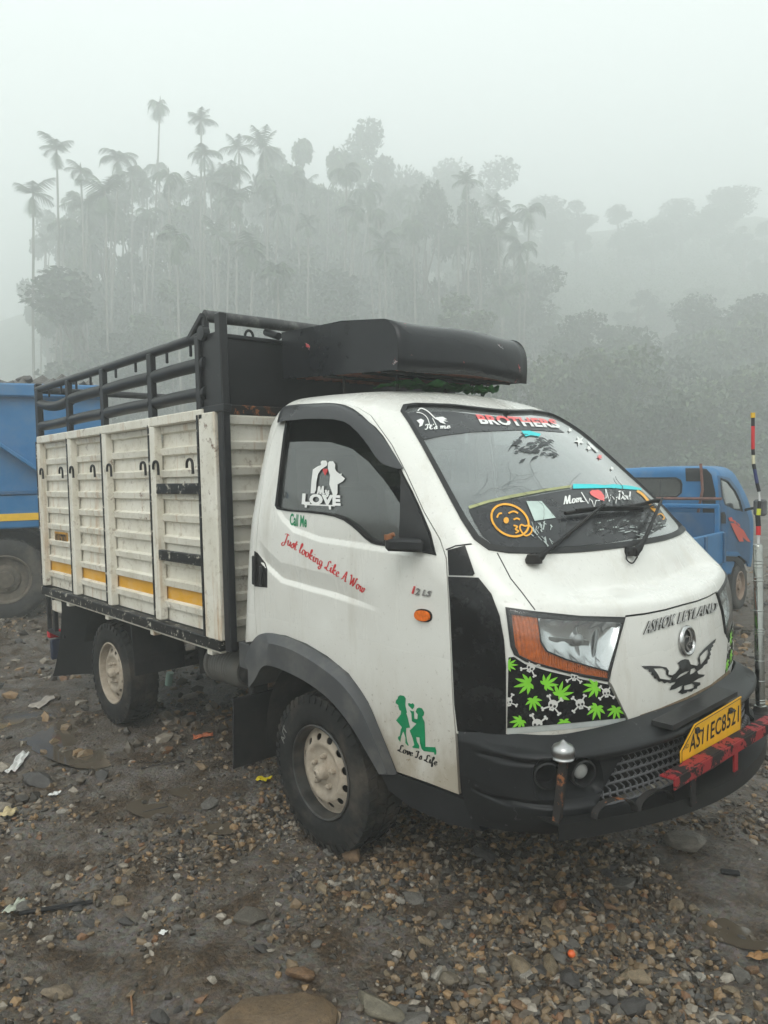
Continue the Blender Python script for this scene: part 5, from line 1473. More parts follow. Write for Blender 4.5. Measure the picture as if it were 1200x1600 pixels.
# script letters as pen strokes: unit x-height .5, ascenders 1
GLY = {
 'J': (.62, [[(.15, .85), (.35, 1.), (.65, .98)], [(.45, .98), (.42, .5), (.36, -.1), (.2, -.35), (.05, -.25), (.15, 0), (.55, .2)]]),
 'u': (.5, [[(.0, .3), (.1, .5), (.1, .15), (.18, 0), (.32, .1), (.38, .5)], [(.38, .5), (.38, .1), (.5, .05)]]),
 's': (.4, [[(.0, .1), (.25, .55), (.3, .3), (.25, .02), (.08, .02), (.05, .12)], [(.25, .03), (.42, .12)]]),
 't': (.36, [[(.0, .2), (.16, .85)], [(.16, .9), (.12, .15), (.2, .0), (.38, .12)], [(-.02, .58), (.34, .62)]]),
 'l': (.32, [[(.0, .15), (.22, .75), (.2, 1.), (.1, .9), (.08, .2), (.16, .0), (.34, .14)]]),
 'o': (.46, [[(.3, .5), (.12, .48), (.05, .2), (.16, .0), (.32, .1), (.36, .35), (.28, .5)], [(.28, .48), (.48, .40)]]),
 'k': (.5, [[(.0, .15), (.22, .8), (.18, 1.), (.1, .85), (.08, 0)], [(.08, .25), (.3, .5), (.32, .36), (.1, .28), (.3, .02), (.5, .1)]]),
 'i': (.28, [[(.0, .25), (.1, .5), (.09, .12), (.16, 0), (.3, .12)], [(.13, .70), (.15, .76)]]),
 'n': (.52, [[(.0, .35), (.08, .5), (.08, 0)], [(.08, .3), (.22, .5), (.34, .42), (.34, .08), (.42, .0), (.54, .12)]]),
 'g': (.46, [[(.32, .5), (.12, .48), (.05, .22), (.16, .04), (.32, .2)], [(.34, .5), (.33, -.1), (.2, -.38), (.05, -.25), (.2, -.05), (.48, .14)]]),
 'L': (.66, [[(.6, .85), (.48, 1.), (.32, .85), (.3, .4), (.15, .05), (.02, .1), (.12, .2), (.35, .0), (.6, .05), (.7, .2)]]),
 'e': (.4, [[(.04, .2), (.28, .32), (.26, .5), (.1, .44), (.05, .15), (.16, 0), (.42, .14)]]),
 'A': (.68, [[(.0, .05), (.15, .1), (.35, .7), (.48, 1.), (.5, .5), (.52, 0), (.68, .1)], [(.15, .38), (.6, .45)]]),
 'W': (.9, [[(.0, .85), (.12, 1.), (.18, .6), (.2, .0), (.4, .6), (.48, .85), (.48, .3), (.52, .0), (.7, .5), (.78, .95), (.9, .9)]]),
 'w': (.62, [[(.0, .35), (.1, .5), (.1, .1), (.18, .0), (.3, .2), (.32, .48), (.32, .12), (.4, .0), (.54, .25), (.5, .5), (.64, .42)]]),
 'v': (.44, [[(.0, .38), (.1, .5), (.16, .0), (.34, .3), (.3, .5), (.46, .42)]]),
 'I': (.5, [[(.0, .8), (.2, 1.), (.42, .92), (.3, .85), (.28, .3), (.15, .0), (.0, .1)]]),
 'f': (.36, [[(.0, .15), (.24, .8), (.2, 1.), (.1, .85), (.08, -.3), (.16, -.4), (.18, -.1), (.12, .1), (.38, .18)]]),
 'm': (.74, [[(.0, .35), (.08, .5), (.08, 0)], [(.08, .3), (.2, .5), (.28, .42), (.28, 0)], [(.28, .3), (.42, .5), (.52, .42), (.52, .06), (.6, .0), (.74, .12)]]),
 'M': (.92, [[(.0, .05), (.1, .1), (.2, .95), (.35, .2), (.42, .05), (.62, .98), (.66, .5), (.7, .02), (.88, .1)]]),
 'D': (.72, [[(.2, .95), (.18, .0)], [(.0, .9), (.3, 1.), (.62, .75), (.6, .25), (.3, .0), (.08, .05), (.2, .12)]]),
 'a': (.46, [[(.32, .48), (.12, .46), (.05, .18), (.16, .0), (.32, .2)], [(.34, .5), (.33, .08), (.48, .1)]]),
 'd': (.46, [[(.32, .48), (.12, .46), (.05, .18), (.16, .0), (.32, .2)], [(.36, 1.), (.33, .08), (.48, .1)]]),
 'y': (.46, [[(.0, .4), (.08, .5), (.1, .15), (.2, .05), (.32, .3)], [(.36, .5), (.33, -.1), (.2, -.38), (.05, -.25), (.2, -.05), (.48, .14)]]),
 "'": (.16, [[(.08, 1.), (.04, .8)]]), ' ': (.3, []),
}
def script_px(name, S, txt, base0, base1, height, mat, parent, wd=1.3, slant=.25, off=.002, sq=1.0):
    """pen lettering along a straight base line in the photograph's pixels"""
    tot = sum(GLY[c][0]*sq for c in txt); b0 = np.array(base0, float); b1 = np.array(base1, float); d = (b1-b0)/tot
    upv = np.array(height, float) if hasattr(height, '__len__') else np.array([0, -float(height)])
    out = []; x = 0.
    for c in txt:
        w, st = GLY[c]
        for s_ in st:
            p = smooth_path(s_, 5); q = np.array([b0+d*(x+u*sq+slant*v*.3)+upv*v for u, v in p])
            t = np.gradient(q, axis=0); ang = np.abs(t[:, 1])/(np.linalg.norm(t, axis=1)+1e-9)
            out.append((q, wd*(.45+.75*ang)))
        x += w*sq
    return strokes_px(name, S, out, mat, parent, off)

def poly_px(name, S, px, mat, parent, off=.002, holes=(), step=.02, pstep=4): return panel_px(name, S, px, mat, parent, off, 0, step, holes=holes, pstep=pstep)
def zpts(pts, ox, oy, k): return [(ox+x/k, oy+y/k) for x, y in pts]

# door lettering
text_px('door_lettering', CAB, 'Call Me', [(453, 821), (479.5, 824.5), (480.5, 806), (454, 801.5)], M_GREEN, door_r, .002, .0, .03)
script_px('door_lettering', CAB, 'Just looking Like A Wow', (441, 846), (569, 927), (3, -15), M_RED, door_r, 1.7, .2)
script_px('door_lettering', CAB, 'Love Is Life', (622, 1173), (683.5, 1196), (1, -11), M_INK, door_r, 1.9, .2)
text_px('model_badge', CAB, 'i', [(644.5, 927), (648, 928), (650, 916), (647, 915)], M_RED, door_r, .004, .1, .03, thick=.004)
text_px('model_badge', CAB, '2 LS', [(649.5, 929), (673.5, 932), (676, 923.5), (651, 918)], M_BADGE, door_r, .004, .15, .02, thick=.004)
k5 = (580, 1060, 7.5)
woman = [(345, 195), (390, 205), (410, 235), (405, 290), (405, 320), (425, 400), (415, 405), (430, 450), (460, 575), (415, 580), (410, 640), (425, 740), (445, 785), (430, 785), (405, 755), (405, 690), (380, 620), (355, 680), (345, 745), (320, 710), (318, 685), (340, 670), (350, 600), (365, 570), (295, 490), (350, 420), (355, 380), (345, 375), (335, 370), (325, 340), (320, 310), (290, 290), (295, 255), (315, 235), (320, 210)]
man = [(565, 340), (600, 350), (625, 395), (620, 430), (600, 445), (630, 510), (635, 640), (640, 800), (755, 805), (768, 850), (765, 890), (745, 893), (740, 865), (620, 850), (595, 825), (575, 760), (570, 690), (530, 685), (540, 740), (570, 790), (565, 822), (490, 810), (485, 798), (510, 780), (490, 700), (455, 610), (535, 530), (480, 500), (475, 410), (455, 370), (490, 385), (505, 380), (510, 470), (545, 475), (550, 420), (525, 390), (540, 350)]
heart = [(435, 290), (455, 288), (470, 300), (490, 288), (512, 310), (505, 340), (485, 362), (465, 340), (440, 315)]
for p in (woman, man, heart): poly_px('couple_sticker', CAB, zpts(p, *k5), M_GREEN, door_r)
# side window: kissing pair, heart, lettering
k7 = (420, 640, 4.2857)
w1 = [(352, 340), (378, 340), (388, 355), (384, 375), (372, 382), (345, 400), (325, 430), (314, 480), (310, 540), (300, 560), (275, 560), (280, 480), (285, 440), (290, 400), (320, 380), (345, 370), (342, 350)]
w2 = [(400, 345), (425, 345), (440, 365), (438, 390), (445, 410), (470, 430), (485, 425), (480, 440), (505, 460), (490, 480), (455, 500), (455, 560), (430, 600), (420, 560), (400, 500), (405, 440), (395, 410), (390, 385), (392, 355)]
wh = [(357, 398), (364, 393), (371, 400), (379, 393), (388, 398), (389, 410), (380, 428), (372, 441), (363, 425), (357, 410)]
WSTK = -.004
poly_px('window_sticker', CAB, zpts(w1, *k7), M_WVINYL, door_r, WSTK); poly_px('window_sticker', CAB, zpts(w2, *k7), M_WVINYL, door_r, WSTK)
poly_px('window_sticker', CAB, zpts(wh, *k7), M_RED, door_r, WSTK)
script_px('window_sticker', CAB, 'My', (494, 771), (513, 772), 12, M_WVINYL, door_r, 2.2, .2, WSTK)
text_px('window_sticker', CAB, 'LOVE', [(470, 788), (531, 790.5), (530.5, 773.5), (471.5, 770.5)], M_WVINYL, door_r, WSTK, 0, .055)
for q in ([(474, 787), (522, 789), (522, 791), (474, 789)], [(475, 788), (479, 788), (478, 793), (475, 793)], [(512, 790), (516, 790), (516, 796), (513, 796)]): poly_px('window_sticker', CAB, q, M_WVINYL, door_r, WSTK)

# windscreen films and stickers lie just outside the glass
WS = -.006
top_band = [(634, 644), (650, 641), (704, 641), (767, 648), (829, 657), (872, 667), (884, 674), (848, 671), (808, 670), (737, 673), (690, 679), (663, 685), (648, 664)]
poly_px('sun_strip', CAB, top_band, plain('dark_film', (.022, .023, .026), .3, var=.15), windscreen, WS, step=.04)
# lower band right across: traced near half, far end by its edge
low_band = [(733, 795), (765, 786), (800, 779), (867, 767), (896, 762), (954, 760), (1000, 762), (1016, 776), (1032, 793), (1044, 810), (1040, 821), (1016, 835), (954, 846), (900, 852), (850, 853.5), (800, 853), (770, 849), (755, 836), (742, 814)]
poly_px('lower_strip', CAB, low_band, MATS['dark_film'], windscreen, WS, step=.04)
S2 = WS+.003
V, F = text_flat('BROTHERS', 0, .045, 1.05)
bm = bmesh.new(); vs = [bm.verts.new((v[0], v[1], 0)) for v in V]
for f in F:
    try: bm.faces.new([vs[i] for i in f])
    except ValueError: pass
bmesh.ops.bisect_plane(bm, geom=bm.verts[:]+bm.edges[:]+bm.faces[:], plane_co=(0, .48, 0), plane_no=(0, 1, 0))
bm.verts.ensure_lookup_table(); bm.verts.index_update()
Vb = np.array([v.co[:2] for v in bm.verts]); up = [tuple(v.index for v in f.verts) for f in bm.faces if f.calc_center_median().y > .48]; dn = [tuple(v.index for v in f.verts) for f in bm.faces if f.calc_center_median().y <= .48]; bm.free()
P3 = CAB.hit(quad_map(Vb, [(752, 661.5), (878, 668), (867, 654), (743, 646)])); P3 = P3+CAB.nrm(P3)*S2
raw_mesh('sun_strip_lettering', P3, up+dn, None, windscreen, 0, [M_PINK, M_WVINYL], [0]*len(up)+[1]*len(dn))
# pointing hands over a bowed head, with its words
strokes_px('sun_strip_sticker', CAB, [(smooth_path([(653, 641), (658, 637), (668, 641), (680, 652), (688, 656)]), 1.8), (smooth_path([(651, 643), (660, 645), (668, 652), (672, 664)]), 1.2), (smooth_path([(676, 652), (682, 664)]), 1.2)], M_WVINYL, windscreen, S2)
for q in ([(651, 656), (658, 653), (663, 656), (660, 664), (655, 666), (656, 661)], [(681, 651), (692, 650), (699, 654), (694, 655), (701, 658), (693, 657), (697, 662), (688, 659)]): poly_px('sun_strip_sticker', CAB, q, M_WVINYL, windscreen, S2)
script_px('sun_strip_lettering', CAB, "It's me", (664, 670), (704, 668), 8, M_WVINYL, windscreen, 1.7, .2, S2)
# stars on the far upper edge
def star(c, r, n=5, sq=.7, a0=0.):
    return [(c[0]+r*(1 if i % 2 == 0 else .42)*math.cos(a0+math.pi*i/n), c[1]+r*sq*(1 if i % 2 == 0 else .42)*math.sin(a0+math.pi*i/n)) for i in range(2*n)]
for c, r, mt in (((906, 688), 8, M_WVINYL), ((891, 671), 4, M_WVINYL), ((921, 699), 5, M_WVINYL), ((938, 713), 5, M_PINK), ((957, 731), 3.5, M_WVINYL)): poly_px('star_sticker', CAB, star(c, r, 5, 1., .5), mt, windscreen, S2)
poly_px('star_sticker', CAB, [(918, 688), (927, 695), (936, 705), (932, 705), (923, 697)], M_WVINYL, windscreen, S2)
# cyan strips, paper note
poly_px('cyan_strip', CAB, [(896, 755), (930, 755.5), (944, 757), (960, 755.5), (985, 758), (1003, 762), (1003, 765), (954, 761.5), (896, 762.5)], M_CYAN, windscreen, S2)
poly_px('cyan_strip', CAB, [(815, 672), (828, 672), (846, 677), (843, 681), (830, 679), (822, 681)], M_CYAN, windscreen, S2)
poly_px('paper_note', CAB, [(823, 782), (847, 782), (869, 808), (836, 813)], plain('pale_paper', (.50, .60, .56), .6, var=.12), windscreen, S2)
poly_px('yellow_strip', CAB, [(732, 790), (765, 780), (800, 772), (850, 763), (893, 757), (893, 760.5), (850, 767), (800, 777), (765, 784), (734, 794)], plain('faded_yellow_strip', (.33, .34, .16), .5, var=.2), windscreen, S2)
# round winking face
t = np.linspace(0, 2*math.pi, 41); cen = (797.5, 812)
fc = [(np.stack([cen[0]+29*np.cos(t)+5*np.sin(t)*.6, cen[1]+25*np.sin(t)+4*np.cos(t)], 1), 3.2)]
fc += [(smooth_path([(777, 808), (780, 802), (785, 801)]), 2.6), (smooth_path([(795, 801), (803, 798), (810, 801)]), 2.6), (smooth_path([(803, 811), (808, 809), (813, 811)]), 2.6), (smooth_path([(803, 820), (809, 822), (806, 826), (811, 829), (806, 832)]), 2.4)]
hc = smooth_path([(819, 835), (813, 825), (815, 819), (821, 821), (827, 820), (832, 825), (830, 832), (824, 836), (819, 835)])
fc.append((hc, 2.4))
strokes_px('face_sticker', CAB, fc, M_YVINYL, windscreen, S2)
poly_px('face_sticker', CAB, [(791.5+4.2*math.cos(a), 812+5*math.sin(a)) for a in np.linspace(0, 2*math.pi, 17)[:-1]], M_YVINYL, windscreen, S2)
# Mom - heartbeat - Dad
script_px('lower_strip_lettering', CAB, 'Mom', (881, 787), (911, 783), 13, M_WVINYL, windscreen, 2.0, .2, S2)
strokes_px('lower_strip_lettering', CAB, [(np.array([(911, 783), (917, 782), (909, 768), (920, 786), (922, 778), (926, 782), (929, 792), (932, 781), (938, 781)], float), 1.5), (np.array([(943, 778), (948, 777), (947, 763), (953, 783), (955, 772), (960, 778), (963, 786), (964, 776), (969, 776)], float), 1.5)], M_WVINYL, windscreen, S2)
poly_px('lower_strip_sticker', CAB, [(922, 768), (926, 764.5), (931, 765), (935, 764), (940, 767), (945, 774), (945, 782), (938, 780), (930, 776), (924, 772)], M_PINK, windscreen, S2)
script_px('lower_strip_lettering', CAB, 'Dad', (966, 779), (986, 780), 13, M_WVINYL, windscreen, 1.8, .2, S2)
strokes_px('edge_sticker', CAB, [(smooth_path([(996, 766), (1004, 771), (1012, 780), (1017, 788)]), 4.), (smooth_path([(1018, 791), (1027, 799)]), 5.), (smooth_path([(1027, 804), (1034, 802), (1039, 808), (1036, 811)]), 2.)], M_YVINYL, windscreen, S2)
# black brush-stroke animal head in the middle of the glass
rg = random.Random(4); st = []
bx, by = 828, 699
for k in range(34):
    a = rg.uniform(-.5, .5); x = bx+rg.gauss(0, 17); y = by+rg.gauss(0, 7.5)
    L = rg.uniform(5, 13); n = 7; tt = np.linspace(-.5, .5, n); cv = rg.uniform(-6, 6)
    st.append((np.stack([x+L*tt*math.cos(a), y+L*tt*math.sin(a)+cv*(tt*tt-.1)], 1), 3.0*np.sin(np.linspace(.15, math.pi-.1, n))))
for (x0, y0, x1, y1) in ((845, 690, 866, 698), (850, 700, 871, 705), (842, 684, 858, 690), (806, 692, 796, 702), (846, 708, 858, 712), (812, 684, 826, 678)):
    st.append((smooth_path([(x0, y0), ((x0+x1)/2, (y0+y1)/2-3), (x1, y1)]), np.linspace(3.5, .5, 13)[:len(smooth_path([(x0, y0), ((x0+x1)/2, (y0+y1)/2-3), (x1, y1)]))]))
strokes_px('animal_sticker', CAB, st, plain('grey_black_vinyl', (.03, .032, .035), .5), windscreen, S2)
# cracks
rg = random.Random(9); st = []
def crack(p, a, L, w=.8):
    n = int(L/5)+2; q = [p]
    for _ in range(n):
        a += rg.gauss(0, .22); q.append((q[-1][0]+5*math.cos(a), q[-1][1]+5*math.sin(a)))
        if rg.random() < .10 and L > 40: crack(q[-1], a+rg.choice((-.7, .7)), L*.35, w*.8)
    if all(in_poly(np.array([z]), np.array([(640, 650), (705, 645), (870, 668), (1050, 808), (1040, 825), (900, 850), (770, 848), (745, 825)]))[0] for z in q): st.append((np.array(q), w))
for k in range(90): crack((rg.uniform(920, 1045), rg.uniform(790, 838)), rg.uniform(-3, 3), rg.uniform(8, 45), 1.1)
for k in range(11): crack((rg.uniform(690, 960), rg.uniform(690, 800)), rg.choice((-.2, .15, .3, 1.5, 2.9)), rg.uniform(40, 120), .4)
strokes_px('crack', CAB, st, M_INK, windscreen, S2+.0012)
tag([o for o in windscreen.children if o.name.startswith('crack')][0], kind='stuff')
rg = random.Random(19); st = []
for k in range(26): 
    x, y = rg.uniform(828, 862), rg.uniform(812, 846); st.append((np.array([(x, y), (x+rg.uniform(-3, 8), y+rg.uniform(3, 12))]), rg.uniform(.6, 2.2)))
for k in range(22):
    x, y = rg.uniform(930, 1035), rg.uniform(812, 835); st.append((np.array([(x, y), (x+rg.uniform(4, 12), y+rg.uniform(-3, 3))]), rg.uniform(.6, 2.0)))
strokes_px('glass_chip', CAB, st, plain('crushed_glass', (.42, .47, .45), .4), windscreen, S2+.0008)
tag([o for o in windscreen.children if o.name.startswith('glass_chip')][0], kind='stuff')

# nose: spread eagle
k1 = (960, 900, 5.)
eagle = [(205, 705), (280, 703), (350, 705), (400, 715), (420, 740), (415, 768), (445, 775), (470, 760), (490, 735), (505, 715), (500, 690), (485, 685), (510, 662), (545, 650), (575, 655), (590, 690), (640, 700), (655, 680), (645, 645), (660, 610), (700, 565), (740, 530), (788, 488), (780, 520), (762, 535), (768, 548), (750, 565), (752, 580), (740, 590), (748, 612), (736, 625), (738, 645), (722, 655), (720, 682), (695, 695), (680, 718), (640, 745), (650, 765), (700, 770), (690, 785), (650, 800), (610, 825), (665, 830), (665, 850), (640, 862), (640, 878), (610, 885), (600, 902), (565, 900), (555, 912), (520, 922), (512, 912), (490, 910), (520, 880), (525, 850), (470, 880), (425, 892), (440, 855), (465, 840), (470, 825), (430, 836), (405, 828), (385, 838), (365, 820), (340, 825), (325, 800), (305, 800), (300, 778), (282, 770), (285, 752), (262, 748), (262, 732), (238, 728)]
eh = [[(300, 724), (370, 720), (398, 735), (400, 770), (425, 790), (442, 790), (432, 812), (390, 806), (350, 800), (335, 768)], [(662, 632), (695, 595), (722, 572), (728, 600), (712, 640), (695, 660), (668, 692), (664, 672)], [(472, 806), (505, 770), (545, 748), (580, 738), (560, 758), (515, 782)], [(590, 728), (618, 716), (634, 736), (612, 756), (584, 768)], [(538, 856), (600, 838), (618, 850), (612, 872), (575, 885), (540, 888)]]
poly_px('eagle_sticker', NS, zpts(eagle, *k1), M_INK, NOSE, .0035, [zpts(h, *k1) for h in eh], .02, 2)

# leaf and skull film under each headlight
SK = [(795, 1027), (803, 1026), (820, 1037), (853, 1047.5), (908, 1061), (949, 1069), (962, 1093), (976, 1121), (880, 1130), (793, 1137)]
SKa = np.array(SK)
def clip_poly(P, C):
    """Sutherland-Hodgman against a convex outline"""
    C = np.asarray(C, float); ar = np.sum(C[:, 0]*np.roll(C[:, 1], -1)-np.roll(C[:, 0], -1)*C[:, 1]); C = C if ar > 0 else C[::-1]
    out = [np.array(p, float) for p in P]
    for i in range(len(C)):
        a, b_ = C[i], C[(i+1) % len(C)]; inp = out; out = []
        if not inp: break
        sd = lambda p: (b_[0]-a[0])*(p[1]-a[1])-(b_[1]-a[1])*(p[0]-a[0])
        for j in range(len(inp)):
            p, q = inp[j-1], inp[j]; sp_, sq_ = sd(p), sd(q)
            if sq_ >= 0:
                if sp_ < 0: out.append(p+(q-p)*sp_/(sp_-sq_))
                out.append(q)
            elif sp_ >= 0: out.append(p+(q-p)*sp_/(sp_-sq_))
    return out
hull = np.array([(794.5, 1027), (803, 1026), (949, 1069), (976, 1121), (793.5, 1136.5)])
def flat_polys(name, S, polys, mat, parent, off, mirror=False, clip=None):
    V = []; F = []
    for p in polys:
        if clip is not None: p = clip_poly(p, clip)
        if len(p) < 3: continue
        F.append(tuple(range(len(V), len(V)+len(p)))); V += [tuple(q) for q in p]
    if not V: return None
    P3 = S.hit(np.array(V)); N3 = S.nrm(P3); P3 = P3+N3*off
    if mirror: P3[:, 1] *= -1; F = [f[::-1] for f in F]
    return raw_mesh(name, P3, F, mat, parent, 0)
def leaf(c, a, L):
    out = []
    for da, l in ((0, 1), (.55, .92), (-.55, .92), (1.15, .72), (-1.15, .72), (1.85, .42), (-1.85, .42)):
        d = np.array([math.cos(a+da), math.sin(a+da)]); n = np.array([-d[1], d[0]]); l = l*L
        out.append([np.array(c)+d*l*t+n*w*L for t, w in ((0, .02), (.3, .085), (.55, .105), (.8, .06), (1, 0), (.8, -.06), (.55, -.105), (.3, -.085), (0, -.02))])
    return out
def skull(c, a, s):
    R_ = np.array([[math.cos(a), -math.sin(a)], [math.sin(a), math.cos(a)]]); T_ = lambda pts: [np.array(c)+R_@(np.array(p)*s) for p in pts]
    white = [T_([(1.0*math.cos(t), -.25+.95*math.sin(t)) for t in np.linspace(0, 2*math.pi, 15)[:-1]]), T_([(-.55, .4), (.55, .4), (.45, 1.1), (-.45, 1.1)])]
    for ang in (.62, math.pi-.62, -.9, math.pi+.9):
        d = np.array([math.cos(ang), math.sin(ang)]); n = np.array([-d[1], d[0]])
        white.append(T_([d*.6+n*.16, d*2.1+n*.16, d*2.1-n*.16, d*.6-n*.16]))
        for k in (-1, 1): white.append(T_([d*2.2+n*.24*k+np.array([.27*math.cos(t), .27*math.sin(t)]) for t in np.linspace(0, 2*math.pi, 8)[:-1]]))
    black = [T_([(x+.27*math.cos(t), .05+.32*math.sin(t)) for t in np.linspace(0, 2*math.pi, 9)[:-1]]) for x in (-.4, .4)]+[T_([(0, .42), (.14, .68), (-.14, .68)])]
    return white, black
kz = lambda x, y: (780+x/5.4545, 930+y/5.4545)
LV = [(kz(75, 590), .0, 19), (kz(260, 745), 2.9, 30), (kz(385, 760), -.55, 27), (kz(500, 850), -.75, 30), (kz(820, 775), 2.75, 28), (kz(285, 880), 1.3, 24), (kz(190, 1060), 2.4, 24), (kz(545, 1065), 1.5, 22), (kz(825, 945), 1.9, 27), (kz(985, 960), 1.8, 24), (kz(800, 1090), 2.2, 14)]
SKL = [(kz(265, 615), .5, 6.5), (kz(85, 905), -.2, 6.0), (kz(450, 935), .3, 7.5), (kz(680, 925), -.2, 7.), (kz(900, 830), -.1, 6.2), (kz(320, 1100), .2, 8.), (kz(630, 690), .1, 6.0)]
for mirror in (False, True):
    pa = panel_px('skull_film', CAB, SK, M_FILM, cab_body, .0048, .003, .016, mirror=mirror)
    for c, a, L in LV: flat_polys('leaf_print', CAB, leaf(c, a, L*.86), M_LEAF, pa, .0062, mirror, hull)
    for c, a, s_ in SKL:
        w_, b2 = skull(c, a, s_)
        sk_ = flat_polys('skull_print', CAB, w_, M_SKULL, pa, .0070, mirror, hull)
        flat_polys('skull_print', CAB, b2, M_INK, pa, .0078, mirror, hull)
    panel_px('tape_strip', CAB, [(793, 1137.5), (880, 1130.5), (976, 1121.5), (978, 1130), (880, 1139.5), (793, 1147)], plain('grey_tape', (.42, .44, .43), .5, var=.15, dirt=(.5, .45, .3), dirt_amt=.4), cab_body, .003, .002, .03, mirror=mirror)

# wipers
def wiper(piv, elbow, tip, blade, name='wiper'):
    P = CAB.hit([piv])[0]; N = CAB.nrm(P[None])[0]
    pt = CAB.hit(smooth_path([piv, elbow, tip], 6)); nn = CAB.nrm(pt); lift = np.interp(np.arange(len(pt)), [0, 3, len(pt)-1], [.02, .035, .03])
    Q = pt+nn*lift[:, None]
    b = MB(); b.tube(Q, list(np.interp(np.arange(len(Q)), [0, 2, 3, len(Q)-1], [.016, .015, .009, .006])), 10)
    b.lathe([(.0, .0), (.03, .0), (.03, .012), (.022, .03), (.0, .034)], 'z', 18, c=P+N*.004)
    w = b.build(name, M_RUBBER, windscreen)
    bl = CAB.hit(smooth_path(blade, 8)); bn = CAB.nrm(bl)
    b = MB(); b.tube(bl+bn*.014, .0075, 6); b.tube((bl+bn*.026)[3:-3], .005, 6); b.build('wiper_blade', M_RUBBER, windscreen)
wiper((833, 881), (862, 858), (936, 797), [(880, 806), (930, 800), (985, 799), (1000, 801)])
wiper((985, 868), (1003, 838), (1027, 786), [(955, 799), (990, 795), (1018, 787), (1029, 788)])
q = CAB.hit(smooth_path([(978, 862), (975, 875), (984, 882), (992, 872)])); MB().tube(q+CAB.nrm(q)*.012, .003, 6).build('washer_hose', M_RUBBER, windscreen)
# ================================================================== the two blue vehicles behind
M_BLUE = plain('dusty_blue_paint', (.009, .145, .35), .36, var=.18, scale=3, dirt=(.16, .17, .17), dirt_amt=.45, dirt_scale=3)
M_BLUE2 = plain('dull_blue_door_paint', (.012, .085, .20), .40, var=.15, scale=3, dirt=(.13, .14, .14), dirt_amt=.4, dirt_scale=4)
M_BTYRE = plain('dusty_tyre', (.035, .034, .032), .85, var=.3, dirt=(.16, .14, .11), dirt_amt=.8, dirt_scale=3)
M_BRIM = plain('muddy_rim', (.13, .11, .085), .8, var=.3, dirt=(.05, .045, .04), dirt_amt=.6)
M_YSTRIPE = plain('yellow_reflex_tape', (.80, .48, .02), .4, var=.08)
M_LOAD = rock_mat('load_rock', (.12, .11, .10))
def big_wheel(parent, loc, R, W, name='wheel', rim=None, rot=0.):
    b = MB(); rr = R*.58; prof = [(rr, -W*.46), (rr+.03, -W*.5), (R*.85, -W*.52), (R*.94, -W*.48), (R*.985, -W*.40), (R*.99, 0)]; prof += [(r, -a) for r, a in prof[::-1][1:]]
    b.lathe(prof, 'y', 48)
    n = 36
    for k in range(n):
        for sg in (-1, 1):
            t = 2*math.pi*(k+(.5 if sg > 0 else 0))/n; w = math.pi/n*.62; V = []
            for r_ in (R*.97, R):
                for yy, tt in ((.06, t-w), (.06, t+w), (.42, t+w), (.42, t-w)): V.append((r_*math.cos(tt), sg*yy*W, r_*math.sin(tt)))
            b.add(V, [(4, 5, 6, 7), (0, 1, 5, 4), (1, 2, 6, 5), (2, 3, 7, 6), (3, 0, 4, 7)])
    w = b.build(name, M_BTYRE, parent, 35)
    b = MB(); b.lathe([(rr+.01, -W*.47), (rr, -W*.50), (rr*.94, -W*.46), (rr*.90, -W*.25), (rr*.62, -W*.22), (rr*.55, -W*.30), (rr*.36, -W*.32), (rr*.34, -W*.46), (.001, -W*.47)], 'y', 36); b.build('rim', rim or M_BRIM, w, 40)
    for k in range(8):
        a = 2*math.pi*k/8; b = MB(); b.lathe([(0, -W*.38), (R*.028, -W*.38), (R*.03, -W*.28)], 'y', 8, c=(rr*.47*math.cos(a), 0, rr*.47*math.sin(a))); b.build('wheel_nut', rim or M_BRIM, w, 30)
    w.location = loc; w.rotation_euler = (0, 0, rot); return w

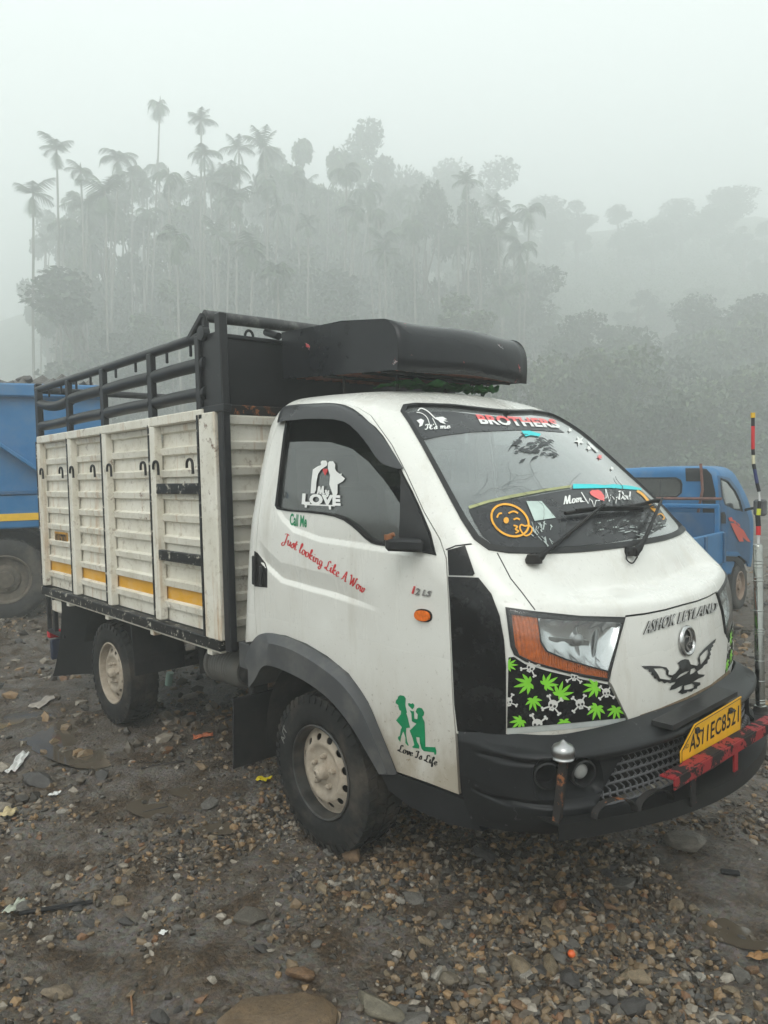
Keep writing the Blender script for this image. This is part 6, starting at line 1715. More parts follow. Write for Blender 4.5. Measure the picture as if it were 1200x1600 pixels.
# ---- tipper lorry: local x forward, left side (y>0) turned to the camera
TH = math.radians(253); wc = on_z((12, 967), 0.)
fx, fy = math.cos(TH), math.sin(TH); lx, ly = -fy, fx
RWY = 1.02
org = np.array([wc[0]-lx*RWY, wc[1]-ly*RWY, float(0)])
lorry = empty('tipper_lorry', tuple(org), TH)
tag(lorry, 'big blue tipper lorry heaped with rock, yellow stripe along its side', 'lorry')
T0, T1, BH0, BH1, BW_ = -1.18, 3.6, 1.12, 2.80, 1.18
b = MB()
b.box(((T0+T1)/2, 0, BH0+.04), (T1-T0, BW_*2-.06, .08), .01); tb = b.build('tipper_body', M_BLUE, lorry)
for s in (-1, 1):
    b = MB(); b.box(((T0+T1)/2, s*(BW_-.04), (BH0+BH1)/2), (T1-T0, .04, BH1-BH0), .008); b.build('side_wall', M_BLUE, tb)
    b = MB(); b.box(((T0+T1)/2, s*(BW_+.03), BH1-.07), (T1-T0+.04, .10, .16), .02); b.build('top_rail', M_BLUE, tb)
    b = MB(); b.box(((T0+T1)/2, s*(BW_+.02), 1.52), (T1-T0, .08, .05), .012); b.build('side_rib', M_BLUE2, tb)
    b = MB(); b.box(((T0+T1)/2, s*(BW_+.01), 1.30), (T1-T0, .06, .40), .015); b.build('lower_band', M_BLUE, tb)
    b = MB(); b.box(((T0+T1)/2, s*(BW_+.046), 1.235), (T1-T0-.02, .006, .085), .001); b.build('yellow_stripe', M_YSTRIPE, tb)
    for x in (1.8, 2.9):
        b = MB(); b.box((x, s*(BW_+.02), 2.10), (.16, .08, 1.1), .02); b.build('side_rib', M_BLUE, tb)
    b = MB(); b.bar((.62, s*(BW_+.015), 2.58), (-.72, s*(BW_+.015), 1.55), .05, .26, .01, up=(0, 1, 0)); b.build('side_rib', M_BLUE, tb)
    b = MB(); b.bar((1.7, s*(BW_+.015), 2.58), (.9, s*(BW_+.015), 1.55), .05, .14, .01, up=(0, 1, 0)); b.build('side_rib', M_BLUE2, tb)
    b = MB(); arc = [(.0+.66*math.cos(t), .50+.62*math.sin(t)) for t in np.linspace(.05, math.pi-.05, 18)]
    n = len(arc); b.add([(x, s*1.20, z) for x, z in arc]+[(x, s*.72, z) for x, z in arc], [(i, i+1, n+i+1, n+i) for i in range(n-1)]); b.build('mud_guard', M_DARK, lorry)
    b = MB(); b.prism([(-1.1, 1.10), (-.72, 1.10), (-.60, .98), (-.35, 1.10), (1.4, 1.10), (1.4, 1.14), (-1.1, 1.14)], s*1.14, s*1.19, 'xz'); b.build('skirt', M_BLUE2, lorry, fix=True)
    for x in (0., 3.9):
        big_wheel(lorry, (x, s*RWY, .49), .49, .28, rot=0 if s < 0 else math.pi)
    b = MB(); b.box((-1.05, s*.9, .85), (.10, .30, .14), .02); b.build('tail_lamp', plain('lorry_red_lens', (.4, .02, .02), .3), lorry)
b = MB(); b.box((T0+.03, 0, (BH0+BH1)/2), (.06, BW_*2-.1, BH1-BH0), .01); b.build('tail_board', M_BLUE2, tb)
b = MB(); b.box((T1-.03, 0, (BH0+BH1)/2+.2), (.06, BW_*2-.1, BH1-BH0+.4), .01); b.build('head_board', M_BLUE, tb)
b = MB()
for y in (-.42, .42): b.box((1.6, y, .90), (6.6, .09, .26), .01)
b.tube([(0, -.9, .49), (0, .9, .49)], .09, 12); b.tube([(3.9, -.9, .49), (3.9, .9, .49)], .07, 12); b.build('chassis', M_DARK, lorry)
b = MB(); b.prism([(3.75, .75), (5.35, .75), (5.40, 1.3), (5.30, 2.0), (5.10, 2.65), (3.75, 2.72)], -1.12, 1.12, 'xz'); cabo = b.build('cab', M_BLUE2, lorry, 30, fix=True)
for s in (-1, 1):
    b = MB(); b.prism([(4.1, 1.75), (5.05, 1.75), (4.95, 2.4), (4.1, 2.45)], s*1.121, s*1.135, 'xz'); b.build('side_window', M_SGLASS, cabo, 0, fix=True)
b = MB(); b.box((5.27, 0, 2.08), (.02, 1.9, .70), .005, Matrix.Rotation(-.25, 3, 'Y')); b.build('windscreen', M_SGLASS, cabo)
# heap of rock in the body: one top-level load of loose stuff, plus the lumps that show over the rail
rgl = np.random.default_rng(8); V = []; n = 40
for i in range(n+1):
    for j in range(15):
        x = T0+.1+(T1-T0-.2)*i/n; y = -1.08+2.16*j/14
        V.append((x, y, BH1-.06+.20*math.exp(-(y/.8)**2)+.07*rgl.normal()))
Fh = [(i*15+j, i*15+j+1, (i+1)*15+j+1, (i+1)*15+j) for i in range(n) for j in range(14)]
heap = raw_mesh('rock_heap', V, Fh, M_LOAD, None, 0); heap.location = tuple(org); heap.rotation_euler = (0, 0, TH); tag(heap, 'heap of broken rock filling the blue tipper body', 'rock heap', kind='stuff')
LM = [rock_mesh('rock', M_LOAD, 500+i, 2, .7, .15) for i in range(3)]
for k in range(26):
    x = rgl.uniform(T0+.1, 2.2); y = rgl.uniform(.3, 1.05); s = rgl.uniform(.04, .12)
    o = bpy.data.objects.new('rock', LM[k % 3]); P = org+np.array([x*fx+y*lx, x*fy+y*ly, BH1+.05+.08*rgl.random()])
    o.location = tuple(P); o.scale = (s*1.3, s, s*.9); o.rotation_euler = (0, 0, rgl.uniform(0, 6)); link(o); tag(o, 'broken grey rock on top of the tipper load', 'rock', 'rocks heaped on the tipper')

# ---- small blue pickup: seen from behind and to its right
PH = math.radians(97); pw = on_z((1146, 951), 0.)
px_, py_ = math.cos(PH), math.sin(PH); plx, ply = -py_, px_
porg = np.array([pw[0]+plx*.62, pw[1]+ply*.62, 0.])
def to_local(P):
    d = P-porg; return np.stack([d[:, 0]*px_+d[:, 1]*py_, d[:, 0]*plx+d[:, 1]*ply, d[:, 2]], 1)
pXf = pchip([.2, .6, .95, 1.15, 1.72], [.60, .66, .64, .56, .02]); pW = pchip([.2, .6, 1.0, 1.2, 1.70], [.66, .70, .715, .70, .60])
def pick_fn(P):
    q = to_local(P); x, y, z = q[:, 0], q[:, 1], q[:, 2]; ay = np.abs(y)
    s1 = ay-pW(z); s2 = (x-pXf(z)+.10*y*y)*.8; s3 = z-1.665+.05*y*y+.06*np.maximum(x, -.2)**2; s4 = -.62+.06*(z-.5)-x
    return smax(smax(smax(s1, s2, .16), s3, .12), s4, .09)
pc = porg+np.array([0, 0, 1.05])
PK = Surf(pick_fn, tuple(pc))
pickup = empty('small_blue_truck', tuple(porg)); tag(pickup, 'small blue truck with red door decal parked beyond the white bonnet', 'truck')
def child_world(o):
    o.location = tuple(-porg); return o
def W2(p): return porg+np.array([p[0]*px_+p[1]*plx, p[0]*py_+p[1]*ply, p[2]])
tt = np.linspace(0, 2*math.pi, 121)[:-1]
ring = np.array([(2.75*math.cos(a), 2.75*math.sin(a)) for a in tt])
RWIN = [(985, 747), (1056, 747), (1063, 751), (1065, 757), (1064, 770), (1057, 776), (985, 777)]
SWIN = [(1125, 747), (1137, 752), (1148, 766), (1156, 782), (1160, 799), (1147, 796), (1133, 789), (1128, 775)]
rw_uv = px_uv(PK, RWIN, 0, (), 4); sw_uv = px_uv(PK, SWIN, 0, (), 4)
# body sheet is cut off below the sill line
sill = np.array([W2((x, y, .48)) for x, y in [(-.60, .66), (-.60, -.64), (-.45, -.685), (.1, -.685), (.55, -.62), (.64, -.3), (.66, 0), (.64, .3), (.55, .62)]])
su = densify(PK.uv(sill), .03, False)
top_uv = PK.uv(np.array([W2(p) for p in [(.3, .66, 1.0), (-.2, .69, 1.1), (-.55, .66, 1.2)]]))
side_ring = ring
def below(P): return P[:, 2] < .47
P_, T_ = cdt_fill(ring, [rw_uv, sw_uv], .035)
P3 = PK.at(P_); N3 = PK.nrm(P3); cz = to_local(P3)[T_].mean(1)
arch = (np.hypot(cz[:, 0], cz[:, 2]-.28) < .36) & (np.abs(cz[:, 1]) > .4)
T_ = T_[(cz[:, 2] > .46) & ~arch]
t = T_[len(T_)//2]
if np.cross(P3[t[1]]-P3[t[0]], P3[t[2]]-P3[t[0]]) @ N3[t[0]] < 0: T_ = T_[:, ::-1]
cab2 = child_world(shell_mesh('cab', P3, N3, T_, M_BLUE, pickup, .02, M_INNER))
def pp2(name, px, mat, off=.004, thick=.006, rnd=0, step=.04, parent=cab2):
    return panel_px(name, PK, px, mat, parent, off, thick, step, rnd=rnd, pstep=4)
pp2('rear_window', RWIN, M_SGLASS, -.006, .004); panel_uv('window_seal', PK, inset(rw_uv, -.014), [inset(rw_uv, .012)], M_RUBBER, cab2, .008, .016, .04)
pp2('side_window', SWIN, M_SGLASS, -.006, .004); panel_uv('window_seal', PK, inset(sw_uv, -.010), [inset(sw_uv, .008)], M_RUBBER, cab2, .006, .012, .04)
dr = px_uv(PK, [(1121, 743), (1139, 747), (1153, 765), (1163, 790), (1170, 812), (1172, 850), (1170, 880), (1160, 872), (1150, 864), (1130, 864), (1126, 830), (1124, 790)], 0, (), 4)
panel_uv('door', PK, dr, [inset(sw_uv, -.004)], M_BLUE2, cab2, .006, .008, .04)
pp2('corner_trim', [(1071, 732), (1092, 732), (1104, 733), (1112, 742), (1118, 770), (1119, 815), (1099, 815), (1098, 790), (1095, 752), (1072, 752)], M_RUBBER, .006, .006)
pp2('door_handle', [(1126, 801), (1131, 800), (1133, 806), (1133, 818), (1127, 818)], M_RUBBER, .014, .006)
pp2('wheel_arch', [(1122, 868), (1152, 870), (1160, 878), (1162, 890), (1158, 893), (1154, 884), (1146, 877), (1124, 877)], M_DARK, .012, .012)
pp2('side_sill', [(1120, 861), (1150, 862), (1155, 868), (1120, 867)], M_BLUE, .022, .022)
M_DECAL = plain('red_decal', (.62, .07, .04), .4, var=.1)
for q in ([(1136, 809), (1141, 808), (1144, 815), (1138, 814)], [(1139, 817), (1147, 818), (1153, 823), (1160, 829), (1165, 838), (1171, 847), (1166, 846), (1158, 839), (1160, 846), (1153, 846), (1146, 833)], [(1143, 812), (1147, 814), (1149, 818), (1145, 817)], [(1149, 816), (1153, 819), (1155, 823), (1151, 821)]): pp2('door_decal', q, M_DECAL, .016, .001)
# mirror
mp = PK.hit([(1163, 797)])[0]; out = np.array([-plx, -ply, 0.])
b = MB(); c = mp+out*.17+np.array([0, 0, .03]); b.bar(mp, c-out*.05, .03, .03, .01); b.build('mirror_arm', M_RUBBER, cab2)
b = MB(); b.box(c, (.10, .13, .19), .03, Matrix.Rotation(PH, 3, 'Z')); b.build('mirror', M_FLARE, cab2)
# load bed: floor, side boards, front frame, rusty bars
bedp = MB(); bedp.box((-1.66, 0, .60), (1.96, 1.42, .08), .01); bb = bedp.build('load_bed', M_BLUE2, pickup); bb.rotation_euler = (0, 0, PH)
for s in (-1, 1):
    b = MB(); b.box((-1.66, s*.71, .78), (1.96, .04, .34), .012); o = b.build('side_board', M_BLUE, bb)
    for x in (-.72, -1.3, -1.9, -2.55): b = MB(); b.box((x, s*.735, .78), (.06, .03, .32), .008); b.build('board_rib', M_BLUE2, bb)
    b = MB(); b.box((-.70, s*.66, .92), (.05, .05, .62), .01); b.build('front_post', M_BLUE, bb)
b = MB(); b.box((-.70, 0, 1.22), (.05, 1.36, .05), .01); b.build('front_bar', M_BLUE, bb)
b = MB(); b.box((-.70, 0, .90), (.02, 1.30, .50), .006); b.build('front_board', M_BLUE2, bb)
b = MB(); b.box((-2.63, 0, .78), (.04, 1.42, .34), .012); b.build('tail_board', M_BLUE, bb)
b = MB(); b.tube([(-.68, -.7, 1.30), (-.68, .7, 1.30)], .016, 8); b.build('cab_rail', plain('rusty_bar', (.16, .07, .05), .7, var=.4), bb)
rodp = [to_local(PK.hit([p])-0)[0]+np.array([-.05, 0, 0]) for p in ((1098, 735), (1100, 765), (1091, 812))]
rodp[0] = rodp[0]+(rodp[0]-rodp[1])*.35
b = MB(); b.tube(rodp, .016, 8); b.build('leaning_bar', MATS['rusty_bar'], bb)
b = MB(); 
for y in (-.3, .3): b.box((-1.1, y, .46), (3.0, .07, .12), .01)
b.tube([(0, -.55, .27), (0, .55, .27)], .04, 10); b.tube([(-2.0, -.55, .27), (-2.0, .55, .27)], .05, 10); o = b.build('chassis', M_DARK, pickup); o.rotation_euler = (0, 0, PH)
b = MB(); b.box((0, 0, .60), (1.0, .9, .30), .03); b.box((-.35, -.3, .95), (.16, .5, .55), .05, Matrix.Rotation(-.15, 3, 'Y')); b.box((-.35, .3, .95), (.16, .5, .55), .05, Matrix.Rotation(-.15, 3, 'Y')); o = b.build('seats', M_SEAT, pickup); o.rotation_euler = (0, 0, PH)
for x in (0, -2.0):
    for s in (-1, 1):
        w = big_wheel(pickup, tuple(W2((x, s*.62, .275))-porg), .275, .16, rim=plain('tan_rim', (.26, .19, .14), .8), rot=PH if s < 0 else PH+math.pi)
# ================================================================== litter
def sheet(name, px, size, mat, label, cat, rz=0., seed=0, amp=.012, n=8):
    p = on_ground(px); rg = np.random.default_rng(seed); V = []; ph = rg.uniform(0, 6, 4)
    for i in range(n+1):
        for j in range(n+1):
            u, v = (i/n-.5)*size[0], (j/n-.5)*size[1]; e = 1+.15*math.sin(3*math.atan2(v, u+1e-6)+ph[3])
            x, y = u*e*math.cos(rz)-v*e*math.sin(rz), u*e*math.sin(rz)+v*e*math.cos(rz)
            V.append((x, y, float(ground_h(p[0]+x, p[1]+y))-p[2]+.010+amp*(.5+.5*math.sin(i*1.1+ph[0])*math.cos(j*1.3+ph[1]))))
    F = [(i*(n+1)+j, (i+1)*(n+1)+j, (i+1)*(n+1)+j+1, i*(n+1)+j+1) for i in range(n) for j in range(n)]
    o = raw_mesh(name, V, F, mat, None, 30); o.location = tuple(p); md = o.modifiers.new('t', 'SOLIDIFY'); md.thickness = .001
    return tag(o, label, cat)
sheet('wrapper', (411, 1222), (.075, .055), chipped('yellow_packet', (.80, .62, .02), (.10, .02, .01), .3, .66, 40), 'small bright yellow snack packet on mud beside the front tyre', 'wrapper', .5, 1)
sheet('wrapper', (28, 1198), (.22, .06), chipped('white_red_wrap', (.62, .62, .60), (.45, .05, .06), .4, .60, 18), 'white plastic wrapper with red and green print on the mud', 'wrapper', 2.5, 2, .02)
sheet('wrapper', (86, 1245), (.05, .05), plain('white_scrap', (.66, .66, .64), .5), 'small square white paper scrap on dark mud', 'wrapper', .7, 3)
sheet('cloth_scrap', (12, 1274), (.12, .07), plain('cream_cloth', (.52, .42, .24), .8, var=.25), 'crumpled cream cloth scrap on the mud', 'cloth', 2.4, 4, .02)
sheet('dry_leaf', (316, 1154), (.12, .06), plain('orange_leaf', (.42, .12, .05), .7, var=.3), 'orange dead leaf lying on mud under the truck bed', 'leaf', 1.1, 5, .018)
sheet('dry_leaf', (1185, 1500), (.07, .035), plain('brown_leaf', (.30, .16, .06), .7, var=.3), 'curled brown leaf on pale gravel', 'leaf', .4, 6, .015)
sheet('wrapper', (68, 1100), (.28, .09), plain('pale_sheet', (.34, .30, .26), .7, var=.2), 'pale flattened cardboard strip near the rear tyre', 'cardboard', 2.3, 7, .012)
sheet('plastic_strip', (25, 1420), (.12, .04), plain('white_green_plastic', (.40, .42, .34), .5, var=.3), 'pale plastic scrap under the black strip', 'plastic', 2.4, 8, .012)
sheet('wrapper', (255, 1462), (.03, .02), MATS['white_scrap'], 'tiny white paper flake among the gravel', 'wrapper', .2, 9, .006)
def rod(name, a, c, w, h, mat, label, cat):
    p, q = on_ground(a), on_ground(c); o = MB().bar(p+np.array([0, 0, .008]), q+np.array([0, 0, .008]), w, h, .003).build(name, mat, None); return tag(o, label, cat)
rod('rubber_strip', (30, 1430), (145, 1412), .022, .010, M_RUBBER, 'flat black rubber strip lying on the gravel', 'rubber strip')
rod('stick', (220, 1203), (290, 1190), .012, .012, plain('wet_stick', (.03, .025, .022), .6), 'short black stick on the wet mud behind the front wheel', 'stick')
rod('stick', (222, 1272), (262, 1262), .007, .007, MATS['wet_stick'], 'thin dark twig beside the muddy puddle', 'twig')
rod('rubber_strip', (1126, 1364), (1156, 1368), .030, .012, M_RUBBER, 'stubby black rubber piece on smooth mud', 'rubber piece')
rod('stick', (207, 1590), (205, 1560), .006, .006, plain('brown_stick', (.22, .11, .05), .7), 'bent rusty brown twig in the gravel', 'twig')
p = on_ground((893, 1497)); b = MB(); b.lathe([(0, -.013), (.007, -.011), (.0125, -.004), (.013, .002), (.009, .010), (.0, .013)], 'z', 18, c=p+np.array([0, 0, .014]))
tag(b.build('bead', plain('orange_bead', (.65, .12, .03), .4), None, 80), 'small round orange bead lying on the gravel', 'bead')
b = MB(); p = on_ground((263, 1070)); b.cyl(p+np.array([0, 0, .0]), p+np.array([.02, .01, .10]), .028, 16); tag(b.build('cup', plain('pale_green_cup', (.30, .42, .36), .4), None), 'pale green plastic cup standing under the truck', 'cup')
# ================================================================== wooded slope in the fog
M_FOL = {}
for nm, col in (('mid', (.050, .085, .030)), ('deep', (.032, .058, .022)), ('pale', (.075, .110, .040)), ('palm', (.045, .080, .028))):
    m, nt, b = nmat('foliage_'+nm); gi = nt.nodes.new('ShaderNodeNewGeometry')
    c = ramp(nt, gi.outputs['Random Per Island'], [(0, tuple(x*.55 for x in col)), (.6, col), (1, tuple(x*1.5 for x in col))]).outputs['Color']
    nt.links.new(c, b.inputs['Base Color']); setp(b, Roughness=.55, Transmission_Weight=0.)
    M_FOL[nm] = m
M_BARK = plain('pale_palm_bark', (.20, .19, .165), .85, var=.35, scale=6)
M_BARK2 = plain('brown_bark', (.075, .06, .045), .9, var=.3, scale=8)
def leaves_np(C, size, rg, droop=.3):
    """one bent leaf clump (two quads) per centre"""
    n = len(C); a = rg.uniform(0, 2*math.pi, n); tilt = rg.normal(-droop, .55, n)
    d = np.stack([np.cos(a)*np.cos(tilt), np.sin(a)*np.cos(tilt), np.sin(tilt)], 1)
    u = np.stack([-np.sin(a), np.cos(a), rg.normal(0, .35, n)], 1); u /= np.linalg.norm(u, axis=1)[:, None]
    s = (size*rg.uniform(.6, 1.4, n))[:, None]; w = s*rg.uniform(.28, .5, n)[:, None]
    up = np.cross(d, u)
    V = np.stack([C-d*s*.5, C+u*w+up*w*.2, C+d*s*.6-up*w*.4, C-u*w+up*w*.2], 1).reshape(-1, 3)
    F = np.arange(n*4).reshape(n, 4); return V, F
def crown_points(rg, n, rx, rz, lobes=14):
    """foliage gathered in clumps through the crown, with gaps"""
    L = []
    for _ in range(lobes):
        d = rg.normal(size=3); d /= np.linalg.norm(d); r = rg.uniform(.35, .92); L.append((d*r*np.array([rx, rx, rz]), rg.uniform(.20, .42)*rx))
    k = rg.integers(0, lobes, n); c = np.array([L[i][0] for i in k]); r = np.array([L[i][1] for i in k])
    d = rg.normal(size=(n, 3)); d /= np.linalg.norm(d, axis=1)[:, None]
    return c+d*(r*rg.random(n)**.45)[:, None]*np.array([1, 1, .75]), L
def make_tree_meshes(seed, H, rx, rz, nl, size, mat, bark):
    rg = np.random.default_rng(seed)
    P, L = crown_points(rg, nl, rx, rz, 16); P[:, 2] += H-rz*.85
    V, F = leaves_np(P, size, rg); crown = fast_mesh('crown', V, F, mat, False)
    b = MB(); sw = rg.uniform(-.4, .4, 2)
    b.tube([(0, 0, -1.0), (sw[0]*.3, sw[1]*.3, H*.35), (sw[0], sw[1], H*.75)], [.24, .18, .09], 8)
    for c, r in L[:8]:
        q = np.array(c)+np.array([0, 0, H-rz*.85]); s0 = np.array([sw[0]*.6, sw[1]*.6, H*rg.uniform(.4, .7)]); b.tube([s0, (s0+q)/2+rg.normal(0, .2, 3), q], [.08, .05, .02], 5)
    t = b.build('trunk', bark, None, 50); tm = t.data; bpy.data.objects.remove(t)
    return crown, tm
def frond_np(L, rg, n=15, az=0., lift=1.0, curve=1.5):
    """arched rachis with leaflets each side"""
    V = []; F = []; pts = []; p = np.zeros(3); el = lift
    for i in range(n+1):
        pts.append(p.copy()); p = p+np.array([math.cos(el), 0, math.sin(el)])*L/n; el -= curve/n*(1+.5*i/n)
    pts = np.array(pts)
    for i in range(1, n+1):
        t = i/n; l = L*.42*math.sin(math.pi*min(1, .12+t*.86))**.7+.08; c = pts[i]; tg = pts[i]-pts[i-1]; tg /= np.linalg.norm(tg)
        for s in (-1, 1):
            tip = c+np.array([tg[0]*.45, s*.8, tg[2]*.45-.45-.25*rg.random()])*l; w = tg*L/n*.46
            k = len(V); V += [c-w, c+w, tip]; F.append((k, k+1, k+2))
    for i in range(n):
        k = len(V); w = np.array([0, .02, 0]); V += [pts[i]-w, pts[i+1]-w, pts[i+1]+w, pts[i]+w]; F += [(k, k+1, k+2), (k, k+2, k+3)]
    V = np.array(V); c, s = math.cos(az), math.sin(az); V = V@np.array([[c, s, 0], [-s, c, 0], [0, 0, 1]])
    return V, np.array(F)
def palm_crown(seed, L):
    rg = np.random.default_rng(seed); VV = []; FF = []; k = 0; n = rg.integers(9, 17)
    up0, cv = rg.uniform(-.2, .6), rg.uniform(.8, 2.0)
    for i in range(n):
        V, F = frond_np(L*rg.uniform(.65, 1.15), rg, 15, 2*math.pi*i/n+rg.normal(0, .3), rg.uniform(up0, 1.5), cv*rg.uniform(.8, 1.3)); VV.append(V); FF.append(F+k); k += len(V)
    for i in range(3):                                          # hanging dry fronds
        V, F = frond_np(L*.8, rg, 12, rg.uniform(0, 6.3), -.9, .8); VV.append(V-np.array([0, 0, .2])); FF.append(F+k); k += len(V)
    return fast_mesh('crown', np.concatenate(VV), np.concatenate(FF), M_FOL['palm'], False)
PALM_CROWNS = [palm_crown(200+i, 1.9) for i in range(11)]
def palm_shaft():
    b = MB(); n = 26; b.tube([(.05*math.sin(i*.35), .04*math.sin(i*.27+1), i/n) for i in range(n+1)], [.105-.035*i/n+(.006 if i % 2 else 0) for i in range(n+1)], 8)
    o = b.build('trunk', M_BARK, None, 60); me = o.data; bpy.data.objects.remove(o); return me
def foot(px_x, D, px_y=700):
    """where the slope stands under a picture column at ground distance D"""
    d = pix_dirs([(px_x, px_y)])[0]; h = d[0]*FWD[0]+d[1]*FWD[1]; t = D/h; x, y = CAM_C[0]+t*d[0], CAM_C[1]+t*d[1]
    return np.array([x, y, float(ground_h(x, y))])
SHAFT = palm_shaft()
PALMS = [(50, 300, 37), (87, 232, 39), (125, 268, 41), (163, 300, 38), (183, 245, 43), (248, 160, 47), (262, 275, 41), (275, 372, 36), (313, 185, 45), (318, 240, 44), (345, 285, 48), (372, 230, 46), (368, 312, 42), (393, 388, 37), (412, 228, 46), (432, 425, 35), (420, 268, 50),
         (540, 265, 47), (552, 330, 45), (575, 300, 55), (683, 312, 50), (728, 285, 46), (775, 318, 53), (800, 345, 54), (826, 330, 50), (650, 372, 50), (512, 300, 55), (455, 262, 52), (232, 330, 44), (205, 275, 47), (640, 300, 58), (300, 330, 50), (480, 350, 44), (600, 390, 43), (335, 360, 47), (140, 380, 44)]
rp_ = random.Random(31)
for k in range(56):                                            # more of the grove, between the traced ones
    x = rp_.uniform(60, 860); y0 = np.interp(x, [60, 250, 450, 600, 860], [330, 260, 265, 300, 370]); PALMS.append((x, y0+abs(rp_.gauss(0, 60)), rp_.uniform(42, 58)))
for i, (x, y, D) in enumerate(PALMS):
    D *= 1.5
    f = foot(x, D); d = pix_dirs([(x, y)])[0]; t = D/(d[0]*FWD[0]+d[1]*FWD[1]); top = CAM_C+t*d; H = max(5., top[2]-f[2])
    f = foot(x+RNG.gauss(6, 14), D)
    r = empty('areca_palm', tuple(f)); tag(r, {0: 'lone areca palm standing apart at the open edge of the grove', 5: 'tallest areca palm, its crown alone above the whole grove'}.get(i, 'tall slender areca palm rising out of the foggy grove'), 'palm tree', 'areca palms in the fog')
    o = bpy.data.objects.new('trunk', SHAFT); o.scale = (1.05, 1.05, H+.6); o.location = (0, 0, -.6); lean = (top[:2]-f[:2])/H; o.rotation_euler = (-lean[1], lean[0], 0); link(o, r)
    o = bpy.data.objects.new('crown', PALM_CROWNS[i % 11]); s = RNG.uniform(.75, 1.2); o.scale = (s, s, s*RNG.uniform(.85, 1.2)); o.rotation_euler = (0, 0, RNG.uniform(0, 6.3)); o.location = (top[0]-f[0], top[1]-f[1], H-.1); link(o, r)
TREES = [make_tree_meshes(300+i, 10, rx, rz, nl, sz, M_FOL[mt], M_BARK2) for i, (rx, rz, nl, sz, mt) in enumerate([(2.6, 4.2, 6000, .27, 'mid'), (3.4, 3.6, 6500, .29, 'deep'), (2.2, 3.4, 5200, .25, 'pale'), (3.0, 4.6, 6500, .27, 'deep')])]
BROAD = [(118, 405, 43, 0, .8), (215, 290, 47, 3, 1.05), (235, 470, 42, 0, .8), (140, 500, 40, 2, .8), (488, 175, 56, 0, 1.25), (450, 230, 60, 3, 1.), (605, 190, 62, 3, 1.25), (640, 250, 66, 1, 1.), (735, 245, 76, 1, 1.5), (690, 260, 74, 0, 1.2), (560, 260, 66, 2, 1.1),
         (860, 315, 86, 1, 1.3), (905, 310, 88, 0, 1.2), (970, 325, 88, 3, 1.2), (1020, 340, 84, 1, 1.1), (1065, 310, 88, 3, 1.3), (1115, 295, 88, 1, 1.5), (1160, 345, 82, 0, 1.2), (1195, 350, 84, 3, 1.2), (380, 330, 52, 2, 1.), (330, 450, 48, 1, 1.), (790, 400, 66, 2, 1.1), (300, 240, 54, 0, .9), (540, 420, 52, 1, 1.1), (700, 440, 56, 0, 1.1), (420, 420, 54, 3, 1.)]
rt_ = random.Random(41)
for k in range(16):                                            # leafy trees standing among the palms
    x = 85+k*49+rt_.uniform(-12, 12); BROAD.append((x, float(np.interp(x, [80, 250, 480, 620, 860], [330, 255, 225, 250, 370]))+abs(rt_.gauss(0, 45)), rt_.uniform(46, 60), rt_.choice((0, 2, 3)), rt_.uniform(.55, .8)))
for k in range(44):                                            # crowns all over the slope
    x = rt_.uniform(115, 1230); D = rt_.uniform(34, 78)
    base = np.interp(x, [0, 100, 300, 600, 850, 1200], [470, 400, 380, 390, 460, 470])
    BROAD.append((x, base+(60-D)*2.2+rt_.gauss(0, 25), D, rt_.randrange(4), rt_.uniform(.8, 1.25)))
BL = ['rounded broadleaf tree standing in the misty grove', 'spreading dark broadleaf tree in the misty grove', 'light bushy broadleaf tree in the misty grove', 'tall dense broadleaf tree in the misty grove']
for i, (x, y, D, v, s) in enumerate(BROAD):
    D *= 1.6; s *= 1.3
    f = foot(x, D); d = pix_dirs([(x, y)])[0]; t = D/(d[0]*FWD[0]+d[1]*FWD[1]); top = CAM_C+t*d; H = max(6., top[2]-f[2])
    r = empty('broadleaf_tree', tuple(f), RNG.uniform(0, 6.3)); tag(r, BL[v], 'tree', BL[v].split(' standing')[0].split(' in the')[0]+'s in the fog')
    k = H/10.3
    for nm, me in (('crown', TREES[v][0]), ('trunk', TREES[v][1])):
        o = bpy.data.objects.new(nm, me); o.scale = (s*min(1.3, max(.9, k)), s*min(1.3, max(.9, k)), k); link(o, r)
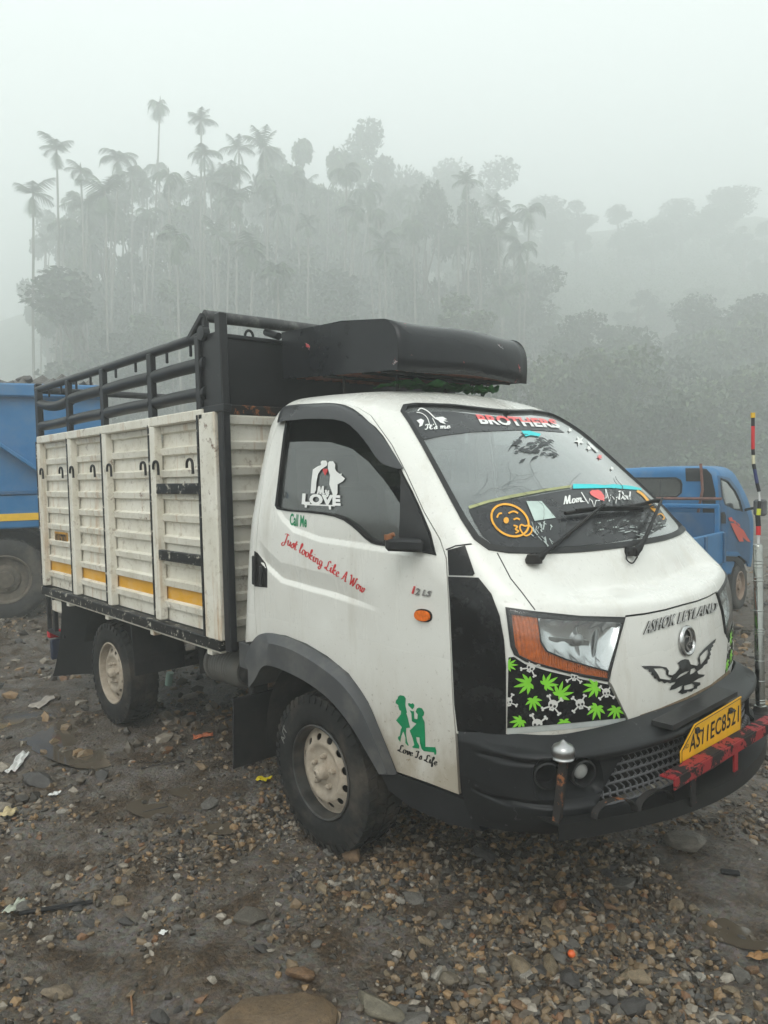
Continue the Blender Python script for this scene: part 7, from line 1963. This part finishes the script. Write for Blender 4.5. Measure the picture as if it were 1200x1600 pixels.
# bushes along the foot of the slope
BUSH = []
for i in range(3):
    rg = np.random.default_rng(400+i); P, L = crown_points(rg, 5500, 1.9, 1.5, 14); P[:, 2] += 1.3; V, F = leaves_np(P, .15, rg)
    BUSH.append(fast_mesh('foliage', V, F, M_FOL[('mid', 'pale', 'deep')[i]], False))
BUSHES = [(12, 42, 1.5), (75, 44, 1.3), (640, 36, 1.3), (700, 34, 1.5), (790, 33, 1.6), (850, 35, 1.7), (880, 31, 1.4), (930, 33, 1.8), (975, 30, 1.4), (1010, 36, 2.0), (1060, 32, 1.7), (1095, 38, 2.1), (1120, 31, 1.5), (1165, 34, 1.9), (1200, 32, 1.6), (900, 40, 2.2), (960, 43, 2.3), (1040, 44, 2.4), (1130, 45, 2.4), (1190, 42, 2.3), (840, 44, 2.2), (770, 42, 2.0)]
for i, (x, D, s) in enumerate(BUSHES):
    D *= 1.5; s *= 1.4
    f = foot(x, D); r = empty('bush', tuple(f), RNG.uniform(0, 6.3)); tag(r, 'dense leafy bush at the foot of the misty slope', 'bush', 'bushes at the foot of the slope')
    o = bpy.data.objects.new('foliage', BUSH[i % 3]); o.scale = (s, s, s*RNG.uniform(.9, 1.3)); link(o, r)
    b = MB(); b.tube([(0, 0, -.5), (.05, .02, 1.2*s)], [.08, .03], 6); b.build('stem', M_BARK2, r)
# the wood behind and between, one mass of leaves
rg = np.random.default_rng(55); nc = 2600
D = 40+110*rg.random(nc)**1.1; L = rg.uniform(-1, 1, nc)*(.62*D+4)
x = CAM_C[0]+D*FWD[0]+L*LFT[0]; y = CAM_C[1]+D*FWD[1]+L*LFT[1]
kp = ~((L/D > .44) & (D > 44)); D, L, x, y = D[kp], L[kp], x[kp], y[kp]; nc = len(D)
cr = rg.uniform(.8, 2.2, nc)*(1+D/160); ch = cr*rg.uniform(.5, 1.4, nc); cz_ = ground_h(x, y)
k = rg.integers(0, nc, 150000); dv = rg.normal(size=(len(k), 3)); dv /= np.linalg.norm(dv, axis=1)[:, None]; dv[:, 2] = np.abs(dv[:, 2])
P = np.stack([x[k], y[k], cz_[k]+ch[k]*.3], 1)+dv*np.stack([cr[k], cr[k], ch[k]], 1)*rg.uniform(.7, 1.05, len(k))[:, None]
V, F = leaves_np(P, .36, rg); me = fast_mesh('undergrowth', V, F, M_FOL['mid'], False)
tag(link(bpy.data.objects.new('undergrowth', me)), 'dense green undergrowth covering the foggy hillside', 'undergrowth', kind='stuff')

# ================================================================== the fog itself
hz = MB(); hz.box((-80, 75, 30), (320, 310, 64), 0.0001)
haze = hz.build('haze', None, None, 0); tag(haze, kind='stuff')
hm = bpy.data.materials.new('haze'); hm.use_nodes = True; nt = hm.node_tree; nt.nodes.clear()
ho = nt.nodes.new('ShaderNodeOutputMaterial'); pv = nt.nodes.new('ShaderNodeVolumePrincipled')
pv.inputs['Color'].default_value = (.96, .985, .98, 1); pv.inputs['Density'].default_value = .0136; pv.inputs['Anisotropy'].default_value = .35
nt.links.new(pv.outputs['Volume'], ho.inputs['Volume']); haze.data.materials.append(hm)
